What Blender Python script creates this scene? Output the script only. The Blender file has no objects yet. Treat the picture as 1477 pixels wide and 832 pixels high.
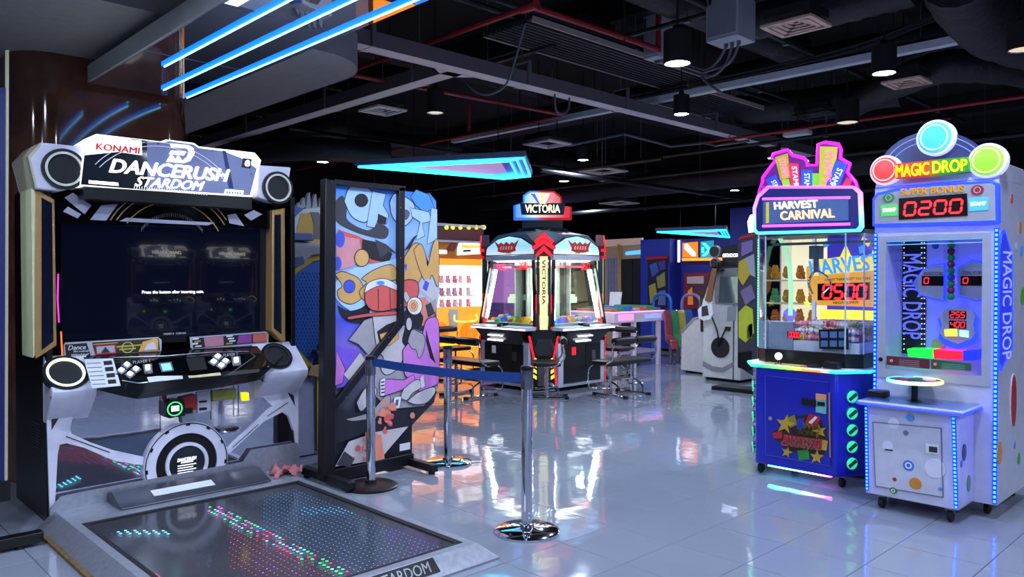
import bpy, bmesh, math, random
from mathutils import Vector, Matrix

S = bpy.context.scene
COL = S.collection
PI = math.pi
random.seed(7)

# ------------------------------------------------------------------ camera
IW, IH = 1477, 832
FPX = 1120.0                      # focal length in pixels of the 1477x832 frame
PITCH = math.radians(0.7)
YAW = math.radians(46.0)
CAMH = 1.45
cam = bpy.data.cameras.new('camera')
cam_o = bpy.data.objects.new('camera', cam)
COL.objects.link(cam_o)
cam.sensor_fit = 'HORIZONTAL'
cam.sensor_width = 36.0
cam.lens = 36.0 * FPX / IW
cam.clip_start = 0.05
cam.clip_end = 120
cam_o.location = (0, 0, CAMH)
cam_o.rotation_euler = (PI / 2 - PITCH, 0, YAW)
S.camera = cam_o

# ------------------------------------------------------------------ view, world
S.view_settings.view_transform = 'Standard'
S.view_settings.look = 'None'
S.view_settings.gamma = 1
S.view_settings.exposure = 0.45
S.view_settings.use_curve_mapping = False
W = bpy.data.worlds.new('hall_world')
S.world = W
W.use_nodes = True
W.node_tree.nodes['Background'].inputs[0].default_value = (0.30, 0.38, 0.62, 1)
W.node_tree.nodes['Background'].inputs[1].default_value = 0.03
LAMP_W = 150.0
LAMP_COL = (0.67, 0.79, 1.0)

# ------------------------------------------------------------------ pixel rays (for laying things out on their real planes)
FW = Vector((-math.sin(YAW), math.cos(YAW), 0)); RT = Vector((math.cos(YAW), math.sin(YAW), 0))
UPV = Vector((0, 0, 1))
CC = FW * math.cos(PITCH) - UPV * math.sin(PITCH); CU = FW * math.sin(PITCH) + UPV * math.cos(PITCH)
ORG = Vector((0, 0, CAMH))
def ray(px, py): return CC + RT * ((px - 738.5) / FPX) + CU * ((416 - py) / FPX)
def at(px, py, X=None, Y=None, Z=None):
    d = ray(px, py)
    t = X / d.x if X is not None else (Y / d.y if Y is not None else (Z - CAMH) / d.z)
    return ORG + d * t
def proj(p):
    q = Vector(p) - ORG; d = q.dot(CC)
    return 738.5 + FPX * q.dot(RT) / d, 416 - FPX * q.dot(CU) / d, d

# ------------------------------------------------------------------ materials
def lin(h):
    if not isinstance(h, str): return tuple(h)[:3]
    h = h.lstrip('#'); r = []
    for i in (0, 2, 4):
        c = int(h[i:i+2], 16) / 255
        r.append(c / 12.92 if c <= .04045 else ((c + .055) / 1.055) ** 2.4)
    return tuple(r)
MATS = {}
def mat(name, col, rough=.5, metal=0, emit=None, es=1.0, var=.06, scale=14, bump=0.0, bscale=60, coat=0.0, spec=None):
    """principled surface with a little procedural variation in colour and gloss"""
    if name in MATS: return MATS[name]
    m = bpy.data.materials.new(name); m.use_nodes = True
    nt = m.node_tree; N = nt.nodes; L = nt.links
    b = N['Principled BSDF']
    c = lin(col)
    tc = N.new('ShaderNodeTexCoord'); nz = N.new('ShaderNodeTexNoise')
    nz.inputs['Scale'].default_value = scale; nz.inputs['Detail'].default_value = 3
    L.new(tc.outputs['Object'], nz.inputs['Vector'])
    rp = N.new('ShaderNodeValToRGB')
    lo = tuple(max(0, x * (1 - var)) for x in c); hi = tuple(min(1, x * (1 + var)) for x in c)
    rp.color_ramp.elements[0].position = .3; rp.color_ramp.elements[0].color = (*lo, 1)
    rp.color_ramp.elements[1].position = .7; rp.color_ramp.elements[1].color = (*hi, 1)
    L.new(nz.outputs['Fac'], rp.inputs['Fac']); L.new(rp.outputs['Color'], b.inputs['Base Color'])
    b.inputs['Roughness'].default_value = rough
    b.inputs['Metallic'].default_value = metal
    if spec is not None: b.inputs['Specular IOR Level'].default_value = spec
    if coat: b.inputs['Coat Weight'].default_value = coat; b.inputs['Coat Roughness'].default_value = .05
    if emit is not None:
        b.inputs['Emission Color'].default_value = (*lin(emit), 1); b.inputs['Emission Strength'].default_value = es
    if bump:
        n2 = N.new('ShaderNodeTexNoise'); n2.inputs['Scale'].default_value = bscale; n2.inputs['Detail'].default_value = 2
        L.new(tc.outputs['Object'], n2.inputs['Vector'])
        bp = N.new('ShaderNodeBump'); bp.inputs['Strength'].default_value = bump; bp.inputs['Distance'].default_value = .02
        L.new(n2.outputs['Fac'], bp.inputs['Height']); L.new(bp.outputs['Normal'], b.inputs['Normal'])
    MATS[name] = m
    return m
def glow(name, col, s=1.0, base=None):
    """something that gives off light: a lit sign face, an LED, a tube"""
    return mat(name, base or col, .35, emit=col, es=s, var=.02)
def glass(name, tint=(.95, .98, 1), refl=.06):
    if name in MATS: return MATS[name]
    m = bpy.data.materials.new(name); m.use_nodes = True
    nt = m.node_tree; N = nt.nodes; L = nt.links
    N.remove(N['Principled BSDF']); out = N['Material Output']
    tr = N.new('ShaderNodeBsdfTransparent'); tr.inputs[0].default_value = (*tint, 1)
    gl = N.new('ShaderNodeBsdfGlossy'); gl.inputs['Roughness'].default_value = .02
    fr = N.new('ShaderNodeLayerWeight'); fr.inputs[0].default_value = .12
    ad = N.new('ShaderNodeMath'); ad.operation = 'MULTIPLY_ADD'; ad.use_clamp = True; ad.inputs[1].default_value = .35; ad.inputs[2].default_value = refl * .5
    mx = N.new('ShaderNodeMixShader')
    L.new(fr.outputs['Facing'], ad.inputs[0]); L.new(ad.outputs[0], mx.inputs[0])
    L.new(tr.outputs[0], mx.inputs[1]); L.new(gl.outputs[0], mx.inputs[2]); L.new(mx.outputs[0], out.inputs[0])
    MATS[name] = m
    return m
def gradmat(name, stops, axis='Z', z0=0, z1=1, rough=.45, es=0.0):
    """print with a colour gradient along one object axis"""
    if name in MATS: return MATS[name]
    m = bpy.data.materials.new(name); m.use_nodes = True
    nt = m.node_tree; N = nt.nodes; L = nt.links; b = N['Principled BSDF']
    tc = N.new('ShaderNodeTexCoord'); sp = N.new('ShaderNodeSeparateXYZ'); mr = N.new('ShaderNodeMapRange')
    mr.inputs[1].default_value = z0; mr.inputs[2].default_value = z1
    rp = N.new('ShaderNodeValToRGB'); e = rp.color_ramp.elements
    e[0].position = stops[0][0]; e[0].color = (*lin(stops[0][1]), 1)
    e[1].position = stops[-1][0]; e[1].color = (*lin(stops[-1][1]), 1)
    for p, c in stops[1:-1]:
        k = e.new(p); k.color = (*lin(c), 1)
    L.new(tc.outputs['Object'], sp.inputs[0]); L.new(sp.outputs[axis], mr.inputs[0]); L.new(mr.outputs[0], rp.inputs[0])
    L.new(rp.outputs[0], b.inputs['Base Color']); b.inputs['Roughness'].default_value = rough
    if es:
        L.new(rp.outputs[0], b.inputs['Emission Color']); b.inputs['Emission Strength'].default_value = es
    MATS[name] = m
    return m

# common materials
BLACK = mat('black_metal', '#0b0b0e', .35)
BLACKG = mat('black_gloss', '#060608', .08, coat=.5)
BLACKM = mat('black_matte', '#101013', .7)
GREYD = mat('dark_grey', '#26272c', .5)
GREY = mat('mid_grey', '#6d6f78', .5)
WHITE = mat('white_paint', '#d9dbe4', .35)
WHITEG = mat('white_gloss', '#e4e6ee', .15, coat=.3)
CHROME = mat('chrome', '#d8dade', .07, 1)
STEEL = mat('brushed_steel', '#8e9096', .28, 1, var=.12, scale=40)
MIRROR = mat('mirror_sheet', '#d9d7e6', .035, 1, var=.02, bump=.04, bscale=3)
RUBBER = mat('rubber', '#0c0c0d', .8)
GOLD = mat('gold_trim', '#b08a55', .38, .35)
RED = mat('red_paint', '#b3121c', .4)
YELLOW = mat('yellow_paint', '#e0b428', .45)

# ------------------------------------------------------------------ mesh builder
class MB:
    def __init__(s, m=None): s.v = []; s.f = []; s.mi = []; s.mats = []; s.m = m or WHITE
    def _slot(s, m):
        m = m or s.m
        if m not in s.mats: s.mats.append(m)
        return s.mats.index(m)
    def face(s, pts, m=None):
        o = len(s.v); s.v += [tuple(p) for p in pts]; s.f.append(tuple(range(o, o + len(pts)))); s.mi.append(s._slot(m)); return s
    def raw(s, vs, fs, m=None):
        o = len(s.v); k = s._slot(m); s.v += [tuple(p) for p in vs]
        for f in fs: s.f.append(tuple(i + o for i in f)); s.mi.append(k)
        return s
    def box(s, x0, x1, y0, y1, z0, z1, m=None):
        vs = [(x, y, z) for x in (x0, x1) for y in (y0, y1) for z in (z0, z1)]
        return s.raw(vs, [(0,1,3,2),(4,6,7,5),(0,4,5,1),(2,3,7,6),(0,2,6,4),(1,5,7,3)], m)
    def prism(s, a, b, m=None):
        """two matching outlines a and b joined by side walls"""
        n = len(a); vs = list(a) + list(b)
        fs = [tuple(range(n)), tuple(range(2*n - 1, n - 1, -1))] + [(i, i + n, (i + 1) % n + n, (i + 1) % n) for i in range(n)]
        return s.raw(vs, fs, m)
    def pxz(s, pts, y0, y1, m=None): return s.prism([(x, y0, z) for x, z in pts], [(x, y1, z) for x, z in pts], m)
    def pxy(s, pts, z0, z1, m=None): return s.prism([(x, y, z0) for x, y in pts], [(x, y, z1) for x, y in pts], m)
    def pyz(s, pts, x0, x1, m=None): return s.prism([(x0, y, z) for y, z in pts], [(x1, y, z) for y, z in pts], m)
    def fxz(s, pts, y, m=None): return s.face([(x, y, z) for x, z in pts], m)
    def cyl(s, p0, p1, r, m=None, n=14, r2=None):
        p0, p1 = Vector(p0), Vector(p1); ax = (p1 - p0).normalized()
        u = ax.orthogonal().normalized(); w = ax.cross(u); r2 = r if r2 is None else r2
        A = [p0 + (u * math.cos(2*PI*i/n) + w * math.sin(2*PI*i/n)) * r for i in range(n)]
        B = [p1 + (u * math.cos(2*PI*i/n) + w * math.sin(2*PI*i/n)) * r2 for i in range(n)]
        return s.prism(A, B, m)
    def tube(s, path, r, m=None, n=8, closed=False):
        P = [Vector(p) for p in path]; N = len(P); rings = []; u = None
        for i in range(N):
            if closed: t = (P[(i + 1) % N] - P[i - 1])
            else: t = P[min(i + 1, N - 1)] - P[max(i - 1, 0)]
            t.normalize()
            if u is None: u = t.orthogonal().normalized()
            else: u = (u - t * u.dot(t)).normalized()
            w = t.cross(u)
            rings.append([P[i] + (u * math.cos(2*PI*k/n) + w * math.sin(2*PI*k/n)) * r for k in range(n)])
        vs = [p for g in rings for p in g]; fs = []
        for i in range(N if closed else N - 1):
            j = (i + 1) % N
            for k in range(n): fs.append((i*n + k, i*n + (k + 1) % n, j*n + (k + 1) % n, j*n + k))
        if not closed: fs += [tuple(range(n - 1, -1, -1)), tuple(range((N - 1)*n, N*n))]
        return s.raw(vs, fs, m)
    def lathe(s, prof, c=(0, 0, 0), m=None, n=24, axis='z', arc=2*PI, caps=True):
        c = Vector(c); vs = []; fs = []; k = len(prof)
        for i in range(n):
            a = arc * i / n
            for r, h in prof:
                q = {'z': (r*math.cos(a), r*math.sin(a), h), 'y': (r*math.cos(a), h, r*math.sin(a)), 'x': (h, r*math.cos(a), r*math.sin(a))}[axis]
                vs.append(c + Vector(q))
        for i in range(n):
            j = (i + 1) % n
            for q in range(k - 1): fs.append((i*k + q, j*k + q, j*k + q + 1, i*k + q + 1))
        if caps and prof[0][0] > 1e-6: fs.append(tuple(i*k for i in range(n)))
        if caps and prof[-1][0] > 1e-6: fs.append(tuple(i*k + k - 1 for i in range(n)))
        return s.raw(vs, fs, m)
    def ringxz(s, cx, cz, r0, r1, y0, y1, m=None, n=32, a0=0, a1=2*PI, sx=1.0):
        full = abs(a1 - a0 - 2*PI) < 1e-6; q = n if full else n + 1; vs = []
        for i in range(q):
            a = a0 + (a1 - a0) * i / n; c, d = math.cos(a), math.sin(a)
            vs += [(cx + r0*c*sx, y0, cz + r0*d), (cx + r1*c*sx, y0, cz + r1*d), (cx + r1*c*sx, y1, cz + r1*d), (cx + r0*c*sx, y1, cz + r0*d)]
        fs = []
        for i in range(q if full else q - 1):
            j = (i + 1) % q
            for k in range(4): fs.append((i*4 + k, i*4 + (k + 1) % 4, j*4 + (k + 1) % 4, j*4 + k))
        if not full: fs += [(0, 1, 2, 3), tuple((q - 1)*4 + k for k in (3, 2, 1, 0))]
        return s.raw(vs, fs, m)
    def ball(s, c, r, m=None, n=12, k=8, sz=1.0):
        prof = [(r * math.sin(PI*i/k), -r * sz * math.cos(PI*i/k)) for i in range(k + 1)]
        prof[0] = (0, prof[0][1]); prof[-1] = (0, prof[-1][1])
        return s.lathe(prof, c, m, n)
    def build(s, name, parent=None, smooth=True, bevel=0, seg=2, normals=True, ang=38):
        me = bpy.data.meshes.new(name); me.from_pydata(s.v, [], s.f)
        for m in s.mats: me.materials.append(m)
        me.polygons.foreach_set('material_index', s.mi)
        if normals:
            b = bmesh.new(); b.from_mesh(me); bmesh.ops.remove_doubles(b, verts=b.verts, dist=1e-6)
            bmesh.ops.recalc_face_normals(b, faces=b.faces); b.to_mesh(me); b.free()
        if smooth:
            me.polygons.foreach_set('use_smooth', [True] * len(me.polygons)); me.set_sharp_from_angle(angle=math.radians(ang))
        me.update()
        o = bpy.data.objects.new(name, me); COL.objects.link(o)
        if parent: o.parent = parent
        if bevel:
            bv = o.modifiers.new('edge', 'BEVEL'); bv.width = bevel; bv.segments = seg; bv.limit_method = 'ANGLE'; bv.angle_limit = math.radians(40)
        return o

def tag(o, label=None, cat=None, group=None, kind=None):
    if label: o['label'] = label
    if cat: o['category'] = cat
    if group: o['group'] = group
    if kind: o['kind'] = kind
    return o
def thing(name, label, cat, loc=(0, 0, 0), rz=0, group=None):
    o = bpy.data.objects.new(name, None); COL.objects.link(o); o.empty_display_size = .1
    o.location = loc; o.rotation_euler = (0, 0, rz)
    return tag(o, label, cat, group)
def dup(root, loc=None, rz=None, label=None, group=None, par=None):
    r = root.copy(); COL.objects.link(r); r.parent = par if par else root.parent
    if loc is not None: r.location = loc
    if rz is not None: r.rotation_euler = (0, 0, rz)
    if label: r['label'] = label
    if group: r['group'] = group
    for ch in list(root.children):
        c = ch.copy(); COL.objects.link(c); c.parent = r
        for g in list(ch.children):
            d = g.copy(); COL.objects.link(d); d.parent = c
    return r

# ------------------------------------------------------------------ lettering
def text(s, x0, x1, z0, z1, y, m, parent, name='lettering', shear=0.0, bold=0.0, depth=.002, rot=0.0, side=None, roty=0.0):
    """lettering fitted into the box x0..x1, z0..z1 of the local front (xz) plane; rot turns it in that plane"""
    cu = bpy.data.curves.new('font', 'FONT'); cu.body = s; cu.shear = shear;  cu.extrude = depth / 2
    cu.resolution_u = 3; cu.space_character = 1.0
    to = bpy.data.objects.new('font', cu); COL.objects.link(to)
    dg = bpy.context.evaluated_depsgraph_get()
    me = bpy.data.meshes.new_from_object(to.evaluated_get(dg)); me.name = name
    bpy.data.objects.remove(to); bpy.data.curves.remove(cu)
    if bold:                      # heavier face: the same letters set three times, slightly shifted
        bm = bmesh.new(); bm.from_mesh(me); k = bold * .55
        src = bm.verts[:] + bm.edges[:] + bm.faces[:]
        for dx, dy in ((2*k, 0), (k, k)):
            g = bmesh.ops.duplicate(bm, geom=src)['geom']
            bmesh.ops.translate(bm, verts=[e for e in g if isinstance(e, bmesh.types.BMVert)], vec=(dx, dy, 0))
        bm.to_mesh(me); bm.free()
    xs = [v.co.x for v in me.vertices]; ys = [v.co.y for v in me.vertices]
    a, b, c, d = min(xs), max(xs), min(ys), max(ys)
    w, h = (x1 - x0), (z1 - z0)
    if abs(abs(rot) - PI/2) < .01: w, h = h, w
    cx, cz = (x0 + x1)/2, (z0 + z1)/2
    cr, sr = math.cos(rot), math.sin(rot)
    for v in me.vertices:
        p = ((v.co.x - a)/(b - a) - .5) * w; q = ((v.co.y - c)/(d - c) - .5) * h
        v.co = Vector((cx + p*cr - q*sr, y - v.co.z, cz + p*sr + q*cr))
    me.materials.clear(); me.materials.append(m)
    o = bpy.data.objects.new(name, me); COL.objects.link(o)
    if parent: o.parent = parent
    return o
def map_obj(o, fn):
    for v in o.data.vertices: v.co = fn(v.co)
    o.data.update(); return o
SEG = {'0': 'abcdef', '1': 'bc', '2': 'abged', '3': 'abgcd', '4': 'fgbc', '5': 'afgcd', '6': 'afgedc', '7': 'abc', '8': 'abcdefg', '9': 'abcdfg'}
def digits(mb, s, x0, x1, z0, z1, y, m, t=.16, slant=.1):
    n = len(s); cw = (x1 - x0) / n; w = cw * .72; h = z1 - z0; k = min(w, h/2) * t * 1.6
    for i, ch in enumerate(s):
        ox = x0 + i*cw + cw*.14
        def bar(ax, az, bx, bz):
            d = Vector((bx - ax, bz - az)); L = d.length; d /= L; p = Vector((-d.y, d.x)) * k/2; g = k*.12
            A = Vector((ax, az)) + d*g; B = Vector((bx, bz)) - d*g
            pts = [A, A + d*k/2 + p, B - d*k/2 + p, B, B - d*k/2 - p, A + d*k/2 - p]
            mb.fxz([(q.x + (q.y - z0)*slant, q.y) for q in pts], y, m)
        T = {'a': (ox, z1, ox + w, z1), 'b': (ox + w, z0 + h/2, ox + w, z1), 'c': (ox + w, z0, ox + w, z0 + h/2), 'd': (ox, z0, ox + w, z0), 'e': (ox, z0, ox, z0 + h/2), 'f': (ox, z0 + h/2, ox, z1), 'g': (ox, z0 + h/2, ox + w, z0 + h/2)}
        for q in SEG.get(ch, ''): bar(*T[q])
    return mb
def circ(cx, cz, r, n=20, sx=1.0): return [(cx + r*sx*math.cos(2*PI*i/n), cz + r*math.sin(2*PI*i/n)) for i in range(n)]
def rrect(x0, x1, z0, z1, r, n=5):
    pts = []
    for cx, cz, a in ((x1 - r, z1 - r, 0), (x0 + r, z1 - r, PI/2), (x0 + r, z0 + r, PI), (x1 - r, z0 + r, 1.5*PI)):
        for i in range(n + 1): pts.append((cx + r*math.cos(a + PI/2*i/n), cz + r*math.sin(a + PI/2*i/n)))
    return pts
def smooth_path(pts, k=6):
    """catmull-rom through the points"""
    P = [Vector(p) for p in pts]; out = []
    for i in range(len(P) - 1):
        a, b, c, d = P[max(i - 1, 0)], P[i], P[i + 1], P[min(i + 2, len(P) - 1)]
        for j in range(k):
            t = j / k
            out.append(.5 * ((2*b) + (c - a)*t + (2*a - 5*b + 4*c - d)*t*t + (3*b - a - 3*c + d)*t**3))
    out.append(P[-1]); return out
# ================================================================== the hall: floor, walls, ceiling
FL = mat('grout', '#62656e', .7)
def tile_material():
    m = bpy.data.materials.new('glazed_tile'); m.use_nodes = True; nt = m.node_tree; N = nt.nodes; L = nt.links
    b = N['Principled BSDF']; g = N.new('ShaderNodeNewGeometry')
    n1 = N.new('ShaderNodeTexNoise'); n1.inputs['Scale'].default_value = 1.1; n1.inputs['Detail'].default_value = 4
    L.new(g.outputs['Position'], n1.inputs['Vector'])
    oi = N.new('ShaderNodeObjectInfo')
    rp = N.new('ShaderNodeValToRGB'); rp.color_ramp.elements[0].color = (.215, .235, .30, 1); rp.color_ramp.elements[1].color = (.265, .288, .355, 1)
    L.new(n1.outputs['Fac'], rp.inputs['Fac']); L.new(rp.outputs['Color'], b.inputs['Base Color'])
    r2 = N.new('ShaderNodeMapRange'); r2.inputs[3].default_value = .03; r2.inputs[4].default_value = .075
    L.new(n1.outputs['Fac'], r2.inputs[0]); L.new(r2.outputs[0], b.inputs['Roughness'])
    b.inputs['Specular IOR Level'].default_value = .9
    n2 = N.new('ShaderNodeTexNoise'); n2.inputs['Scale'].default_value = 7; n2.inputs['Detail'].default_value = 1
    L.new(g.outputs['Position'], n2.inputs['Vector'])
    bp = N.new('ShaderNodeBump'); bp.inputs['Strength'].default_value = .10; bp.inputs['Distance'].default_value = .012
    L.new(n2.outputs['Fac'], bp.inputs['Height']); L.new(bp.outputs['Normal'], b.inputs['Normal'])
    return m
TILE = tile_material()
RX0, RX1, RY0, RY1 = -17.0, 12.5, -6.0, 21.0
floor = MB(FL).box(RX0, RX1, RY0, RY1, -.1, -.006).build('floor', smooth=False); tag(floor, 'white glazed tile floor with thin grey joints', kind='structure')
TS = .430; T0 = at(943.7, 736.1, Z=0)
tile_me = None; far = MB(TILE); cand = []
i0 = math.ceil((RX0 - T0.x) / TS); i1 = math.floor((RX1 - T0.x) / TS); j0 = math.ceil((RY0 - T0.y) / TS); j1 = math.floor((RY1 - T0.y) / TS)
for i in range(i0, i1):
    for j in range(j0, j1):
        cx, cy = T0.x + (i + .5)*TS, T0.y + (j + .5)*TS
        u, v, d = proj((cx, cy, 0)) if (Vector((cx, cy, 0)) - ORG).dot(CC) > .5 else (0, 0, -1)
        hid = (-5.9 < cx < -3 and 1.2 < cy < 2.6)
        vis = d > 0 and -60 < u < IW + 60 and v < IH + 70 and not hid
        cand.append((d if vis else 999, cx, cy))
cand.sort()
hs = TS/2 - .0016
for k, (d, cx, cy) in enumerate(cand):
    if k < 296 and d < 900:
        if tile_me is None:
            o = MB(TILE).box(-hs, hs, -hs, hs, -.01, 0).build('tile', floor, smooth=False, bevel=.0015, seg=1); tile_me = o.data
        else:
            o = bpy.data.objects.new('tile', tile_me); COL.objects.link(o); o.parent = floor
            bv = o.modifiers.new('edge', 'BEVEL'); bv.width = .0015; bv.segments = 1
        o.location = (cx, cy, 0)
        o.rotation_euler = (random.gauss(0, .0006), random.gauss(0, .0006), 0)
    else: far.box(cx - hs, cx + hs, cy - hs, cy + hs, -.01, 0)
tag(far.build('tile', floor, smooth=False), kind='stuff')

WALLD = mat('dark_wall', '#0e0f14', .75); CEILD = mat('black_ceiling', '#060608', .85)
CZ = 4.5
tag(MB(CEILD).box(RX0, RX1, RY0, RY1, CZ, CZ + .1).build('ceiling', smooth=False), 'black painted ceiling slab above the ducts and pipes', kind='structure')
for nm, a in (('wall_left', (RX0 - .1, RX0, RY0, RY1)), ('wall_right', (RX1, RX1 + .1, RY0, RY1)), ('wall_back', (RX0, RX1, RY1, RY1 + .1)), ('wall_front', (RX0, RX1, RY0 - .1, RY0))):
    tag(MB(WALLD).box(*a, -.1, CZ).build(nm, smooth=False), 'dark painted wall of the arcade hall', kind='structure')

# plaster bulkhead with a rounded corner
PLAST = mat('grey_plaster', '#8d8b8e', .8)
BX, BY, BZ, BR = -4.89, 3.40, 3.06, .55
pts = [(-16.9, -5.9), (BX, -5.9)] + [(BX - BR + BR*math.cos(a*PI/16), BY - BR + BR*math.sin(a*PI/16)) for a in range(9)] + [(-9.5, BY), (-16.9, BY)]
tag(MB(PLAST).pxy(pts, BZ, BZ + .26).build('bulkhead', ang=30), 'grey plaster bulkhead with a rounded corner over the dance machine', kind='structure')
# glossy brown clad column
COLM = mat('brown_granite', '#5c382c', .10, var=.35, scale=5, coat=.8)
cx0, cx1, cy0, cy1, r = -7.9, -6.25, 1.26, 2.52, .28
tag(MB(COLM).pxy(rrect(cx0, cx1, cy0, cy1, r, 8), 0, BZ).build('column', ang=30), 'glossy dark brown stone column behind the dance machine', kind='structure')

# mirrored canopy with blue tubes
can = thing('mirror_canopy', 'mirrored ceiling canopy with three long blue neon tubes above the dance machine', 'canopy', (-6.13, 2.06, 2.85))
FASC = mat('canopy_fascia', '#b9bdbd', .5)
MIR2 = mat('mirror_ceiling', '#e4e0ee', .02, 1, var=.01, bump=.03, bscale=1.6)
hw = .37; LX = 5.6
MB(FASC).box(0, LX, -hw, hw, .012, .13).build('fascia', can, smooth=False)
for k in range(5):
    MB(MIR2).box(.01 + k*LX/5, (k + 1)*LX/5 - .004, -hw + .01, hw - .01, 0, .014).build('mirror_panel', can, smooth=False)
NEON = glow('neon_blue', '#7fe4ff', 4.5, '#9fdcff'); NEONE = mat('holder_glow', '#0b3c8c', .4, emit='#0a5cf0', es=2.5)  # blue glow of the tubes also put into their holders
for y0, xs in ((-.16, .9), (.07, .25), (.29, .12)):
    t = MB(NEON).cyl((xs, y0, -.014), (LX, y0, -.014), .0065, n=10).build('neon_tube', can)
    MB(NEONE).box(xs, LX, y0 - .020, y0 - .007, -.014, 0).build('tube_holder', can, smooth=False)
for xx in (.8, 2.6, 4.6):
    MB(GREYD).cyl((xx, 0, .13), (xx, 0, (.21 if xx < 1 else CZ - 2.85)), .008, n=6).build('hanger_rod', can)
# ================================================================== lamps and services under the ceiling
LENS = glow('lamp_lens', '#f4fbff', 14)
LENSO = mat('lamp_lens_unlit', '#c9c4bd', .25, emit='#d8c8b8', es=.35)
REFL = mat('lamp_reflector', '#cfcfd4', .2, .9)
def downlight(x, y, zb, r, h, label, lit=True, watts=LAMP_W):
    t = thing('downlight', label, 'ceiling lamp', (x, y, zb), 0, 'black cylinder downlights')
    MB(BLACKM).lathe([(r*.88, .02), (r, 0), (r, h), (r*.35, h + .015), (r*.3, h + .05)], n=28).build('housing', t)
    MB(REFL).lathe([(r*.98, -.001), (r*.9, -.001), (r*.84, .018)], n=28, caps=False).build('trim_ring', t)
    MB(LENS if lit else LENSO).lathe([(0, .006), (r*.86, .006)], n=24).build('lens', t, normals=False)
    MB(BLACKM).cyl((0, 0, h + .04), (0, 0, CZ - zb), .008, n=6).build('cable', t)
    if lit:
        l = bpy.data.lights.new('lamp_light', 'SPOT'); l.energy = watts; l.color = LAMP_COL; l.spot_size = math.radians(168); l.spot_blend = .45; l.shadow_soft_size = r*.7
        lo = bpy.data.objects.new('lamp_light', l); COL.objects.link(lo); lo.parent = t; lo.location = (0, 0, -.012)
    return t
for px, py, r, h, lab, lit in ((977, 92, .112, .26, 'lit black cylinder downlight beside the upper electrical box', 1), (1275, 106, .10, .23, 'lit black cylinder downlight in front of the white trunking, above the spinning-ball machine', 1),
        (983, 165, .085, .20, 'lit black cylinder downlight just above the main cable tray', 1), (1222, 177, .125, .25, 'dim black cylinder downlight below the two square air grilles', 0),
        (628, 163, .09, .24, 'unlit black cylinder downlight beside the red drop pipe', 0), (841, 231, .09, .2, 'small lit downlight far above the diamond prize machine', 1), (1474, 72, .10, .2, 'downlight cut by the right picture edge under the thick duct', 0)):
    p = at(px, py, Z=3.2); downlight(p.x, p.y, 3.2, r, h, lab, bool(lit))
# the rest of the lamp grid of the hall (outside the picture or far away)
for k, (x, y) in enumerate(((-1.0, 4.4), (-3.0, 2.6), (-1.2, 1.6), (1.5, 4.0), (1.6, .8), (-1.6, -1.4), (-3.4, .2), (-4.2, -1.6), (4.3, 2.4), (1.2, 7.6), (-5.6, 10.8), (-9.6, 10.6), (-10.6, 6.2), (-8.2, 14.2), (-11.8, 13.6), (-1.2, 10.8), (-4.0, 14.6), (7.6, 3.0), (7.6, 7.0), (7.6, -1.0))):
    downlight(x, y, 3.24, .1, .22, 'black cylinder downlight of the lamp grid ' + ('behind the camera' if k < 10 or k > 16 else 'at the far back of the hall') , True, LAMP_W * (1.0 if k < 10 else .8))

TRAY = mat('tray_grey', '#d6ccd4', .45, .0); TRAYD = mat('tray_side', '#6a646c', .5, .0)
REDP = mat('red_pipe', '#94202a', .4); DARKP = mat('dark_pipe', '#16171c', .5); DUCT = mat('black_duct', '#1c1c23', .55, bump=.5, bscale=14); ZINC = mat('zinc_conduit', '#6a6c74', .4, .3)
WHT = mat('white_trunking', '#d4d6de', .4)
def tray(name, label, a, b, w, h, rods):
    a, b = Vector(a), Vector(b); d = (b - a).normalized(); L = (b - a).length
    t = thing(name, label, 'cable tray', a, math.atan2(d.y, d.x))
    MB(TRAY).box(0, L, -w/2, w/2, 0, .012).build('bottom_plate', t, smooth=False)
    for s in (-1, 1): MB(TRAYD).box(0, L, s*w/2 - .006, s*w/2 + .006, 0, h).build('side_rail', t, smooth=False)
    for x in rods:
        k = MB(TRAYD); k.box(x - .02, x + .02, -w/2 - .03, -w/2 - .008, -.004, h + .1); k.box(x - .02, x + .02, w/2 + .008, w/2 + .03, -.004, h + .1); k.box(x - .02, x + .02, -w/2 - .03, w/2 + .03, h + .1, h + .112)
        k.cyl((x, 0, h + .1), (x, 0, CZ - a.z), .006, n=6); k.build('hanger', t)
        MB(TRAY).box(x - .012, x + .06, -w/2 - .002, w/2 + .002, -.004, 0).build('joint_plate', t, smooth=False)
    return t
tray('cable_tray', 'long grey cable tray running from the mirrored canopy to the right', (-5.60, 3.45, 3.4), (-5.60, 12.1, 3.4), .17, .13, (.25, 2.1, 3.7, 5.6, 7.6))
tray('cable_tray', 'grey cable tray branching off to the left with a pinkish underside', (-5.69, 4.74, 3.4), (-13.5, 4.74, 3.4), .17, .13, (.55, 2.2, 4.2, 6.2))
MB(TRAY).pxy([(-5.69, 4.50), (-5.69, 4.98), (-5.80, 4.83), (-5.80, 4.65)], 3.4, 3.412).build('tray_gusset'); tag(bpy.data.objects['tray_gusset'], 'small plate where the two grey cable trays meet', 'bracket')
def pipe(name, label, pts, r, m, cat, k=0, n=10):
    P = smooth_path(pts, k) if k else pts
    return tag(MB(m).tube(P, r, n=n).build(name), label, cat)
def hangrods(label, pts, m=None):
    mb = MB(m or DARKP)
    o = []
    for p in pts:
        o.append(tag(MB(m or DARKP).cyl(p, (p[0], p[1], CZ), .006, n=6).build('threaded_rod'), label, 'rod', 'threaded rods holding pipes'))
    return o
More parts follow.
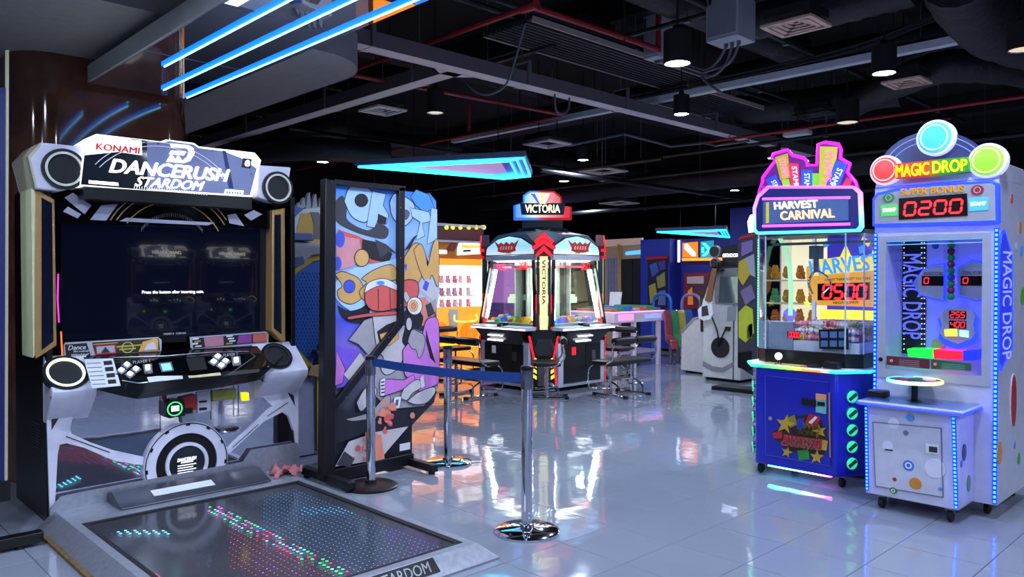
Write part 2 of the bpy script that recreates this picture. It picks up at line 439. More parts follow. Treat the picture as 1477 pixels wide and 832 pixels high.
# red sprinkler pipes
e = thing('sprinkler_pipe', 'red sprinkler pipe with an elbow and upright riser beside the electrical boxes', 'pipe')
MB(REDP).tube([(-4.52, 4.58, 3.7), (-4.5, 6.34, 3.7)], .028).build('pipe_run', e); MB(REDP).cyl((-4.5, 6.34, 3.67), (-4.5, 6.34, CZ), .028).build('riser', e)
MB(REDP).tube([(-4.52, 4.58, 3.7), (-7.2, 4.60, 3.7)], .026).build('pipe_run', e); MB(REDP).cyl((-4.45, 4.58, 3.7), (-4.62, 4.58, 3.7), .04).build('tee', e)
MB(BLACKM).cyl((-4.5, 5.8, 3.66), (-4.5, 5.8, CZ), .012, n=6).build('clamp_rod', e)
e = thing('sprinkler_pipe', 'thin red sprinkler pipe crossing below the forked cable tray', 'pipe')
MB(REDP).tube([(-6.75, 4.2, 3.5), (-6.55, 7.24, 3.5)], .022).build('pipe_run', e); MB(REDP).tube([(-6.55, 7.24, 3.5), (-13.4, 7.24, 3.5)], .022).build('pipe_run', e)
MB(REDP).cyl((-7.0, 6.05, 3.2), (-7.0, 6.05, 3.52), .018).build('drop', e)
p0 = at(1477, 139, Z=3.35); p1 = at(1060, 219, Z=3.35)
e = thing('sprinkler_pipe', 'thin bright red pipe running behind the ball-drop machine top', 'pipe')
MB(mat('red_pipe_bright', '#a3141d', .35)).tube([(1.5, p0.y, 3.35), (p1.x, p0.y, 3.35)], .02).build('pipe_run', e); MB(DARKP).cyl((p1.x + .5, p0.y, 3.35), (p1.x + .5, p0.y, CZ), .006, n=6).build('rod', e); MB(DARKP).cyl((0, p0.y, 3.35), (0, p0.y, CZ), .006, n=6).build('rod', e)
q = [at(x, y, Z=3.3) for x, y in ((820, 210), (900, 193), (968, 211), (1016, 206), (1032, 210), (1080, 203))]
e = thing('conduit', 'pale conduit with offsets bending below the main cable tray', 'pipe')
MB(ZINC).tube(q, .018).build('pipe_run', e); MB(DARKP).cyl(q[1], (q[1].x, q[1].y, CZ), .006, n=6).build('rod', e); MB(DARKP).cyl(q[3], (q[3].x, q[3].y, CZ), .006, n=6).build('rod', e)
# white trunking
t = thing('white_trunking', 'long white trunking with grey cable beside it rising to the right', 'trunking', (0, 7.88, 3.6))
MB(WHT).box(-9.5, -1.8, -.05, .05, 0, .07).build('trunk', t, smooth=False)
for k, (dy, dz, rr) in enumerate(((-.10, .09, .012), (-.14, .12, .01), (-.06, .13, .012))): MB(DARKP).tube(smooth_path([(-1.8, dy - .05, dz + .25), (-2.4, dy, dz + .15), (-3.6, dy, dz), (-7, dy, dz)], 5), rr, n=6).build('cable', t)
for x in (-8, -6.6, -2.4): MB(DARKP).cyl((x, 0, .07), (x, 0, CZ - 3.6), .006, n=6).build('rod', t)
# electrical boxes
def ebox(label, px0, px1, pyt, pyb, Y, depth):
    a = at(px0, pyb, Y=Y); b = at(px1, pyb, Y=Y); h = .62
    t = thing('electrical_box', label, 'electrical box', (a.x, Y, a.z))
    w = b.x - a.x
    MB(mat('box_grey', '#b0b4ba', .5)).box(0, w, 0, depth, 0, h).build('cabinet', t, bevel=.008)
    MB(mat('box_face', '#8a8e96', .5)).box(.02, w - .02, -.012, 0, .03, h - .03).build('door', t, bevel=.004)
    MB(BLACK).box(w*.12, w*.2, -.02, -.012, h*.5, h*.66).build('latch', t)
    for x in (w*.35, w*.55, w*.75): MB(ZINC).cyl((x, depth*.5, -.03), (x, depth*.5, .01), .018, n=10).build('gland', t)
    for x in (.05, w - .05): MB(DARKP).cyl((x, depth/2, h), (x, depth/2, CZ - a.z), .01, n=6).build('rod', t)
    return a, w, depth
a, w, dp = ebox('grey electrical box with three flexible conduits leaving its underside', 1018, 1064, 0, 62, 5.9, .3)
for k, x in enumerate((.35, .55, .75)):
    s = Vector((a.x + w*x, 5.9 + dp/2, a.z - .03)); q = [at(u, v, Y=6.05) for u, v in (((1035, 88), (1018, 100), (990, 92)), ((1045, 95), (1022, 110), (985, 100)), ((1050, 92), (1012, 108), (1040, 134)))[k]]
    pipe('flexible_conduit', ('innermost', 'middle', 'outermost')[k] + ' of the three flexible conduits hanging below the electrical box', [s] + q, .013, ZINC, 'conduit', 6)
ebox('farther grey electrical box behind the red riser', 928, 950, 0, 86, 6.6, .25)
q = [at(x, y, Y=5.0) for x, y in ((642, 82), (662, 92), (672, 118), (690, 134), (710, 135), (731, 120), (745, 80), (757, 35), (760, 14))]
pipe('loop_cable', 'grey cable hanging in a deep loop beside the tray fork', q, .011, ZINC, 'cable', 5)
q = [at(x, y, X=-5.6) for x, y in ((800, 146), (802, 158), (810, 164), (820, 158), (821, 146))]; q[0].z = q[-1].z = 3.42
pipe('bent_conduit', 'small U-shaped conduit under the main cable tray', q, .012, ZINC, 'conduit', 5)
# air diffusers
DIFW = mat('diffuser_white', '#d8d4d4', .5); DIFP = mat('diffuser_warm', '#e0b8a4', .5); DIFD = mat('diffuser_dark', '#1c1c22', .5)
def diffuser(label, px, py, Z, sx, sy, m, slats=4, up=.14, core=None):
    p = at(px, py, Z=Z); t = thing('air_diffuser', label, 'air vent', (p.x, p.y, Z), 0, 'square ceiling air diffusers')
    f = MB(m)
    for a in ((-sx, sx, -sy, -sy*.8), (-sx, sx, sy*.8, sy), (-sx, -sx*.8, -sy*.8, sy*.8), (sx*.8, sx, -sy*.8, sy*.8)): f.box(*a, 0, .025)
    f.build('frame', t, smooth=False, bevel=.004, seg=1)
    for k in range(slats):
        s = .74 - .16*k
        g = MB(m); w = .035
        for a in ((-s*sx, s*sx, -s*sy, -(s - w/sy*.6)*sy), (-s*sx, s*sx, (s - w/sy*.6)*sy, s*sy), (-s*sx, -s*sx + w, -s*sy, s*sy), (s*sx - w, s*sx, -s*sy, s*sy)): g.box(*a, .005 + .012*k, .012 + .012*k)
        g.build('louvre', t, smooth=False)
    MB(BLACKM).box(-sx*.9, sx*.9, -sy*.9, sy*.9, .07, up).build('neck', t, smooth=False)
    for x in (-.7, .7): MB(BLACKM).cyl((x*sx, 0, up), (x*sx, 0, CZ - Z), .006, n=6).build('rod', t)
diffuser('bright square air diffuser at the top right beside the thick duct', 1148, 40, 3.45, .21, .19, DIFP)
diffuser('second bright square air diffuser below the white trunking at right', 1308, 121, 3.45, .19, .19, DIFP)
diffuser('small square air diffuser below the grey bulkhead corner', 552, 161, 3.35, .2, .2, DIFW)
diffuser('large dark louvred air diffuser beside the red sprinkler pipe', 828, 57, 3.9, .33, .33, DIFD, 5)
diffuser('dark flat air diffuser above the crane machine topper', 1180, 168, 3.6, .25, .25, DIFD, 2)
diffuser('pale flat air diffuser far above the diamond prize machine', 870, 248, 3.25, .3, .3, DIFW, 2)
diffuser('pale rectangular air diffuser seen far back left of centre', 790, 209, 3.3, .25, .25, DIFW, 2)
diffuser('small far air diffuser over the central prize machine', 893, 294, 3.0, .3, .3, DIFW, 2)
p = at(1150, 196, Z=3.3); t = thing('ceiling_box', 'small pale box fixed near the thin red pipe', 'box', (p.x, p.y, 3.3)); MB(WHT).box(-.17, .17, -.07, .07, 0, .06).build('body', t, bevel=.01); MB(DARKP).cyl((0, 0, .06), (0, 0, CZ - 3.3), .008, n=6).build('rod', t)
# metal decking panels with pale edges
DECK = mat('dark_decking', '#2c2a32', .6); EDGE = mat('deck_edge', '#b6a49b', .5)
def deck(label, px, py, Z, lx, ly):
    p = at(px, py, Z=Z); t = thing('ribbed_panel', label, 'ceiling panel', (p.x, p.y, Z))
    MB(DECK).box(-lx, lx, -ly, ly, .02, .05).build('plate', t, smooth=False)
    n = int(lx*2/.06)
    for k in range(n): MB(DECK).box(-lx + k*.06, -lx + k*.06 + .03, -ly, ly, 0, .02).build('rib', t, smooth=False)
    for s in (-1, 1): MB(EDGE).box(s*lx - .008, s*lx + .008, -ly, ly, -.004, .05).build('edge_strip', t, smooth=False)
    for s in (-1, 1): MB(DARKP).cyl((0, s*ly*.8, .05), (0, s*ly*.8, CZ - Z), .006, n=6).build('rod', t)
deck('dark ribbed ceiling panel with pale edge strips behind the red riser', 880, 88, 3.75, .32, 1.5)
deck('dark ribbed ceiling panel above the main cable tray near the downlight', 1010, 150, 3.7, .4, .9)
# ducts
def duct(label, pts, r, name='air_duct', m=None, rib=True):
    P = smooth_path(pts, 8)
    t = thing(name, label, 'duct')
    rings = MB(m or DUCT); n = 16
    # ribbed flexible duct: radius varies along the path
    vs = []; fs = []; u = None
    for i in range(len(P)):
        tt = (P[min(i + 1, len(P) - 1)] - P[max(i - 1, 0)]).normalized()
        u = tt.orthogonal().normalized() if u is None else (u - tt*u.dot(tt)).normalized(); w = tt.cross(u)
        rr = r * (1 + (.035 * math.sin(i*2.1) + random.uniform(-.02, .02) if rib else 0))
        vs += [P[i] + (u*math.cos(2*PI*k/n) + w*math.sin(2*PI*k/n))*rr for k in range(n)]
    for i in range(len(P) - 1):
        for k in range(n): fs.append((i*n + k, i*n + (k + 1) % n, (i + 1)*n + (k + 1) % n, (i + 1)*n + k))
    fs += [tuple(range(n)), tuple(range((len(P) - 1)*n, len(P)*n))]
    rings.raw(vs, fs); rings.build('sleeve', t)
    for k in (len(P)//4, 3*len(P)//4):
        c = P[k]; MB(DARKP).cyl((c.x, c.y, c.z + r*.9), (c.x, c.y, CZ), .008, n=6).build('strap_rod', t)
def A(px, py, Z): return at(px, py, Z=Z)
duct('thick black flexible duct filling the top right corner', [A(1380, -40, 3.7), A(1400, 5, 3.7), A(1440, 45, 3.7), A(1520, 70, 3.7)], .26)
duct('wrapped black duct running along the top behind the bright air diffuser', [A(1090, 30, 3.75), A(1190, 12, 3.75), A(1260, -6, 3.75), A(1320, -22, 3.75)], .16)
duct('wrapped black duct running behind the right downlights', [A(1230, 150, 3.65), A(1330, 105, 3.65), A(1400, 95, 3.65), A(1500, 105, 3.65)], .17)
duct('dark round duct crossing below the left cable tray', [A(400, 200, 3.75), A(470, 185, 3.75), A(540, 205, 3.75), A(660, 215, 3.75)], .2)
duct('long dark duct low over the far left of the hall', [A(330, 225, 3.2), A(440, 215, 3.2), A(560, 222, 3.2)], .16)
duct('dark round duct far behind the main tray', [A(1060, 160, 3.8), A(1160, 150, 3.8), A(1300, 130, 3.8)], .2)
duct('long straight dark duct low across the far hall', [(-14, 12.5, 3.3), (-11, 12.5, 3.3), (-7, 12.5, 3.3), (-3, 12.5, 3.3)], .22, rib=False)
duct('straight dark duct over the far prize machines', [(-10.5, 11, 3.8), (-10.5, 13, 3.8), (-10.5, 16, 3.8), (-10.5, 19, 3.8)], .22, rib=False)
duct('straight black duct along the middle of the hall', [(-8.6, 9.0, 4.04), (-6, 9.0, 4.04), (-3, 9.0, 4.04), (0, 9.0, 4.04)], .16, rib=False)
duct('dark rectangular looking duct beside the deck panels', [(-4.2, 1.5, 4.1), (-4.2, 4, 4.1), (-4.2, 7, 4.1), (-4.2, 8.6, 4.1)], .2, rib=False)
# beams of the slab
BEAM = mat('dark_beam', '#121217', .7)
for k, y in enumerate((3.9, 6.6, 10.2, 14.4, 18.0)):
    tag(MB(BEAM).box(RX0 + .02, RX1 - .02, y - .14, y + .14, CZ - .34, CZ).build('ceiling_beam', bevel=.01), ('first', 'second', 'third', 'fourth', 'fifth')[k] + ' black ceiling beam counted from the camera, crossing the hall', kind='structure')
for k, x in enumerate((-12.6, -8.4, -3.0)):
    tag(MB(BEAM).box(x - .1, x + .1, RY0 + .02, RY1 - .02, CZ - .22, CZ).build('ceiling_beam', bevel=.01), ('far left', 'middle', 'right')[k] + ' black joist running away from the camera', kind='structure')
# dark service pipes
random.seed(11)
names = ('above the forked tray', 'above the red elbow', 'over the far booth', 'near the slab over the crane', 'over the orange machine', 'beside the deck panel', 'behind the white trunking', 'low over the far hall', 'right of the long duct', 'over the tall graffiti panel', 'behind the arrow sign', 'above the table game')
spec = [(1, -5.1, 2.6, 13, 3.84, .026), (1, -4.9, 2.6, 13, 3.84, .024), (0, 11.3, -14, 0, 3.25, .03), (0, 6.2, -4.8, 1, 3.86, .025), (0, 10.1, -15, -3, 3.35, .025), (1, -3.7, 4, 13, 3.82, .03), (0, 8.3, -9, 1, 3.8, .03), (0, 13.8, -15, -2, 3.0, .05), (1, -9.4, 5, 12.2, 3.43, .03), (0, 5.6, -13, -5.2, 3.75, .03), (0, 9.4, -15, -6.6, 3.2, .03), (1, -7.7, 8, 19, 3.0, .035)]
for (ax, c, a0, a1, z, r), nm in zip(spec, names):
    t = thing('service_pipe', 'dark painted service pipe ' + nm, 'pipe')
    P = [(c, a0, z), (c, a1, z)] if ax else [(a0, c, z), (a1, c, z)]
    MB(DARKP).tube(P, r).build('pipe_run', t)
    n = 4
    for i in range(n):
        s = a0 + (a1 - a0)*(i + .5)/n; q = (c, s) if ax else (s, c)
        MB(ZINC).tube([(q[0], q[1], z + r), (q[0], q[1], CZ)], .006, n=6).build('rod', t)
        MB(ZINC).box(q[0] - .03, q[0] + .03, q[1] - .03, q[1] + .03, z - r - .008, z - r).build('clip', t)
# ================================================================== dance game
DX, DY = -5.174, 2.0
def D(px, py, y=0.0):
    p = at(px, py, X=DX - y); return (p.x*0 + p.y - DY, p.z)
def DP(pts, y=0.0): return [D(a, b, y) for a, b in pts]
CARBON = mat('carbon_print', '#0e0f13', .3, var=.5, scale=90)
LILAC = mat('lilac_white', '#d5d3e6', .3, coat=.3)
SCREEN = mat('screen_glass', '#05060a', .008, emit='#16204a', es=.10, coat=1.0)
TXTW = glow('text_white', '#f2f4ff', 1.3)
dance = thing('dance_game_machine', 'large black and white dance game machine with a lit marquee and a glowing floor pad', 'arcade machine', (DX, DY, 0), PI/2)
# body
b = MB(BLACK); b.pyz([(.02, .0), (.8, .0), (.8, 2.0), (.3, 2.12), (.02, 2.05)], -.80, -.765); b.pyz([(.02, .0), (.8, .0), (.8, 2.0), (.3, 2.12), (.02, 2.05)], .775, .81); b.box(-.77, .78, .3, .8, 0, 2.0); b.build('cabinet', dance, smooth=False, bevel=.006)
for sx in (-.802,):
    for k in range(9): MB(GREYD).box(sx - .004, sx + .01, .18, .34, .42 + k*.018, .43 + k*.018).build('vent_slot', dance, smooth=False)
# lower front: mirror sheet, white frame, wheel
MB(MIRROR).box(-.765, .775, .012, .03, .10, .93).build('mirror_sheet', dance, smooth=False)
for px in (232, 305, 338, 345):
    x, z = D(px, 600); MB(GREYD).box(x - .0015, x + .0015, .008, .012, .5 if px > 240 else .46, .86).build('mirror_seam', dance, smooth=False)
MB(LILAC).pxz(DP([(72, 757), (66, 570), (122, 566), (165, 560), (115, 585), (105, 600), (101, 618), (103, 625), (130, 638), (165, 650), (207, 659), (206, 671), (165, 664), (120, 645), (96, 639), (86, 641), (83, 655), (78, 745)]), -.004, .012).build('front_frame', dance, smooth=False)
MB(LILAC).pxz(DP([(430, 652), (430, 536), (424, 533), (402, 552), (400, 578), (372, 606), (337, 638), (327, 649), (329, 655), (380, 608), (407, 594), (416, 600), (424, 622), (427, 650)]), -.004, .012).build('front_frame', dance, smooth=False)
MB(LILAC).pxz(DP([(405, 558), (411, 578), (398, 590), (370, 565)]), -.002, .012).build('front_gusset', dance, smooth=False)
for pts in ([(74, 620), (74, 598), (92, 590)], [(414, 565), (423, 570), (425, 585)]): MB(GREYD).pxz(DP(pts), -.007, -.003).build('inset', dance, smooth=False)
for pts in ([(95, 629), (158, 652)], [(385, 600), (415, 580)], [(335, 645), (372, 612)], [(428, 560), (412, 545)]):
    (x0, z0), (x1, z1) = DP(pts); MB(BLACK).tube([(x0, -.006, z0), (x1, -.006, z1)], .003, n=5).build('pinstripe', dance)
wx, wz = .005, .235
MB(LILAC).ringxz(wx, wz, .20, .272, -.02, .02, n=48).build('wheel_ring', dance)
MB(BLACK).ringxz(wx, wz, .262, .268, -.023, -.018, n=48).build('wheel_line', dance)
MB(BLACK).ringxz(wx, wz, .135, .198, -.008, .016, n=48).build('wheel_groove', dance)
for a in (.45, 1.0, 1.55, 2.1, 2.65, 3.2, -.1): MB(BLACK).ringxz(wx, wz, .250, .262, -.024, -.018, n=3, a0=a - .05, a1=a + .05).build('wheel_notch', dance)
MB(LILAC).ringxz(wx, wz, .118, .140, -.024, .012, n=40).build('hub_ring', dance)
MB(mat('hub_disc', '#14171f', .2, coat=.6)).pxz(circ(wx, wz, .12, 40), -.012, .012).build('hub_disc', dance)
text('DANCERUSH', wx - .062, wx + .062, wz + .018, wz + .040, -.0135, TXTW, dance, shear=.2, bold=.02)
text('STARDOM', wx - .04, wx + .04, wz + .004, wz + .015, -.0135, TXTW, dance, shear=.2)
for k in range(4): MB(TXTW).box(wx - .06, wx + .06 - .02*(k % 2), -.0135, -.012, wz - .012 - k*.016, wz - .007 - k*.016).build('print_line', dance, smooth=False)
# console
def CON(px, py):      # sloping console deck: z falls from .985 at y=.05 to .86 at y=-.24
    A0 = Vector((DX - .05, 0, .985)); A1 = Vector((DX + .24, 0, .855)); d = (A1 - A0).normalized(); n = Vector((-d.z, 0, d.x))
    r = ray(px, py); t = (A0 - ORG).dot(n) / r.dot(n); p = ORG + r*t
    return (p.y - DY, -(p.x - DX), p.z)
def deck_poly(mb, pix, h, m=None, h0=-.002):
    P = [Vector(CON(a, b_)) for a, b_ in pix]; n = Vector((0, -.41, .912))
    return mb.prism([p + n*h0 for p in P], [p + n*h for p in P], m)
CK = [(.06, .995), (-.16, .805), (-.15, .76), (.02, .60), (.06, .60)]
for a_, b_ in ((-.81, -.575), (.485, .815)): MB(LILAC).pyz(CK, a_, b_).build('console_cheek', dance, bevel=.008)
dk = MB(BLACKG)
pr = [(-.60, .06, .985), (.52, .06, .985), (.51, -.10, .917), (.47, -.22, .866), (.40, -.245, .855), (-.05, -.27, .845), (-.42, -.22, .866), (-.575, -.14, .900)]
dk.prism([Vector(p) - Vector((0, 0, .03)) for p in pr], [Vector(p) for p in pr]); dk.build('console_deck', dance, smooth=False)
vs = MB(mat('visor_black', '#101015', .25, coat=.3))
lo = [(-.60, -.13, .80), (-.42, -.16, .735), (-.35, -.17, .715), (.10, -.19, .735), (.42, -.16, .755), (.62, -.08, .86)]
up_ = [(-.62, -.125, .905), (-.42, -.225, .862), (-.30, -.245, .853), (.10, -.262, .847), (.50, -.245, .855), (.67, -.09, .92)]
vs.raw(lo + up_ + [(p[0], .03, p[2]) for p in lo], [(i, i + 1, i + 7, i + 6) for i in range(5)] + [(i + 12, i + 13, i + 1, i) for i in range(5)]); vs.build('visor', dance, smooth=False)
for pts in ([(72, 572), (130, 565), (135, 569), (74, 577)], [(372, 546), (423, 538), (424, 543), (380, 551)]): MB(GREYD).pxz(DP(pts, -.125), -.129, -.118).build('vent_strip', dance, smooth=False)
# control deck print and buttons
o = MB(WHITE); deck_poly(o, [(121, 518), (163, 517), (174, 556), (133, 560)], .001); o.build('instruction_card', dance, smooth=False)
o = MB(GREY)
for k in range(6): deck_poly(o, [(125 + k*1.6, 524 + k*6), (145 + k*1.6, 523 + k*6), (145 + k*1.6, 524.2 + k*6), (125 + k*1.6, 525.2 + k*6)], .0016)
for k in range(4): deck_poly(o, [(149 + k*2, 521 + k*9), (161 + k*2, 520 + k*9), (162 + k*2, 526 + k*9), (150 + k*2, 527 + k*9)], .0016, GREYD)
o.build('card_print', dance, smooth=False)
BTN = glow('button_white', '#eef3ff', 1.4); BEZ = mat('bezel_silver', '#9b9ca6', .3, .6)
def button(px, py, s=8, lit=True):
    o = MB(BEZ); deck_poly(o, [(px - s, py), (px, py - s*.72), (px + s, py), (px, py + s*.72)], .004); ob = o.build('button_bezel', dance, smooth=False)
    o = MB(BTN); k = s*.55; deck_poly(o, [(px - k, py - .5), (px - k*.2, py - k*.8), (px + k, py - .8), (px + k*.2, py + k*.5)], .011); o.build('button', ob, smooth=False)
for px, py in ((183, 527), (175, 535), (196, 533), (187.5, 540.5), (314, 515), (308, 522.5), (325, 521.5), (319, 528)): button(px, py)
for px, py in ((213, 531), (340.5, 520)):
    o = MB(BEZ); deck_poly(o, [(px - 7, py - 5), (px + 6, py - 6), (px + 7, py + 6), (px - 5, py + 7)], .003); ob = o.build('button_bezel', dance, smooth=False)
    o = MB(BTN); deck_poly(o, [(px - 3.5, py - 3), (px + 3, py - 3.5), (px + 3.5, py + 2.5), (px - 3, py + 3)], .01); o.build('button', ob, smooth=False)
o = MB(BEZ); deck_poly(o, [(229, 524), (247, 522), (251, 535), (233, 537)], .003); ob = o.build('card_reader', dance, smooth=False)
o = MB(glow('reader_blue', '#6fc4ff', 1.0)); deck_poly(o, [(232, 526), (245, 524.5), (248, 533.5), (235, 535)], .005); o.build('reader_pad', ob, smooth=False)
o = MB(BLACKM); deck_poly(o, [(268, 516.5), (294, 515), (299, 533), (274, 535)], .002); o.build('card_slot_panel', dance, smooth=False)
o = MB(WHITE); deck_poly(o, [(212, 544), (262, 538.5), (264, 546), (215, 551)], .001); o.build('white_strip', dance, smooth=False)
o = MB(mat('cream_paper', '#c9c39a', .6)); deck_poly(o, [(270, 539), (316, 533.5), (319, 541), (273, 545)], .001); o.build('cream_strip', dance, smooth=False)
def deck_text(s, pix4, m):        # lettering lying on the deck: corner pixels lower-left, lower-right, upper-left
    a, b_, c = [Vector(CON(*q)) for q in pix4]; o = text(s, 0, 1, 0, 1, 0, m, dance)
    n = Vector((0, -.41, .912)) * .0025
    return map_obj(o, lambda v: a + (b_ - a)*v.x + (c - a)*v.z + n)
deck_text('PLAYER 1', ((192, 525), (216, 522.5), (192, 521)), WHITE); deck_text('START', ((209, 540), (221, 539), (208.5, 537.5)), WHITE)
deck_text('PLAYER 2', ((322, 515), (343, 513), (322, 510.5)), WHITE); deck_text('START', ((336.5, 528.5), (348, 527.5), (336, 526)), WHITE)
o = MB(BEZ)
L_ = [CON(*q) for q in ((163, 516), (240, 513.5), (300, 508.5), (358, 507), (368, 514), (330, 541))]
o.tube([Vector(p) + Vector((0, 0, .002)) for p in L_], .0022, n=5); L_ = [CON(*q) for q in ((176, 549), (200, 553), (213, 551.5))]; o.tube([Vector(p) + Vector((0, 0, .002)) for p in L_], .003, n=5); o.build('deck_trim', dance)
# speakers
def speaker(x, z, y, r, lit, tilt, ringm):
    s = bpy.data.objects.new('speaker', None); COL.objects.link(s); s.parent = dance; s.location = (x, y, z); s.rotation_euler = (tilt, 0, 0)
    return s
RINGC = glow('speaker_ring_warm', '#e8f0c8', .8); RINGW = mat('speaker_ring', '#dcd8cc', .3, .1)
def spk(x, z, y, r, tilt, ringm):
    def tr(p):
        q = Matrix.Rotation(tilt, 3, 'X') @ Vector((p[0], p[1], p[2])); return Vector((x, y, z)) + q
    o = MB(BLACK); o.ringxz(0, 0, r*.90, r*1.06, -.010, .03, n=40); o.ringxz(0, 0, 0.001, r, .004, .03, BLACKM, n=40)
    ob = map_obj(o.build('speaker', dance), lambda v: tr(v))
    o = MB(ringm); o.ringxz(0, 0, r*.78, r*.90, -.014, .01, n=40); map_obj(o.build('speaker_ring', ob), lambda v: tr(v))
    o = MB(mat('speaker_cone', '#0a0c14', .6, var=.4, scale=200)); o.lathe([(0, .012), (r*.3, .006), (r*.78, .0)], axis='y', n=32); map_obj(o.build('speaker_mesh', ob, normals=False), lambda v: tr(v))
spk(-.722, 2.094, -.072, .112, 0, RINGW); spk(.627, 2.094, -.072, .108, 0, RINGW)
spk(-.722, .897, -.075, .114, -.72, RINGC); spk(.612, .905, -.075, .105, -.72, mat('speaker_ring_dark', '#3a3b42', .3, .4))
# upper speaker housings
for pts in ([(40, 225), (59, 205), (125, 212), (118, 268), (86, 276), (52, 272)], ):
    MB(LILAC).pxz(DP(pts, -.06), -.06, .35).build('speaker_housing', dance, bevel=.01)
MB(LILAC).pxz(DP([(372, 238), (420, 241), (414, 283), (400, 293), (372, 285)], -.06), -.06, .35).build('speaker_housing', dance, bevel=.01)
MB(mat('cream_side', '#b9b39c', .5)).pxz(DP([(40, 225), (59, 205), (59, 210), (44, 228), (54, 271), (51, 272)], -.061), -.062, .3).build('housing_edge', dance, smooth=False)
# header panel (tilted black glass with silver shapes) between marquee and screen
MB(BLACKG).pxz(DP([(78, 275), (118, 268), (372, 284), (408, 300), (400, 330), (80, 322)], .03), .03, .10).build('header_panel', dance, smooth=False)
hp = MB(mat('header_silver', '#a9a8bd', .35, .3))
for pts in ([(93, 285), (105, 278), (132, 296), (122, 309)], [(91, 305), (98, 298), (117, 309), (112, 315)], [(130, 317), (146, 296), (170, 294), (153, 318)], [(172, 319), (182, 314), (310, 321), (300, 325)], [(352, 310), (366, 303), (378, 309), (362, 318)], [(331, 322), (328, 310), (340, 308), (352, 326)]): hp.pxz(DP(pts, .028), .026, .03)
hp.build('header_print', dance, smooth=False)
cxh, czh = D(250, 345, .027)
for r, a0, a1 in ((.34, .5, 2.55), (.40, .55, 2.6), (.43, .6, 2.65)):
    MB(GOLD).ringxz(cxh, czh - .10, r, r + .006, .024, .03, n=24, a0=a0, a1=a1).build('header_arc', dance)
for k in range(34):
    a = .65 + k*.057; x, z = cxh + .24*math.cos(a), czh - .08 + .24*math.sin(a)
    if z < 1.95: MB(GREY).box(x - .001, x + .001, .026, .03, z - .012, z + .012).build('header_tick', dance, smooth=False)
# screen
MB(BLACKG).pxz(DP([(80, 312), (392, 322), (396, 488), (82, 500)], .09), .09, .16).build('screen_bezel', dance, smooth=False)
MB(SCREEN).pxz(DP([(88, 318), (384, 327), (388, 480), (90, 490)], .088), .085, .09).build('screen', dance, smooth=False)
x0, z0 = D(205, 424.5, .083); x1, z1 = D(294, 419, .083)
text('Press the button after inserting coin.', x0, x1, z0 - .002, z1 + .004, .0835, TXTW, dance)
x0, z0 = D(236, 483, .083); x1, z1 = D(268, 479, .083)
text('CREDIT 0   COIN 0/4', x0, x1, z0, z0 + .012, .0835, mat('dim_text', '#8d909c', .5, emit='#8d909c', es=.5), dance)
# strip of info labels under the screen
def strip(pts, m, y=.045, n='info_label', d=.006): return MB(m).pxz(DP(pts, y), y, y + d).build(n, dance, smooth=False)
RIM = mat('label_rim', '#a9a9b5', .4); strip([(92, 497), (94, 494), (228, 486), (233, 490), (233, 505), (229, 508), (96, 517), (92, 513)], RIM, .05); strip([(274, 486), (384, 478), (388, 482), (387, 494), (383, 497), (279, 505), (275, 501)], RIM, .05)
strip([(94, 497), (125, 494.5), (131, 513), (96, 515.5)], BLACKM, .047); strip([(133, 494), (229, 488), (231, 505), (138, 512.5)], mat('label_olive', '#23230f', .5), .047); strip([(277, 488), (382, 480), (385, 493), (279, 502.5)], BLACKM, .047)
strip([(137, 498), (167, 496), (168, 510), (138, 512)], RED, .045, 'thumb'); strip([(139, 500), (165, 498), (166, 508), (140, 510)], mat('thumb_grey', '#9ea4b4', .5), .043, 'thumb'); strip([(146, 509), (152, 500), (159, 508)], GREYD, .041, 'thumb')
strip([(206, 493), (222, 488.5), (228, 489), (228, 505), (200, 507)], mat('thumb_amber', '#d8a24a', .5), .045, 'thumb'); strip([(212, 497), (222, 493), (226, 503), (208, 505)], mat('thumb_pale', '#c9c0d8', .5), .043, 'thumb')
cx_, cz_ = D(184, 501, .044); MB(mat('ring_olive', '#b8b060', .5)).ringxz(cx_, cz_, .03, .036, .042, .046, n=24).build('label_ring', dance)
strip([(294, 487), (322, 485), (323, 498), (296, 500.5)], mat('thumb_rose', '#b5748a', .5), .045, 'thumb'); strip([(344, 484), (363, 482), (363, 494), (342, 496)], mat('thumb_purple', '#8a3d8f', .5), .045, 'thumb'); strip([(365, 482), (384, 480.5), (385, 492.5), (365, 494)], mat('thumb_coral', '#c0604f', .5), .045, 'thumb')
for s, q in (('Dance', ((98, 505), (124, 497))), ("like nobody's", ((106, 509), (131, 504))), ('Watching!', ((103, 514), (128, 509)))):
    (x0, z0), (x1, z1) = DP(q, .043); text(s, x0, x1, z0, z1, .043, WHITE, dance, shear=.25, bold=.01)
for q in ([(168, 499), (206, 496), (206, 498.5), (168, 501.5)], [(172, 503), (196, 501), (196, 503.5), (172, 505.5)], [(134, 496), (170, 493.5), (170, 495), (134, 497.5)]): strip(q, mat('print_ochre', '#a89a40', .5), .043, 'print_line', .002)
for k, (a_, b_) in enumerate(((278, 488), (281, 491.5), (277, 495), (282, 498.5), (327, 484), (329, 487.5), (331, 491), (327, 494.5))): strip([(a_, b_), (a_ + 9, b_ - .7), (a_ + 8.4, b_ + 1.4), (a_ - .6, b_ + 2.1)], mat('print_ochre', '#a89a40', .5) if k in (1, 7) else WHITE, .044, 'print_line', .002)
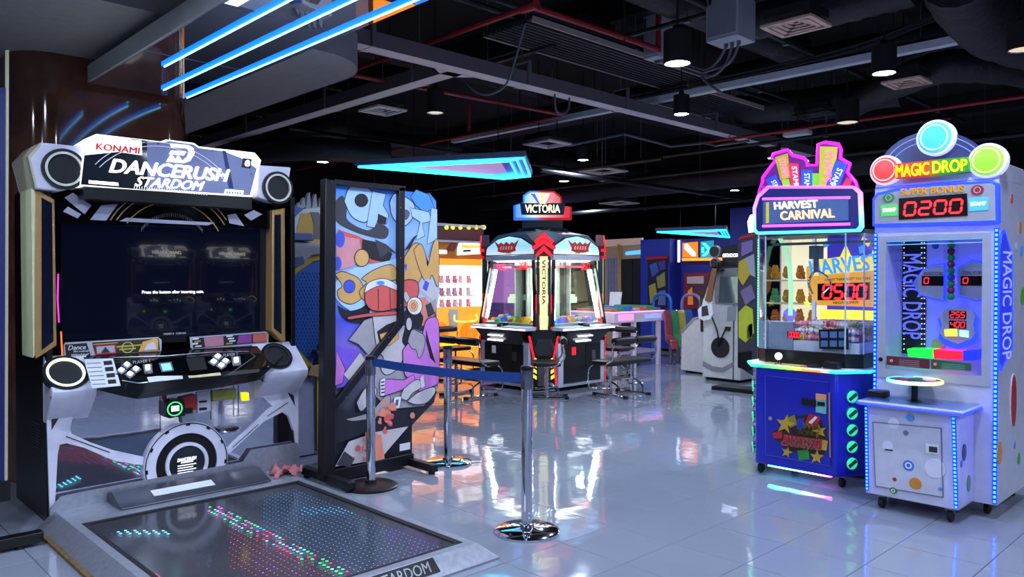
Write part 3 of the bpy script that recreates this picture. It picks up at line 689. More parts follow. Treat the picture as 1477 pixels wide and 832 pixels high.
# light columns at both sides of the screen
def column_light(pts, inner, y):
    o = MB(GOLD).pxz(DP(pts, y), y, y + .10).build('light_column', dance, bevel=.006)
    MB(mat('column_glass', '#15182a', .04, coat=1.0)).pxz(DP(inner, y - .002), y - .003, y + .003).build('column_glass', o, smooth=False)
column_light([(49, 274), (55, 274), (79, 288), (82, 498), (52, 518), (49, 510)], [(60, 285), (75, 293), (77, 492), (60, 505)], -.01)
column_light([(393, 303), (411, 300), (412, 494), (404, 490), (392, 477)], [(396, 310), (405, 309), (406, 482), (395, 473)], -.01)
MB(mat('column_side', '#c9c7a8', .4, emit='#8fb070', es=.08)).pxz(DP([(44, 272), (49, 274), (49, 512), (47, 516)], -.0), -.012, .25).build('side_skin', dance, smooth=False)
for pts, m in (([(81, 300), (86, 330), (84, 400), (88, 490)], NEONE), ):
    MB(glow('magenta_tube', '#e028c8', 1.5)).tube([(D(a, c, .0)[0], .0, D(a, c, .0)[1]) for a, c in ((84, 395), (83, 430), (85, 465))], .004, n=6).build('edge_tube', dance)
MB(glow('orange_tube', '#ff5a28', 1.5)).tube([(D(a, c)[0], .0, D(a, c)[1]) for a, c in ((88, 478), (90, 516))], .004, n=6).build('edge_tube', dance)
# marquee
MQ = [(116, 268), (121.7, 204), (139, 193), (233, 204), (240, 201), (280, 206), (287, 211), (367.6, 220), (377, 231), (364, 284)]
mq = MB(glow('marquee_white', '#e9eee2', 1.05)).pxz(DP(MQ, -.10), -.10, .16).build('marquee_case', dance, bevel=.004)
MB(glow('marquee_panel', '#4a5274', 1.2)).pxz(DP([(117, 266), (122, 222), (165, 203), (190, 200), (236, 206), (243, 203.5), (279, 208.5), (286, 213.5), (322, 218), (348, 228), (370, 243), (360.5, 281.5)], -.104), -.106, -.10).build('marquee_panel', mq, smooth=False)
MB(mat('marquee_dark', '#10131f', .2, coat=.5)).pxz(DP([(117, 266), (122, 221), (165, 203), (190, 201), (212, 204), (213, 274)], -.108), -.109, -.106).build('marquee_panel_dark', mq, smooth=False)
MB(mat('marquee_blue', '#27366e', .3)).pxz(DP([(321, 217), (326, 218), (337, 272), (330, 271)], -.108), -.109, -.106).build('marquee_stripe', mq, smooth=False)
LT = glow('logo_white', '#fdfdf4', 1.6)
cxm, czm = D(237, 285, -.11)
for r in (.40, .425): MB(mat('arc_line', '#b4b8cc', .4, emit='#b4b8cc', es=.5)).ringxz(cxm, czm - .08, r, r + .004, -.112, -.108, n=30, a0=.62, a1=2.52, sx=1.15).build('marquee_arc', mq)
def sheartext(s, pix, y, m, par, shear=.2, bold=.02, depth=.006, name='lettering'):
    """lettering whose lower-left, lower-right and upper-left corners are given as pixels on the plane y"""
    a, b_, c = DP(pix, y); o = text(s, 0, 1, 0, 1, 0, m, par, name, shear=shear, bold=bold, depth=depth)
    return map_obj(o, lambda v: Vector((a[0] + (b_[0] - a[0])*v.x + (c[0] - a[0])*v.z, y + v.y, a[1] + (b_[1] - a[1])*v.x + (c[1] - a[1])*v.z)))
sheartext('DANCERUSH', ((157, 248.5), (331, 262.5), (158, 228)), -.114, LT, mq, .25, .06)
sheartext('STARDOM', ((194, 268), (293, 275), (197, 254)), -.114, LT, mq, .25, .035)
MB(glow('marquee_white', '#e9eee2', 1.05)).pxz(DP([(120, 224), (122, 205), (139, 196), (204, 203), (205, 224), (170, 219)], -.11), -.112, -.108).build('marquee_patch', mq, smooth=False)
sheartext('KONAMI', ((138, 215.5), (201, 222), (139, 206)), -.114, glow('konami_red', '#b8102c', .6), mq, 0, .05)
MB(glow('badge_black', '#14161c', .1)).pxz(DP([(350.5, 228), (363, 229.5), (361, 243), (348.5, 241)], -.11), -.113, -.108).build('badge', mq, smooth=False)
sheartext('e', ((353, 239.5), (360, 240.2), (353.6, 230.5)), -.116, LT, mq, .1, .02)
mk = MB(LT); mk.pxz(DP([(128, 260), (170, 263.5), (171, 268), (128, 264.5)], -.11), -.114, -.108); mk.pxz(DP([(325, 273), (351, 275), (350, 283), (323, 281)], -.11), -.114, -.108)
for k in range(6): mk.pxz(DP([(327 + k*3.8, 275.5 + k*.3), (329 + k*3.8, 275.6 + k*.3), (328.5 + k*3.8, 279 + k*.3), (326.5 + k*3.8, 278.9 + k*.3)], -.1145), -.1155, -.114, GREY)
mk.build('marquee_small_print', mq, smooth=False)
rl = MB(LT)   # R emblem
for pts in ([(246, 207), (272, 209.5), (279, 214), (280, 222), (274, 232), (266, 235), (262, 233), (270, 226), (273, 219), (270, 214), (247, 212)], [(247, 217), (268, 219), (265, 224), (244, 222)], [(240, 233), (247, 222), (253, 230), (257, 224), (265, 235)]): rl.pxz(DP(pts, -.112), -.116, -.108)
rl.build('emblem', mq, smooth=False)
tk = MB(mat('tick_white', '#c9ccd8', .4, emit='#c9ccd8', es=.6))
for k in range(30):
    a0 = 193 + k*3.6; b0 = 267.5 + k*.33; tk.pxz(DP([(a0, b0 + 4.5), (a0 + 1.2, b0 + 4.6), (a0 + 1.8, b0 + .5), (a0 + .6, b0 + .4)], -.11), -.111, -.108)
tk.build('marquee_ticks', mq, smooth=False)
for px, py in ((210, 206), (228, 207), (308, 218), (363, 251)):
    x, z = D(px, py, -.11); MB(STEEL).pxz(circ(x, z, .006, 8), -.118, -.108).build('screw', mq)
MB(BLACK).box(-.62, .43, -.08, .1, 1.93, 2.015).build('marquee_base', dance, smooth=False)
# items fixed on the mirror sheet
def on_mirror(pts, m, n, y=.0, d=.008): return MB(m).pxz(DP(pts, y), y - d, y + .012).build(n, dance, smooth=False)
py_ = on_mirror([(235, 580), (242, 575), (262, 575), (263, 598), (240, 602), (235, 598)], BLACK, 'payment_reader', d=.05)
x0, z0 = D(242, 599, -.05); x1, z1 = D(262, 580, -.05)
MB(glow('green_glow', '#3fe06a', 1.2)).ringxz((x0 + x1)/2, (z0 + z1)/2, .040, .047, -.055, -.048, n=20, sx=1.05).build('green_ring', py_)
MB(glow('reader_screen', '#cfe6ff', 1.2)).box(x0 + .022, x1 - .018, -.056, -.048, z0 + .022, z1 - .018).build('reader_screen', py_, smooth=False)
on_mirror([(259, 573), (280, 568), (281, 590), (262, 593)], RED, 'coin_box', d=.02); on_mirror([(259, 594), (280, 590), (280, 607), (262, 610)], mat('sticker_grey', '#8b8f9b', .4), 'coin_box_sticker', d=.018); on_mirror([(265, 588), (276, 587), (276, 595), (265, 596)], BLACK, 'coin_slot', d=.024)
on_mirror([(235, 566), (240, 565), (240, 575), (235, 576)], RED, 'red_tag', d=.004)
on_mirror([(284, 566), (303, 563), (304, 592), (285, 596)], mat('label_white', '#c6c6d4', .5), 'paper_label', d=.003); on_mirror([(287, 578), (298, 577), (298, 580), (287, 581)], BLACK, 'label_print', d=.005); on_mirror([(287, 588), (298, 587), (298, 591), (287, 592)], BLACK, 'label_print', d=.005)
on_mirror([(306, 563), (340, 560), (341, 575), (307, 579)], mat('notice_olive', '#9c9a3e', .6), 'notice', d=.004); on_mirror([(349, 566), (358, 566), (359, 577), (350, 578)], glow('yellow_tag', '#f2e400', .8), 'yellow_tag', d=.006)
# steel kick strip with bolts, foot rail
kick = MB(mat('pad_steel', '#9fa2b0', .35, .55, var=.12, scale=30)).pxz([(-.80, .10), (-.74, .165), (-.62, .17), (-.30, .175), (.38, .185), (.44, .26), (.79, .26), (.81, .20), (.81, .05), (-.80, .05)], -.035, -.022).build('kick_strip', dance, smooth=False)
for px, py in ((89, 738), (132, 731), (172, 722), (357, 688), (387, 682), (417, 676)):
    x, z = D(px, py, -.035); MB(CHROME).lathe([(.0, -.022), (.012, -.02), (.014, -.005), (.014, .0)], (x, -.035, z), n=10, axis='y').build('bolt', kick)
# pad
pad = bpy.data.objects.new('pad', None); COL.objects.link(pad); pad.parent = dance; pad.location = (-.0625, 0, 0)
PX, PYB, PYF, PT = .7975, -.03, -2.25, .085
rim = MB(mat('pad_steel', '#9fa2b0', .35, .55, var=.12, scale=30)); bi = .085
def ringface(o0, o1):
    n = len(o0); rim.raw(o0 + o1, [(i, (i + 1) % n, (i + 1) % n + n, i + n) for i in range(n)])
fo = [(-PX, PYF, .012), (PX, PYF, .012), (PX, PYB, .012), (-PX, PYB, .012)]; f0 = [(x, y, 0) for x, y, z in fo]
ti = [(-PX + bi, PYF + bi, PT), (PX - bi, PYF + bi, PT), (PX - bi, PYB, PT), (-PX + bi, PYB, PT)]
t2 = [(-PX + bi + .045, PYF + bi + .05, PT), (PX - bi - .045, PYF + bi + .05, PT), (PX - bi - .045, PYB - .36, PT), (-PX + bi + .045, PYB - .36, PT)]
t3 = [(x, y, PT - .012) for x, y, z in t2]
for a_, b_ in ((f0, fo), (fo, ti), (ti, t2), (t2, t3)): ringface(a_, b_)
rim.build('pad_rim', pad, smooth=False)
gx0, gx1, gy0, gy1 = t2[0][0], t2[1][0], t2[0][1], t2[2][1]
MB(BLACK).box(gx0, gx1, gy0, gy1, .0, PT - .03).build('pad_tray', pad, smooth=False)
sk = MB(BLACKM)
for a_ in ((gx0, gx1, gy0, gy0 + .03), (gx0, gx1, gy1 - .03, gy1), (gx0, gx0 + .03, gy0, gy1), (gx1 - .03, gx1, gy0, gy1)): sk.box(*a_, PT - .012, PT - .003)
sk.build('pad_gasket', pad, smooth=False)
def pad_glass():
    m = bpy.data.materials.new('pad_glass'); m.use_nodes = True; nt = m.node_tree; N = nt.nodes; L = nt.links; N.remove(N['Principled BSDF'])
    tr = N.new('ShaderNodeBsdfTransparent'); tr.inputs[0].default_value = (.8, .8, .86, 1)
    pb = N.new('ShaderNodeBsdfPrincipled'); pb.inputs['Base Color'].default_value = (.10, .10, .12, 1); pb.inputs['Roughness'].default_value = .10; pb.inputs['Specular IOR Level'].default_value = .8
    g = N.new('ShaderNodeTexCoord'); n = N.new('ShaderNodeTexNoise'); n.inputs['Scale'].default_value = 2.2; n.inputs['Detail'].default_value = 5; L.new(g.outputs['Object'], n.inputs['Vector'])
    mr = N.new('ShaderNodeMapRange'); mr.inputs[1].default_value = .35; mr.inputs[2].default_value = .75; mr.inputs[3].default_value = .08; mr.inputs[4].default_value = .22; L.new(n.outputs['Fac'], mr.inputs[0]); L.new(mr.outputs[0], pb.inputs['Roughness'])
    mx = N.new('ShaderNodeMixShader'); mx.inputs[0].default_value = .44
    L.new(tr.outputs[0], mx.inputs[1]); L.new(pb.outputs[0], mx.inputs[2]); L.new(mx.outputs[0], N['Material Output'].inputs[0]); return m
MB(pad_glass()).box(gx0, gx1, gy0, gy1, PT - .016, PT - .010).build('pad_glass', pad, smooth=False)
LEDC = {'b': glow('led_blue', '#49b8ff', 8), 'r': glow('led_red', '#ff3048', 9), 'g': glow('led_green', '#38ff7a', 14), 'm': glow('led_magenta', '#ff48d8', 14), 'c': glow('led_cyan', '#70f0ff', 14), 'w': glow('led_white', '#e8f4ff', 9), 'd': glow('led_dim', '#8a90c8', 2.5)}
led = {k: MB(v) for k, v in LEDC.items()}
random.seed(3); st = .037
nx = int((gx1 - gx0 - .1)/st); ny = int((gy1 - gy0 - .1)/st)
for i in range(nx):
    for j in range(ny):
        x = gx0 + .05 + i*st; y = gy0 + .05 + j*st
        u = (x - gx0)/(gx1 - gx0); v = (gy1 - y)/(gy1 - gy0)          # u left..right, v back..front
        u2, v2, d2 = proj((DX - y, DY + x - .0625, PT))
        f = (u2 - 320)/190.0; line = 735 + f*92
        off = v2 - line; s = .0032; c = 'd'
        if 300 < u2 < 540 and abs(off) < 9:
            c = random.choice('ggcm' if f < .25 else ('rmbc' if f < .55 else 'gcgr')); s = .0085
            if random.random() < .25: c, s = 'd', .004
        elif off < -9 and u2 > 380: c = 'b'; s = .0036 + (.003 if 434 < u2 < 520 and 726 < v2 < 736 else 0)
        elif off > 9 and off < 70 and u2 > 330: c = 'r' if random.random() < .8 else 'm'; s = .0034
        elif 165 < u2 < 245 and abs(v2 - (800 + (u2 - 165)*.5)) < 9: c = 'r'; s = .007
        elif 170 < u2 < 245 and 758 < v2 < 764: c = 'c'; s = .008
        elif random.random() < .35: c = 'd'
        else: continue
        led[c].face([(x + s*math.cos(k*PI/3), y + s*math.sin(k*PI/3), PT - .022) for k in range(6)])
for k, mb in led.items():
    if mb.v: tag(mb.build('led_dots', pad, smooth=False, normals=False), kind='stuff')
MB(mat('rail_steel', '#4a4c56', .35, .5)).pyz([(-.05, PT), (-.05, .15), (-.12, .155), (-.30, PT + .012), (-.30, PT)], -.43, .52).build('foot_rail', pad, bevel=.006)
MB(WHITE).prism([(-.22, -.24, .118), (.16, -.24, .118), (.16, -.17, .138), (-.22, -.17, .138)], [(-.22, -.241, .121), (.16, -.241, .121), (.16, -.172, .141), (-.22, -.172, .141)]).build('warning_sticker', pad, smooth=False)
ins = MB(BLACK).prism([(-.12, PYF + .02, .028), (.42, PYF + .02, .028), (.42, PYF + .082, .080), (-.12, PYF + .082, .080)], [(-.12, PYF + .016, .032), (.42, PYF + .016, .032), (.42, PYF + .078, .084), (-.12, PYF + .078, .084)]).build('name_plate', pad, smooth=False)
o = text('DANCERUSH STARDOM', -.34, .38, 0, 1, 0, WHITE, pad, shear=.2, bold=.015)
map_obj(o, lambda v: Vector((v.x, PYF + .022 + v.z*.044, .040 + v.z*.037)))
MB(mat('timber_strip', '#6b5230', .7, var=.4, scale=30)).box(-PX - .03, -PX - .004, PYF, -.25, 0, .018).build('edge_strip', pad, smooth=False)
# pink cloth on the kick strip
random.seed(5)
def cloth():
    p = at(392, 695, X=DX + .1); mb = MB(mat('pink_cloth', '#b56a72', .85, bump=.3, bscale=50)); n = 12; vs = []
    for i in range(n + 1):
        for j in range(n + 1):
            u, v = i/n - .5, j/n - .5; fold = .028*math.sin(u*13 + v*5) + .018*math.sin(v*15 - u*7)
            x = u*.19*(1 + .5*v) + .03*math.sin(v*9); y = v*.20 + .03*math.sin(u*11); vs.append((y, x, max(.001, .022 + fold - .04*(abs(u) + abs(v))*.5)))
    fs = [(i*(n + 1) + j, (i + 1)*(n + 1) + j, (i + 1)*(n + 1) + j + 1, i*(n + 1) + j + 1) for i in range(n) for j in range(n)]
    mb.raw(vs, fs); o = mb.build('cleaning_cloth', ang=180); so = o.modifiers.new('thick', 'SOLIDIFY'); so.thickness = .004
    o.location = (DX + .14, 2.64, PT + .003); return tag(o, 'crumpled pink cleaning cloth lying on the back edge of the dance pad', 'cloth')
cloth()
# ================================================================== graffiti partition
GX = -4.86
gy0 = at(480, 480, X=GX).y; 
def G(px, py): p = at(px, py, X=GX); return (p.y - GY, p.z)
GY = 3.2
def GP(pts): return [G(a, b) for a, b in pts]
graf = thing('graffiti_partition', 'tall graffiti board with a capped figure in a black steel frame behind the barrier posts', 'partition', (GX, GY, 0), PI/2)
BOARD = [(480, 266), (620, 279), (629, 290), (631, 560), (626, 580), (545, 664), (477, 678)]
bm = gradmat('graffiti_ground', [(0, '#20263c'), (.18, '#2b2b33'), (.30, '#5a5a70'), (.42, '#8a6fd0'), (.52, '#4a58d8'), (.66, '#8fb0e8'), (.84, '#9cc4f2'), (1, '#2f86ea')], 'Z', .1, 2.12)
MB(bm).pxz(GP(BOARD), .0, .012).build('board', graf, smooth=False)
PC = {k: mat('ink_' + k, c, .45) for k, c in dict(black='#201e26', grey='#a8a2a8', lgrey='#cbc2c4', coral='#dd5f58', coral2='#ea8a74', tan='#dba862', blue='#4a9af4', lblue='#b4d4fa', violet='#7a58d8', pink='#d07ad0', white='#ecE8ea', amber='#f0b468', slate='#5d6178', dgrey='#3f3e47', navy='#4458d0', rose='#dd949c').items()}
LAY = [0]
def art(pts, c, outline=0):
    LAY[0] += 1; y = -.0004*LAY[0]
    gp = GP(pts); mb = ART
    if outline:
        cx = sum(p[0] for p in gp)/len(gp); cz = sum(p[1] for p in gp)/len(gp)
        o2 = []
        for i in range(len(gp)):
            a, b, c2 = Vector(gp[i - 1]), Vector(gp[i]), Vector(gp[(i + 1) % len(gp)])
            d1 = (b - a).normalized(); d2 = (c2 - b).normalized(); n = Vector((d1.y + d2.y, -d1.x - d2.x))
            n = n.normalized() if n.length > 1e-6 else Vector((d1.y, -d1.x))
            o2.append(n)
        area = sum(gp[i - 1][0]*gp[i][1] - gp[i][0]*gp[i - 1][1] for i in range(len(gp))); s = 1 if area > 0 else -1
        mb.fxz([(p[0] + n.x*outline*s, p[1] + n.y*outline*s) for p, n in zip(gp, o2)], y, PC['black']); y -= .0002
    mb.fxz(gp, y, PC[c])
def curve(pts, k=4):
    P = smooth_path([(*p, 0) for p in pts + [pts[0]]], k)[:-1]; return [(p.x, p.y) for p in P]
def blob(cx, cy, rx, ry, n=14): return [(cx + rx*math.cos(2*PI*i/n), cy + ry*math.sin(2*PI*i/n)) for i in range(n)]
ART = MB(PC['black'])
# upper lettering "ORBIT"
art(curve([(482, 292), (494, 282), (500, 300), (502, 318), (530, 332), (545, 322), (560, 330), (556, 344), (535, 342), (505, 332), (484, 318)]), 'dgrey')
art(curve([(497, 290), (505, 270), (525, 270), (537, 280), (532, 305), (527, 320), (508, 312)]), 'lblue', .008); art(blob(521, 289, 10, 10), 'black')
art([(537, 276), (556, 280), (552, 296), (560, 310), (557, 322), (546, 312), (540, 328), (529, 326)], 'lblue', .007); art([(545, 308), (558, 314), (556, 324), (544, 322)], 'black')
art(curve([(562, 292), (570, 279), (585, 285), (597, 296), (594, 315), (580, 326), (566, 312)]), 'lblue', .007); art(curve([(578, 305), (586, 302), (591, 308), (586, 317), (579, 313)]), 'slate')
art([(592, 284), (600, 274), (618, 281), (626, 300), (612, 306), (600, 296)], 'blue', .006); art([(592, 300), (618, 306), (622, 318), (608, 322), (612, 340), (600, 346), (606, 320), (594, 312)], 'lblue', .006)
art([(622, 300), (630, 302), (630, 345), (616, 352)], 'lblue', .005)
art([(596, 342), (602, 338), (590, 358), (582, 362)], 'black'); art([(486, 330), (500, 335), (515, 340), (532, 348), (544, 360), (560, 380), (545, 385), (522, 372), (500, 350)], 'coral')
art([(484, 334), (500, 342), (518, 345), (522, 372), (508, 384), (486, 390)], 'rose'); art(blob(490, 345, 7, 12), 'navy'); art(blob(486, 380, 6, 10), 'navy')
art([(522, 345), (548, 350), (565, 366), (560, 380), (535, 374), (521, 362)], 'black'); art([(540, 345), (556, 352), (572, 366), (562, 362), (548, 372)], 'dgrey')
# middle lettering "JIZUM"
art(curve([(482, 408), (500, 392), (520, 384), (560, 376), (600, 366), (630, 385), (630, 440), (610, 432), (600, 450), (570, 448), (520, 452), (500, 445), (484, 430)]), 'lblue')
art(curve([(486, 440), (502, 448), (520, 444), (532, 436), (530, 460), (512, 466), (494, 458)]), 'black')
art(curve([(483, 396), (492, 392), (505, 396), (516, 402), (523, 415), (520, 430), (505, 438), (490, 432), (486, 420), (493, 412)]), 'tan', .006); art(blob(503, 413, 8, 9), 'navy', .005); art(blob(521, 372, 10, 12), 'tan', .006)
art(curve([(520, 402), (538, 390), (562, 382), (572, 392), (572, 402), (556, 406), (570, 412), (568, 424), (540, 424), (524, 432), (518, 420), (528, 408)]), 'tan', .006)
art(curve([(572, 388), (582, 372), (596, 352), (606, 355), (612, 380), (606, 400), (598, 412), (584, 412), (572, 402)]), 'tan', .006); art([(581, 383), (586, 380), (585, 392)], 'navy')
art(curve([(596, 360), (606, 352), (613, 370), (616, 384), (624, 352), (631, 350), (631, 412), (622, 396), (616, 408), (608, 398), (600, 376)]), 'tan', .006)
art([(606, 405), (618, 402), (630, 420), (630, 440), (616, 428), (604, 420)], 'lgrey'); art([(612, 404), (618, 408), (614, 420), (608, 416)], 'navy')
# big grey ground of the figure
art([(531, 462), (582, 455), (592, 452), (628, 430), (631, 560), (610, 585), (560, 590), (540, 570), (520, 520), (536, 498)], 'grey')
art(blob(608, 456, 20, 22), 'dgrey'); art([(596, 430), (612, 428), (626, 446), (624, 466), (608, 470), (600, 452)], 'coral2'); art([(612, 440), (620, 436), (626, 452), (616, 458)], 'dgrey')
# left purple and violet shapes
art([(502, 490), (524, 462), (536, 458), (546, 500), (532, 514), (516, 496)], 'grey', .006); art([(482, 498), (512, 504), (522, 530), (500, 556), (484, 560)], 'violet'); art([(484, 506), (496, 532), (492, 552), (482, 556)], 'pink', .006); art([(494, 540), (518, 508), (526, 520), (506, 552)], 'lgrey', .005)
# face and hair
art(curve([(536, 456), (570, 452), (582, 470), (586, 500), (572, 530), (556, 540), (548, 530), (552, 516), (542, 500)]), 'lgrey', .006)
art([(542, 478), (556, 468), (572, 462), (570, 470), (550, 482), (552, 500), (546, 496)], 'black'); art([(546, 482), (572, 474), (573, 488), (560, 498), (550, 496)], 'amber', .004); art([(552, 483), (570, 478), (571, 484), (556, 488)], 'coral2')
art(curve([(574, 462), (590, 440), (608, 455), (604, 472), (592, 476), (588, 500), (578, 492), (582, 470)]), 'black')
art(blob(588, 467, 4, 9), 'lgrey', .003)
# cap, brim, headphone
art(curve([(525, 424), (532, 414), (550, 408), (570, 410), (586, 404), (600, 408), (600, 428), (588, 440), (570, 444), (550, 448), (534, 446), (526, 436)]), 'coral', .008); art(curve([(524, 422), (530, 408), (552, 402), (572, 412), (570, 418), (550, 411), (534, 416)]), 'white', .005); art(blob(547, 408, 6, 3), 'blue')
for x in (543, 560): art([(x, 416), (x + 1, 416), (x + 1.6, 446), (x + .6, 446)], 'black')
art(curve([(500, 457), (530, 452), (570, 449), (570, 453), (530, 456), (502, 460)]), 'coral', .004)
art([(578, 424), (584, 420), (590, 432), (584, 436)], 'lgrey', .004); art(blob(596, 441, 10.5, 12.5), 'white', .006); art(blob(594, 441, 6.5, 8), 'amber', .003); art(blob(594, 441, 3, 4), 'coral2', .003)
# jacket
art(curve([(579, 505), (586, 496), (594, 490), (606, 484), (612, 464), (620, 458), (629, 462), (631, 500), (630, 548), (622, 556), (604, 566), (598, 548), (582, 540)]), 'pink', .007)
art(curve([(586, 492), (592, 476), (600, 478), (610, 486), (608, 506), (602, 516), (598, 504), (592, 502)]), 'grey', .006); art([(612, 474), (616, 490), (626, 524), (618, 516), (612, 492)], 'black')
art([(550, 546), (580, 548), (594, 540), (596, 548), (576, 562), (552, 570)], 'pink', .006); art([(546, 548), (553, 544), (552, 570), (546, 570)], 'white', .004)
for k in range(4): art([(547, 550 + k*5), (552, 549 + k*5), (552, 551 + k*5), (547, 552 + k*5)], 'black')
art(curve([(580, 560), (596, 548), (604, 550), (604, 558), (592, 566), (584, 576), (576, 572)]), 'lgrey', .005); art([(603, 544), (608, 540), (610, 556), (605, 560)], 'white', .004)
art(curve([(512, 580), (524, 560), (536, 556), (540, 566), (530, 580), (518, 592)]), 'lgrey', .006); art(curve([(585, 578), (600, 566), (622, 558), (624, 566), (612, 580), (596, 582)]), 'lgrey', .006)
# lower dark ground with splashes
art([(479, 590), (530, 596), (560, 590), (600, 588), (584, 622), (520, 626), (480, 640)], 'black'); art(curve([(496, 604), (520, 598), (534, 592), (552, 572), (560, 572), (556, 590), (540, 600), (510, 606)]), 'grey', .004)
art([(566, 572), (576, 571), (573, 588), (563, 589)], 'white', .004); art([(568, 576), (572, 575), (571, 584), (567, 585)], 'slate')
art([(480, 672), (500, 636), (540, 622), (586, 614), (560, 644), (545, 662)], 'lgrey')
random.seed(21)
for k in range(46):
    cx, cy = (552 + random.gauss(0, 9), 598 + random.gauss(0, 9)) if k < 22 else (536 + random.gauss(0, 15), 640 + random.gauss(0, 10))
    if cx > 625 - (cy - 560)*1.0 or cx < 490: continue
    r = random.uniform(1.2, 6.5); art(curve([(cx + r*random.uniform(.6, 1.2)*math.cos(a), cy + r*random.uniform(.6, 1.2)*math.sin(a)) for a in [i*PI/4 for i in range(8)]], 2), 'coral2' if k % 3 else 'coral')
art(blob(590, 598, 3.6, 4.6), 'coral2'); art([(522, 622), (545, 626), (550, 660), (526, 666)], 'coral2')
art([(482, 668), (492, 650), (506, 660), (500, 672)], 'dgrey', .004)
tag(ART.build('printed_artwork', graf, smooth=False, normals=False), None)
FRM = mat('frame_black', '#08080c', .4)
yf = -.045
fl = MB(FRM)
pl = GP([(465, 258), (480, 262), (479, 690), (461, 693)]); fl.pxz(pl, yf, .03); fl.build('post', graf, bevel=.004)
MB(FRM).pxz(GP([(478, 259), (580, 269), (580, 277), (479, 267)]), yf, .03).build('top_rail', graf, bevel=.004)
MB(FRM).pxz(GP([(571, 270), (579.5, 271), (578, 470), (570, 464)]), yf, .0).build('post', graf, bevel=.004)
MB(FRM).pxz(GP([(570, 462), (578, 468), (479, 592), (478, 578)]), yf, .0).build('diagonal_brace', graf, bevel=.004)
MB(FRM).pxz(GP([(478, 676), (592, 652), (592, 668), (478, 694)]), yf, .03).build('bottom_rail', graf, bevel=.004)
MB(FRM).pxz(GP([(592, 610), (592, 655), (540, 664)]), -.02, .0).build('corner_plate', graf, smooth=False)
MB(WHITE).pxz(GP([(574, 640), (589, 637), (589, 647), (574, 650)]), -.023, -.019).build('maker_label', graf, smooth=False)
for py0, ln in ((470, .34), (588, .34)):
    x = G(py0, 690)[0]
    f = MB(FRM).box(x - .03, x + .03, -.34, .3, .02, .075).build('foot', graf, bevel=.004)
    MB(RUBBER).cyl((x, -.3, 0), (x, -.3, .02), .025, n=10).build('foot_pad', f); MB(RUBBER).cyl((x, .26, 0), (x, .26, .02), .025, n=10).build('foot_pad', f)
for q in ((573, 300), (573, 372), (573, 440), (556, 486), (494, 572), (474, 262), (558, 271)):
    x, z = G(*q); MB(STEEL).lathe([(0, -.004), (.005, -.003), (.006, 0)], (x, yf, z), n=8, axis='y').build('screw', graf)
# ================================================================== barrier posts
def stanchion(x, y, h, label, basem=CHROME):
    t = thing('barrier_post', label, 'barrier post', (x, y, 0), 0, 'chrome queue barrier posts')
    MB(basem).lathe([(.185, 0), (.188, .012), (.17, .022), (.08, .03), (.04, .034), (.04, .05), (.032, .055)], n=40).build('base', t)
    MB(CHROME).lathe([(.0, .03), (.0315, .03), (.0315, h - .13), (.0, h - .13)], n=24).build('post', t)
    MB(mat('belt_head', '#7d7f88', .2, .9)).lathe([(.0, h - .135), (.033, h - .135), (.036, h - .13), (.036, h - .025), (.030, h - .02)], n=24).build('belt_head', t)
    MB(mat('cap_dark', '#22222a', .3, .5)).lathe([(.0, h), (.028, h), (.036, h - .006), (.036, h - .025), (0, h - .025)], n=24).build('cap', t)
    return t
s1 = at(760, 767, Z=0); s2 = at(535, 702, Z=0); s3 = at(646, 668, Z=0)
A1 = stanchion(s1.x, s1.y, .955, 'nearest chrome barrier post with a mirror-bright round base'); A2 = stanchion(s2.x, s2.y, .915, 'chrome barrier post with its round base coloured as in shade, in front of the graffiti board', mat('shaded_base', '#2a2321', .35, .6)); A3 = stanchion(s3.x, s3.y, .925, 'farthest chrome barrier post standing clear of the graffiti board')  # second base takes a dark colour for the shade on it
BELT = mat('belt_blue', '#0e3a86', .6, bump=.2, bscale=200)
a = Vector((s1.x, s1.y, .885)); c = Vector((s2.x, s2.y, .875)); d = (c - a); n = Vector((-d.y, d.x, 0)).normalized()*.0015
mb = MB(BELT); K = 10; top = []; bot = []
for i in range(K + 1):
    p = a + d*(i/K); sag = -.02*4*(i/K)*(1 - i/K); top.append(p + Vector((0, 0, .028 + sag))); bot.append(p + Vector((0, 0, -.028 + sag)))
for i in range(K): mb.prism([top[i] + n, top[i + 1] + n, bot[i + 1] + n, bot[i] + n], [top[i] - n, top[i + 1] - n, bot[i + 1] - n, bot[i] - n])
bo = mb.build('belt', A1); bo.location = (-s1.x, -s1.y, 0); tag(bo, 'blue retractable belt')
# ================================================================== ball drop redemption machine
MX, MY = -1.68, 5.32
def Mp(px, py, y=0.0): p = at(px, py, Y=MY + y); return (p.x - MX, p.z)
def MP(pts, y=0.0): return [Mp(a, b, y) for a, b in pts]
md = thing('ball_drop_machine', 'white ball drop redemption machine with blue light strips and three round discs on top', 'arcade machine', (MX, MY, 0))
MW = mat('cabinet_white', '#b9b9d2', .3, coat=.3)
LEDB = glow('led_strip_blue', '#0a34ff', 16, '#5a8cff'); LEDBD = glow('strip_base_blue', '#0c20d0', 1.6); BLUEG = glow('blue_edge', '#1024ff', 4)
def led_line(parent, a, b, n, w=.012, m=LEDB, base=LEDBD, nrm=(0, -1, 0), name='led_strip'):
    a, b = Vector(a), Vector(b); d = (b - a); L = d.length; d.normalize(); nn = Vector(nrm); s = d.cross(nn).normalized()
    o = MB(base); P = [a - s*w, b - s*w, b + s*w, a + s*w]; o.prism([p for p in P], [p + nn*.004 for p in P]); ob = o.build(name, parent, smooth=False)
    k = MB(m)
    for i in range(n):
        c = a + d*(L*(i + .5)/n); h = L/n*.28; P = [c - s*w*.6 - d*h, c - s*w*.6 + d*h, c + s*w*.6 + d*h, c + s*w*.6 - d*h]
        k.prism([p + nn*.004 for p in P], [p + nn*.008 for p in P])
    k.build('led', ob, smooth=False); return ob
HW = .36
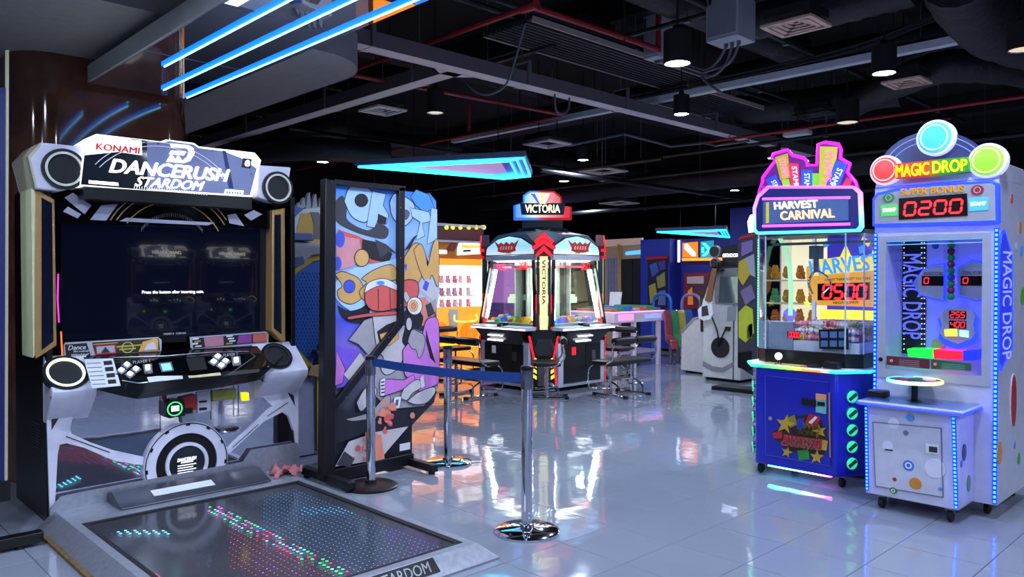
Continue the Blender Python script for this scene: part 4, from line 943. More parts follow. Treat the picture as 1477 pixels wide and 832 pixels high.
# main cabinet with an open play window
wx0, wz1 = Mp(1277, 345); wx1, wz0 = Mp(1418, 520); wx0 = -.285; wx1 = .275; wz0 = .86; wz1 = 1.70
bd = MB(MW); bd.box(-HW, HW, .34, .78, .09, 2.05); bd.box(-HW, wx0, 0, .34, .09, 2.05); bd.box(wx1, HW, 0, .34, .09, 2.05); bd.box(wx0, wx1, 0, .34, wz1, 2.05); bd.box(wx0, wx1, 0, .34, .09, wz0)
bd.build('cabinet', md, smooth=False)
tp = MB(MW); tp.pyz([(0, 2.05), (.0, 2.06), (.05, 2.13), (.14, 2.16), (.55, 2.16), (.78, 2.05)], -HW, HW); tp.build('top_cover', md, bevel=.01)
PG = mat('panel_grey', '#9d9fb2', .4)
for a_ in ((-.335, wx0, .80, 1.73), (wx1, .32, .80, 1.73), (wx0, wx1, wz1, 1.73), (wx0, wx1, .80, wz0)): MB(PG).box(a_[0], a_[1], -.008, 0, a_[2], a_[3]).build('window_frame', md, smooth=False)
back = MB(glow('playfield', '#7880d8', .28)).box(wx0, wx1, .30, .335, wz0, wz1).build('playfield', md, smooth=False)
MB(glass('clear_pane')).box(wx0, wx1, .004, .008, wz0, wz1).build('window_pane', md, smooth=False)
NAVY = mat('banner_navy', '#11131f', .4)
def W(px, py, y=.29): return Mp(px, py, y)
yb = .285
MB(NAVY).pxz(MP([(1297, 346), (1336, 346), (1334, 512), (1296, 509)], yb), yb, .30).build('banner', md, smooth=False)
dots = MB(glow('banner_dots', '#d8dcff', .9))
for i in range(22):
    for px in (1299.5, 1304, 1329.5, 1333.5):
        x, z = Mp(px, 350 + i*7.3, yb); dots.pxz(circ(x, z, .0045, 6), yb - .002, yb)
dots.build('banner_dots', md, smooth=False)
(x0, z0), (x1, z1) = MP(((1302, 488), (1330, 366)), yb)
text('MAGIC DROP', x0, x1, z0, z1, yb - .004, glow('banner_text', '#6a74d0', .6), md, rot=-PI/2, bold=.03)
bl = MB(BLUEG); bl.pxz(MP([(1279, 348), (1286, 346), (1292, 366), (1288, 420), (1294, 470), (1288, 508), (1276, 512)], .28), .28, .30); bl.build('blue_side_shape', md, smooth=False)
cx, cz = Mp(1282, 430, .277); MB(mat('blue_line', '#5560d0', .4, emit='#5560d0', es=.6)).ringxz(cx, cz, .055, .06, .274, .28, n=24, sx=.45).build('side_ring', md)
PANW = mat('score_panel', '#9093b4', .4, emit='#8f93b8', es=.10)
def score(px0, pts, nm):
    g = MB(BLUEG).pxz([(x + (x - Mp(px0, 407, .27)[0])*.10, z + (z - Mp(px0, 407, .27)[1])*.10) for x, z in MP(pts, .27)], .272, .30).build(nm, md, smooth=False)
    MB(PANW).pxz(MP(pts, .27), .264, .272).build('panel_face', g, smooth=False); return g
S1 = [(1318, 408), (1331, 391), (1342, 384), (1361, 382), (1361, 432), (1346, 430), (1328, 424)]
S2 = [(1382, 388), (1402, 377), (1419, 380), (1419, 430), (1408, 432), (1384, 426)]
for pts, c, q in ((S1, 1340, ((1330, 398), (1361, 412))), (S2, 1400, ((1386, 398), (1418, 412)))):
    g = score(c, pts, 'score_panel'); (x0, z1_), (x1, z0_) = MP(q, .262)
    MB(mat('display_dark', '#1a0306', .2)).box(x0, x1, .258, .264, z0_, z1_).build('display', g, smooth=False)
    k = MB(glow('digit_red', '#ff1a22', 4)); digits(k, '0', x0 + .008, x0 + .045, z0_ + .015, z1_ - .012, .256, glow('digit_red', '#ff1a22', 4)); k.build('digit', g, smooth=False, normals=False)
(x0, z0_), (x1, z1_) = MP(((1333, 397), (1360, 392)), .262); text('BONUS SCORE', x0, x1, z0_, z1_, .262, mat('label_brown', '#5d3a3a', .5), md)
(x0, z0_), (x1, z1_) = MP(((1388, 396), (1417, 391)), .262); text('TOTAL SCORE', x0, x1, z0_, z1_, .262, mat('label_brown', '#5d3a3a', .5), md)
S3 = [(1355, 455), (1364, 446), (1382, 442), (1401, 446), (1407, 455), (1404, 468), (1407, 480), (1402, 488), (1382, 496), (1362, 488), (1356, 480), (1359, 468)]
g = score(1382, S3, 'score_shield')
for s, q in (('255', ((1370, 448), (1392, 460))), ('400', ((1370, 462), (1392, 474)))):
    (x0, z1_), (x1, z0_) = MP(q, .26); MB(mat('display_dark', '#1a0306', .2)).box(x0 - .004, x1 + .006, .258, .264, z0_, z1_).build('display', g, smooth=False)
    k = MB(glow('digit_red', '#ff1a22', 4)); digits(k, s, x0, x1, z0_ + .008, z1_ - .008, .256, glow('digit_red', '#ff1a22', 4)); k.build('digit', g, smooth=False, normals=False)
for q, m in (([(1362, 475), (1380, 474), (1381, 485), (1363, 485)], glow('ticket_yellow', '#d8d84a', .9)), ([(1384, 476), (1397, 477), (1397, 487), (1384, 485)], glow('ticket_mint', '#a8e0c0', .9))): MB(m).pxz(MP(q, .258), .254, .264).build('ticket_light', g, smooth=False)
# ball tube with coloured balls
x0, zt = Mp(1364, 348, .18); x1, zb = Mp(1376, 432, .18)
MB(glass('tube_pane', (.9, .95, 1), .1)).box(x0, x1 + .01, .14, .24, zb, zt).build('ball_tube', md, smooth=False)
bc = [mat('ball_green', '#1f9a4a', .3), mat('ball_red', '#8f1f2a', .3), mat('ball_green', '#1f9a4a', .3), mat('ball_red', '#8f1f2a', .3), mat('ball_green', '#1f9a4a', .3), mat('ball_blue', '#2a50c0', .3), mat('ball_green', '#1f9a4a', .3), mat('ball_red', '#8f1f2a', .3), mat('ball_green', '#1f9a4a', .3)]
for k, m in enumerate(bc): MB(m).ball(((x0 + x1)/2 + .005, .19, zt - .024 - k*(zt - zb - .03)/8.3), .024).build('ball', md)
for px, py, r, m in ((1349, 355, .02, mat('disc_sky', '#3a7fd0', .4)), (1353, 497, .042, mat('disc_tan', '#9a8a78', .5))):
    x, z = Mp(px, py, .29); MB(m).pxz(circ(x, z, r, 20), .288, .30).build('spot', md, smooth=False)
# bins
for q, m in (([(1308, 503), (1345, 504), (1345, 517), (1310, 514)], glow('bin_green', '#18e838', 1.4)), ([(1346, 504), (1388, 507), (1388, 519), (1347, 517)], glow('bin_red', '#f01830', 1.4)), ([(1389, 506), (1409, 505), (1407, 520), (1389, 520)], glow('bin_blue', '#1a2ad8', 1.2))):
    MB(m).pxz(MP(q, .14), .14, .28).build('bin', md, smooth=False)
for k in range(2):
    x, z = Mp(1278, 348 + k*5, .005); MB(glow('cyan_line', '#5fb8ff', 1.5)).box(wx0, wx1, .010, .014, z - .003, z).build('light_line', md, smooth=False)
# instruction strips
def mplate(pts, m, n, y=-.008, d=.004, par=None): return MB(m).pxz(MP(pts, y), y - d, y).build(n, par or md, smooth=False)
a = mplate([(1279, 513), (1341, 518), (1341, 532), (1279, 526)], mat('strip_maroon', '#5d1c28', .45), 'instruction_strip'); mplate([(1343, 518), (1401, 524), (1401, 535), (1343, 532)], mat('strip_green', '#1d5a43', .45), 'instruction_strip')
for px, py in ((1286, 520), (1349, 525)):
    x, z = Mp(px, py, -.013); MB(RED).pxz(circ(x, z, .016, 16), -.016, -.012).build('badge', md); MB(WHITE).ringxz(x, z, .004, .008, -.018, -.016, n=12).build('badge_mark', md)
for k in range(4): mplate([(1297, 518.5 + k*2.6), (1326, 520.5 + k*2.6), (1326, 521.3 + k*2.6), (1297, 519.3 + k*2.6)], mat('strip_text', '#b08088', .5), 'print_line', -.012, .002); mplate([(1358, 524 + k*2.4), (1392, 526.5 + k*2.4), (1392, 527.2 + k*2.4), (1358, 524.7 + k*2.4)], mat('strip_text2', '#6fae90', .5), 'print_line', -.012, .002)
x, z = Mp(1271, 518); MB(BLACK).pxz(circ(x, z, .014, 16), -.012, -.004).build('keyhole', md)
# vertical led strips
led_line(md, (-.352, -.002, .12), (-.352, -.002, 1.755), 58, .010); led_line(md, (.350, -.002, .10), (.350, -.002, 1.755), 60, .012)
# header panel
HD = [(1258, 326), (1258, 287), (1264, 278), (1300, 270), (1345, 265), (1400, 262), (1432, 260), (1440, 264), (1441, 322)]
hd = MB(BLUEG).pxz(MP(HD, -.03), -.03, .02).build('header_frame', md, bevel=.006)
MB(mat('header_face', '#8d90a4', .4, emit='#8d90a4', es=.12)).pxz(MP([(1262, 323), (1262, 289), (1267, 282), (1302, 274), (1345, 269), (1400, 266), (1430, 264), (1435, 267), (1436, 318)], -.034), -.038, -.03).build('header_face', hd, smooth=False)
def mtext(s, pix, y, m, par, shear=0.0, bold=0.01, depth=.004, name='lettering'):
    a, b_, c = MP(pix, y); o = text(s, 0, 1, 0, 1, 0, m, par, name, shear=shear, bold=bold, depth=depth)
    return map_obj(o, lambda v: Vector((a[0] + (b_[0] - a[0])*v.x + (c[0] - a[0])*v.z, y + v.y, a[1] + (b_[1] - a[1])*v.x + (c[1] - a[1])*v.z)))
mtext('SUPER BONUS', ((1299, 282), (1391, 276.5), (1299, 272)), -.044, mat('gold_text', '#c59a28', .4, emit='#c59a28', es=.5), hd, 0, .035)
ds = MB(mat('display_dark', '#1a0306', .2)).pxz(MP([(1297, 286), (1395, 279), (1396, 311), (1297, 317)], -.038), -.044, -.036).build('display', hd, smooth=False)
k = MB(glow('digit_red', '#ff1a22', 4)); (x0, z0_), (x1, z1_) = MP(((1301, 311), (1392, 287)), -.046); digits(k, '0200', x0, x1 - .01, z0_, z1_, -.047, glow('digit_red', '#ff1a22', 4), .2); k.build('digit', ds, smooth=False, normals=False)
def ticket(pix, m, par, y, s):
    t = MB(m).pxz(MP(pix, y), y - .006, y).build('ticket', par, bevel=.003)
    return t
ticket([(1270, 296), (1295, 294), (1295, 311), (1271, 313)], glow('ticket_green', '#4fae58', .55), hd, -.038, ''); mtext('STAMP', ((1273.5, 306), (1292, 304.5), (1273.5, 301)), -.046, TXTW, hd)
ticket([(1397, 286), (1425, 284), (1426, 303), (1398, 305)], glow('ticket_blue', '#3f9ae8', .7), hd, -.038, ''); mtext('STAMP', ((1400, 297), (1422, 295.5), (1400, 292)), -.046, TXTW, hd)
for px, py, m in ((1282, 285, mat('disc_green', '#3f8a3a', .4)), (1410, 274, mat('disc_maroon', '#9a2430', .4))):
    x, z = Mp(px, py, -.038); MB(m).pxz(circ(x, z, .03, 20, 1.15), -.044, -.036).build('disc', hd); MB(WHITE).ringxz(x, z, .016, .019, -.046, -.042, n=16).build('disc_ring', hd)
# topper: arch, three discs, name plate
arch = [(1266, 262)] + [(1350 + 84*math.cos(a) * (1.0), 255 - 66*math.sin(a)) for a in [PI - i*PI/18 for i in range(1, 18)]] + [(1436, 258)]
ar = MB(mat('arch_blue', '#2a2e58', .3, emit='#2a2e78', es=.3)).pxz(MP(arch, .04), .03, .06).build('arch', md, smooth=False)
for r in (52, 60): 
    pp = [(1350 + (84 - 66 + r)*math.cos(a), 255 - r*math.sin(a)) for a in [PI - i*PI/24 for i in range(2, 23)]]
    MB(glow('arch_line', '#6a78d8', .8)).tube([(Mp(u, v, .028)[0], .028, Mp(u, v, .028)[1]) for u, v in pp], .003, n=5).build('arch_line', ar)
def topdisc(px, py, r, col, lite, rim):
    x, z = Mp(px, py, -.0)
    d = MB(glow('disc_rim_' + rim, '#cfd6f4', .55)).pxz(circ(x, z, r, 36), -.02, .05).build('disc_' + rim, md, bevel=.006)
    MB(glow('disc_face_' + rim, col, .85)).lathe([(r*.86, -.02), (r*.84, -.032), (r*.5, -.042), (0, -.046)], (x, 0, z), axis='y', n=36).build('disc_dome', d)
    MB(glow('disc_ring_' + rim, lite, 1.0)).ringxz(x, z, r*.66, r*.72, -.042, -.03, n=36).build('disc_ring', d)
topdisc(1350, 199, .112, '#3fa6f0', '#c8f0ff', 'blue'); topdisc(1278, 246, .098, '#e03c40', '#ffc8c8', 'red'); topdisc(1425, 232, .105, '#7ab82e', '#e0f0a0', 'green')
pl = MB(gradmat('plate_amber', [(0, '#b01810'), (.45, '#a03a10'), (.6, '#3a7018'), (1, '#1f7a28')], 'X', -.26, .26, .3, .7)).pxz(MP([(1290, 240), (1296, 236), (1336, 232), (1342, 231), (1396, 226), (1398, 247), (1345, 254), (1292, 258)], -.05), -.06, -.01).build('name_plate', md, bevel=.004)
mtext('MAGIC', ((1292, 256), (1340, 251.5), (1292, 238.5)), -.066, glow('name_yellow', '#ffe81a', 1.2), pl, 0, .03)
mtext('DROP', ((1345, 250), (1395, 246), (1345, 233)), -.066, glow('name_lime', '#e8f028', 1.2), pl, 0, .03)
# side decor (right side plane)
def Sp(px, py): p = at(px, py, X=MX + HW); return (p.y - MY, p.z)
def side(pts, m, n, d=.004): return MB(m).pyz([Sp(*q) for q in pts], HW, HW + d).build(n, md, smooth=False)
side([(1440, 350), (1443, 333), (1448, 331), (1459, 368), (1460, 500), (1443, 535), (1438, 528)], BLUEG, 'side_light_panel', .006)
side([(1441, 355), (1444, 338), (1448, 336), (1456, 370), (1457, 498), (1443, 528), (1440, 522)], mat('side_panel_blue', '#2a36b0', .3, emit='#2a36d0', es=.5), 'side_light_face', .009)
a0, a1, c0 = Sp(1443, 520), Sp(1456, 500), Sp(1443, 362)
o = text('MAGIC DROP', 0, 1, 0, 1, 0, glow('side_text', '#7a86e8', .8), md, rot=-PI/2, bold=.02)
map_obj(o, lambda v: Vector((HW + .011, a0[0] + (a1[0] - a0[0])*v.x, a0[1] + (c0[1] - a0[1])*v.z + (a1[1] - a0[1])*0)))
def oval(px, py, rx, rz, m, n='spot', d=.004):
    y, z = Sp(px, py); return MB(m).pyz([(y + rx*math.cos(i*PI/14), z + rz*math.sin(i*PI/14)) for i in range(28)], HW, HW + d).build(n, md, smooth=False)
oval(1461, 578, .065, .175, WHITE, 'spot_rim', .004); oval(1461, 578, .058, .163, mat('spot_red', '#a8222e', .4), 'spot', .007)
for px, py, r, c in ((1441, 653, .055, '#cf8a2a'), (1469, 661, .03, '#3f9a3a'), (1463, 642, .018, '#4a8fd8'), (1459, 287, .022, '#c0503a'), (1471, 328, .03, '#c8863a'), (1473, 361, .03, '#4a9fd8'), (1474, 427, .045, '#5a9a3a'), (1466, 355, .018, '#b8b8d8')): oval(px, py, r, r*1.25, mat('spot_' + c[1:], c, .4))
# lower cabinet
LX0, LX1, LYF = -.30, .235, -.28
lc = MB(MW).box(LX0, LX1, LYF, 0, .09, .655).build('lower_cabinet', md, bevel=.006)
def Lp(px, py): return Mp(px, py, LYF)
def lplate(pts, m, n, d=.004): return MB(m).pxz([Lp(*q) for q in pts], LYF - d, LYF).build(n, lc, smooth=False)
lplate([(1259, 608), (1358, 617), (1361, 717), (1263, 701)], mat('door_white', '#bdbdd0', .35), 'door', .006)
for q in ([(1259, 608), (1358, 617), (1358, 618), (1259, 609)], [(1263, 700), (1361, 716), (1361, 717), (1263, 701)], [(1259, 608), (1260, 608), (1264, 701), (1263, 701)], [(1357, 617), (1358, 617), (1361, 717), (1360, 717)]): lplate(q, mat('seam_grey', '#6d6d82', .5), 'door_seam', .008)
lplate([(1277, 647), (1288, 648), (1288, 650), (1277, 649)], BLACK, 'ticket_slot', .010)
f = lplate([(1336, 639), (1355, 641), (1355, 655), (1337, 653)], WHITE, 'dispenser_frame', .012); lplate([(1341, 643), (1353, 644.5), (1353, 652.5), (1341, 651)], GREYD, 'dispenser_mouth', .014)
for px, py, r, c in ((1311, 671, .032, '#3a6fd0'), (1321, 697, .036, '#c8862a'), (1291, 691, .012, '#a8302a'), (1289, 707, .02, '#3f8a3a'), (1313, 602, .022, '#4a90d0'), (1349, 675, .058, '#cfcfe4'), (1281, 643, .035, '#d2d2e6'), (1307, 624, .016, '#6d6f88'), (1290, 610, .034, '#d2d2e4'), (1357, 705, .012, '#5a86c8')):
    x, z = Lp(px, py); MB(mat('dot_' + c[1:], c, .4)).pxz(circ(x, z, r, 22), LYF - .008, LYF - .004).build('spot', lc, smooth=False)
for px, py, r in ((1311, 671, .02), (1289, 707, .012)):
    x, z = Lp(px, py); MB(WHITE).ringxz(x, z, r*.6, r, LYF - .010, LYF - .007, n=18).build('spot_ring', lc)
led_line(md, (LX0 + .012, LYF - .002, .11), (LX0 + .002, LYF - .002, .64), 24, .010); led_line(md, (LX1 - .012, LYF - .002, .10), (LX1 - .030, LYF - .002, .64), 24, .011)
for k, (y, z, r, c) in enumerate(((-.19, .42, .05, '#1a2050'), (-.10, .22, .05, '#3f8a4a'), (-.24, .36, .022, '#3a5fc0'))):
    MB(mat('side_dot' + c[1:], c, .3)).pyz([(y + r*.7*math.cos(i*PI/12), z + r*math.sin(i*PI/12)) for i in range(24)], LX1, LX1 + .004).build('spot', lc, smooth=False)
# shelf with joystick
sh = MB(MW).box(-.335, .275, -.34, .0, .655, .685).build('shelf', md, bevel=.01)
MB(BLUEG).tube([(-.335, -.002, .668), (-.335, -.34, .668), (.275, -.34, .668), (.275, -.002, .668)], .008, n=6).build('shelf_light', sh)
MB(glass('shelf_glass', (.8, .88, 1), .14)).box(-.325, .265, -.33, -.01, .686, .694).build('shelf_glass', sh, smooth=False)
for x, y, r in ((-.2, -.1, .05), (-.08, -.2, .06), (.05, -.15, .05), (.17, -.16, .04)):
    MB(mat('print_ring', '#8a90b8', .4)).lathe([(r, .6855), (r*.8, .6862)], (x, y, 0), n=24).build('shelf_print', sh, normals=False)
jx, jy = at(1318, 578, Z=.694).x - MX, -.17
j = MB(BLACK).lathe([(.045, .694), (.03, .70), (.019, .705), (.019, .80)], (jx, jy, 0), n=20).build('joystick', md)
MB(mat('wheel_dark', '#2a2a3a', .3)).lathe([(0, .80), (.14, .805), (.15, .815), (.15, .825), (0, .832)], (jx, jy, 0), n=40).build('wheel_plate', j)
MB(gradmat('rainbow_ring', [(0, '#38f0e0'), (.3, '#7fd8ff'), (.6, '#b0f0c0'), (1, '#ffe060')], 'X', jx - .16, jx + .16, .3, 2.2)).lathe([(.150, .806), (.158, .810), (.160, .817), (.158, .824), (.150, .828), (.150, .806)], (jx, jy, 0), n=44, caps=False).build('wheel_light', j)
for a, m in ((2.4, glow('pad_blue', '#4a90ff', .9)), (.3, glow('pad_pink', '#ff8ab0', .9)), (4.2, mat('pad_red', '#a02838', .4))): MB(m).lathe([(0, .834), (.035, .834), (.038, .828)], (jx + .08*math.cos(a), jy + .08*math.sin(a), 0), n=18).build('wheel_button', j)
bx, bz = Mp(1269, 563, -.18); MB(BLACK).box(bx - .06, bx + .05, -.23, -.14, .694, .74).build('button_box', md, bevel=.008)
# castors
for x, y in ((LX0 + .08, LYF + .06), (LX1 - .06, LYF + .06), (-.28, .68), (.28, .68), (.28, .12), (-.28, .12)):
    w = MB(STEEL).box(x - .025, x + .025, y - .03, y + .03, .075, .092).build('castor_plate', md, smooth=False); MB(RUBBER).lathe([(.0, -.014), (.034, -.014), (.038, 0), (.034, .014), (0, .014)], (x, y, .038), axis='x', n=18).build('castor_wheel', w)
    MB(STEEL).box(x - .02, x + .02, y - .008, y + .02, .05, .078).build('castor_fork', w, smooth=False)

# ================================================================== carnival crane machine
HX, HY = -2.58, 5.30
def Hp(px, py, y=0.0): p = at(px, py, Y=HY + y); return (p.x - HX, p.z)
def HP(pts, y=0.0): return [Hp(a, b, y) for a, b in pts]
hc = thing('carnival_crane_machine', 'blue crane game with clear upper case and ticket-shaped lit topper, red 0500 display inside', 'arcade machine', (HX, HY, 0))
HB = mat('crane_blue', '#1a22b0', .25, coat=.5)
oct_ = lambda w, c, y0, y1: [(-w, y0 + c*1.5), (-w + c, y0), (w - c, y0), (w, y0 + c*1.5), (w, y1), (-w, y1)]
O = [(-.425, .185), (-.30, 0), (.30, 0), (.425, .185), (.425, .78), (-.425, .78)]
def osc(s, dy=0): return [(x*s, (y - .39)*s + .39 + dy) for x, y in O]
MB(HB).pxy(O, .085, .80).build('lower_cabinet', hc, bevel=.012)
def hplate(pts, m, n, y=0.0, d=.005, par=None): return MB(m).pxz(HP(pts, y), y - d, y).build(n, par or hc, smooth=False)
dr = hplate([(1103, 541), (1196, 551), (1199, 673), (1104, 656)], mat('crane_blue_door', '#161da0', .25, coat=.5), 'door', 0, .008)
for q in ([(1103, 541), (1196, 551), (1196, 552), (1103, 542)], [(1104, 655), (1199, 672), (1199, 673), (1104, 656)], [(1103, 541), (1104, 541), (1105, 656), (1104, 656)]): hplate(q, mat('seam_blue', '#3a44d0', .4), 'door_seam', -.008, .002, dr)
hplate([(1195.5, 566), (1197.5, 566), (1199, 660), (1197, 659)], mat('brass_hinge', '#c8a060', .35, .6), 'hinge', -.008, .008, dr)
x, z = Hp(1112, 603, -.008); MB(CHROME).pxz(circ(x, z, .014, 14), -.02, -.006).build('lock', dr)
hplate([(1157, 573), (1178, 577), (1178, 586), (1157, 583)], BLACK, 'card_slot', -.008, .012, dr)
p = hplate([(1177, 567), (1192, 569), (1192, 597), (1177, 594)], mat('sticker_teal', '#6fb0a8', .5), 'payment_sticker', -.008, .006, dr); hplate([(1177, 567), (1192, 569), (1192, 577), (1177, 576)], mat('sticker_orange', '#d88a5a', .5), 'sticker_top', -.014, .003, dr); hplate([(1179, 579), (1190, 580), (1190, 586), (1179, 585)], BLACK, 'sticker_print', -.014, .003, dr)
# carnival sticker cluster
def star(cx, cy, r, rot=0.0, k=.42): return [(cx + (r if i % 2 == 0 else r*k)*math.sin(rot + i*PI/5), cy - (r if i % 2 == 0 else r*k)*math.cos(rot + i*PI/5)) for i in range(10)]
LAYH = [0]
def hart(pts, c, dy=0):
    LAYH[0] += 1; y = -.009 - .0006*LAYH[0]; return (pts, c, y)
sk = MB(WHITE)
def put(pts, m): LAYH[0] += 1; y = -.009 - .0006*LAYH[0]; sk.fxz(HP(pts, y), y, m)
HG = mat('sticker_gold', '#b8962a', .4); HO = mat('sticker_olive', '#8a7a20', .4); HR = mat('sticker_red', '#b01c30', .4); HN = mat('sticker_green', '#2f8a3a', .4); HBL = mat('sticker_blue', '#23329a', .4); HK = mat('sticker_dark', '#2a1a18', .5)
put([(1115, 622), (1126, 616), (1150, 600), (1172, 596), (1184, 604), (1194, 628), (1190, 655), (1170, 660), (1140, 650), (1118, 634)], HK)
put([(1114, 624), (1128, 622), (1128, 632), (1116, 632)], HR); put([(1160, 612), (1168, 596), (1184, 602), (1176, 618)], HR); put([(1166, 609), (1176, 600), (1179, 602), (1170, 612)], WHITE); put([(1148, 604), (1160, 602), (1160, 618), (1150, 620)], HBL); put([(1150, 650), (1166, 648), (1168, 662), (1152, 664)], HN); put([(1128, 606), (1146, 598), (1150, 612), (1134, 620)], HO); put([(1180, 632), (1194, 636), (1192, 650), (1182, 648)], HG)
put(star(1133, 612, 15, .2), HG); put(star(1182, 622, 11, -.2), HG); put(star(1135, 652, 9, .3), HG); put(star(1178, 659, 11, .1), HG)
put([(1136, 612), (1144, 622), (1150, 632), (1140, 630)], HK)
put([(1131, 626), (1186, 634), (1184, 650), (1128, 642)], HR)
sk.build('sticker', dr, smooth=False, normals=False)
def htext(s, pix, y, m, par, shear=0.0, bold=.01, depth=.004, name='lettering'):
    a, b_, c = HP(pix, y); o = text(s, 0, 1, 0, 1, 0, m, par, name, shear=shear, bold=bold, depth=depth)
    return map_obj(o, lambda v: Vector((a[0] + (b_[0] - a[0])*v.x + (c[0] - a[0])*v.z, y + v.y, a[1] + (b_[1] - a[1])*v.x + (c[1] - a[1])*v.z)))
htext('WIN', ((1158, 617), (1182, 621), (1158, 609)), -.03, HG, dr, 0, .03); htext('BONUS', ((1152, 626), (1182, 630), (1152, 619)), -.03, HO, dr, 0, .03)
htext('HARVEST', ((1134, 634), (1180, 641), (1134, 628)), -.03, mat('sticker_cream', '#d8a890', .4), dr, 0, .03); htext('CARNIVAL', ((1126, 642), (1184, 650), (1127, 634.5)), -.03, mat('sticker_rose', '#e8a48e', .4), dr, 0, .04)
# round lit buttons on the chamfers
GRB = glow('button_green', '#1fd08a', .8)
for sgn in (1, -1):
    A0 = Vector((.30*sgn, 0, 0)); A1 = Vector((.425*sgn, .185, 0)); mid = (A0 + A1)/2; d = (A1 - A0).normalized(); nn = Vector((d.y*sgn, -d.x*sgn, 0)).normalized()
    if nn.y > 0: nn = -nn
    for k in range(5):
        z = .70 - .115*k - .06; c = mid + Vector((0, 0, z)); b_ = MB(CHROME).cyl(c - nn*.005, c + nn*.012, .046, n=26).build('round_lens', hc); MB(GRB).cyl(c + nn*.012, c + nn*.018, .040, n=24, r2=.034).build('lens_glow', b_)
        dd = (d*.8 + Vector((0, 0, .6))).normalized(); s = dd.cross(nn)*.012; MB(mat('lens_bar', '#35605a', .3, .4)).prism([c + nn*.018 + dd*.034 - s, c + nn*.018 + dd*.034 + s, c + nn*.018 - dd*.034 + s, c + nn*.018 - dd*.034 - s], [c + nn*.022 + dd*.034 - s, c + nn*.022 + dd*.034 + s, c + nn*.022 - dd*.034 + s, c + nn*.022 - dd*.034 - s]).build('lens_bar', b_, smooth=False)
# play deck with coloured light edge
MB(WHITE).pxy(osc(1.06), .80, .825).build('deck', hc, bevel=.006)
P = osc(1.075); le = gradmat('edge_light', [(0, '#2ad8a0'), (.25, '#1fe85a'), (.5, '#7ae030'), (.58, '#ff6a20'), (.72, '#ff5a30'), (.80, '#20e8b0'), (1, '#1fb8d8')], 'X', -.45, .45, .3, 2.6)
MB(le).tube([(P[4][0], P[4][1], .812)] + [(P[3][0], P[3][1], .812), (P[2][0], P[2][1], .812), (P[1][0], P[1][1], .812), (P[0][0], P[0][1], .812), (P[5][0], P[5][1], .812)], .011, n=8).build('edge_light', hc)
MB(mat('deck_print', '#c8c04a', .4)).pxy([(-.28, .02), (.02, .01), (.02, .12), (-.28, .13)], .825, .828).build('deck_print', hc, smooth=False); MB(mat('deck_print2', '#c0603a', .4)).pxy([(.03, .01), (.14, .01), (.14, .12), (.03, .12)], .825, .828).build('deck_print', hc, smooth=False)
q = MB(CHROME).lathe([(.03, .828), (.012, .835), (.008, .86)], (-.15, .05, 0), n=16).build('joystick', hc); MB(glow('knob_white', '#dfe4ff', .6)).ball((-.15, .05, .885), .028).build('knob', q)
MB(BLACK).lathe([(.05, .827), (.05, .836), (.035, .845), (0, .845)], (.12, .05, 0), n=24).build('push_button', hc); MB(BLACK).box(.19, .30, .02, .10, .827, .875).build('button_box', hc, bevel=.006)
# clear case
Q = [(-.40, .20), (-.285, .13), (.285, .13), (.40, .20), (.40, .74), (-.40, .74)]
Q = [(-.395, .215), (-.30, .135), (.30, .135), (.395, .215), (.395, .74), (-.395, .74)]
MB(BLACK).pxy(Q, .825, .925).build('case_base', hc, smooth=False)
PANE = glass('case_pane', (.96, .98, 1), .07)
for i, j in ((0, 1), (1, 2), (2, 3), (3, 4), (5, 0)):
    a, b_ = Vector((*Q[i], 0)), Vector((*Q[j], 0)); n = Vector((-(b_ - a).y, (b_ - a).x, 0)).normalized()*.004
    MB(PANE).prism([a + Vector((0, 0, .925)), b_ + Vector((0, 0, .925)), b_ + n + Vector((0, 0, .925)), a + n + Vector((0, 0, .925))], [a + Vector((0, 0, 1.77)), b_ + Vector((0, 0, 1.77)), b_ + n + Vector((0, 0, 1.77)), a + n + Vector((0, 0, 1.77))]).build('case_pane', hc, smooth=False)
for i in (0, 1, 2, 3): MB(mat('clear_edge', '#b8c8d0', .15)).cyl((*Q[i], .925), (*Q[i], 1.77), .006, n=6).build('case_corner', hc)
led_line(hc, (-.40, .22, .93), (-.40, .22, 1.76), 40, .006, glow('led_strip_green', '#4aff9a', 4), glow('strip_green', '#1a7a4a', .6), (-.6, -.8, 0))
# printed back wall; the print itself glows to brighten the case
PUR = mat('back_purple', '#4a3fb8', .4, emit='#4a3fc8', es=.45)
MB(PUR).box(-.08, .395, .70, .72, .925, 1.77).build('back_wall', hc, smooth=False)
cyb = .695
ab = MB(PUR)
LY = [0]
def bput(pts, m): LY[0] += 1; y = cyb - .0015*LY[0]; ab.fxz(HP(pts, y), y, m)
EY = glow('art_yellow', '#e8c048', 1.0); EO = glow('art_orange', '#d09034', .85); EB = glow('art_sky', '#3f9ad8', .7); EL = glow('art_star', '#f0e040', .9); EG = glow('art_mint', '#9fe0b0', .8)
bput([(1163, 400), (1163, 385), (1180, 376), (1215, 372), (1262, 372), (1262, 443), (1180, 440), (1166, 420)], EO); bput([(1168, 388), (1185, 374), (1220, 369), (1262, 370), (1262, 390), (1222, 393), (1172, 398)], EY)
bput(star(1164, 438, 7, .2), EL); bput([(1183, 446), (1262, 448), (1262, 462), (1183, 460)], EL); bput([(1210, 374), (1220, 352), (1229, 372)], EL); bput([(1245, 340), (1256, 350), (1252, 356), (1242, 346)], EY); bput([(1238, 356), (1245, 353), (1246, 364), (1240, 366)], EB); bput([(1256, 370), (1259, 360), (1262, 370)], EL); bput([(1186, 350), (1194, 346), (1196, 354), (1188, 358)], EB); bput(star(1180, 366, 6, 0), EL)
bput([(1130, 450), (1140, 440), (1150, 452), (1140, 470)], glow('art_lilac', '#7a6fd8', .6))
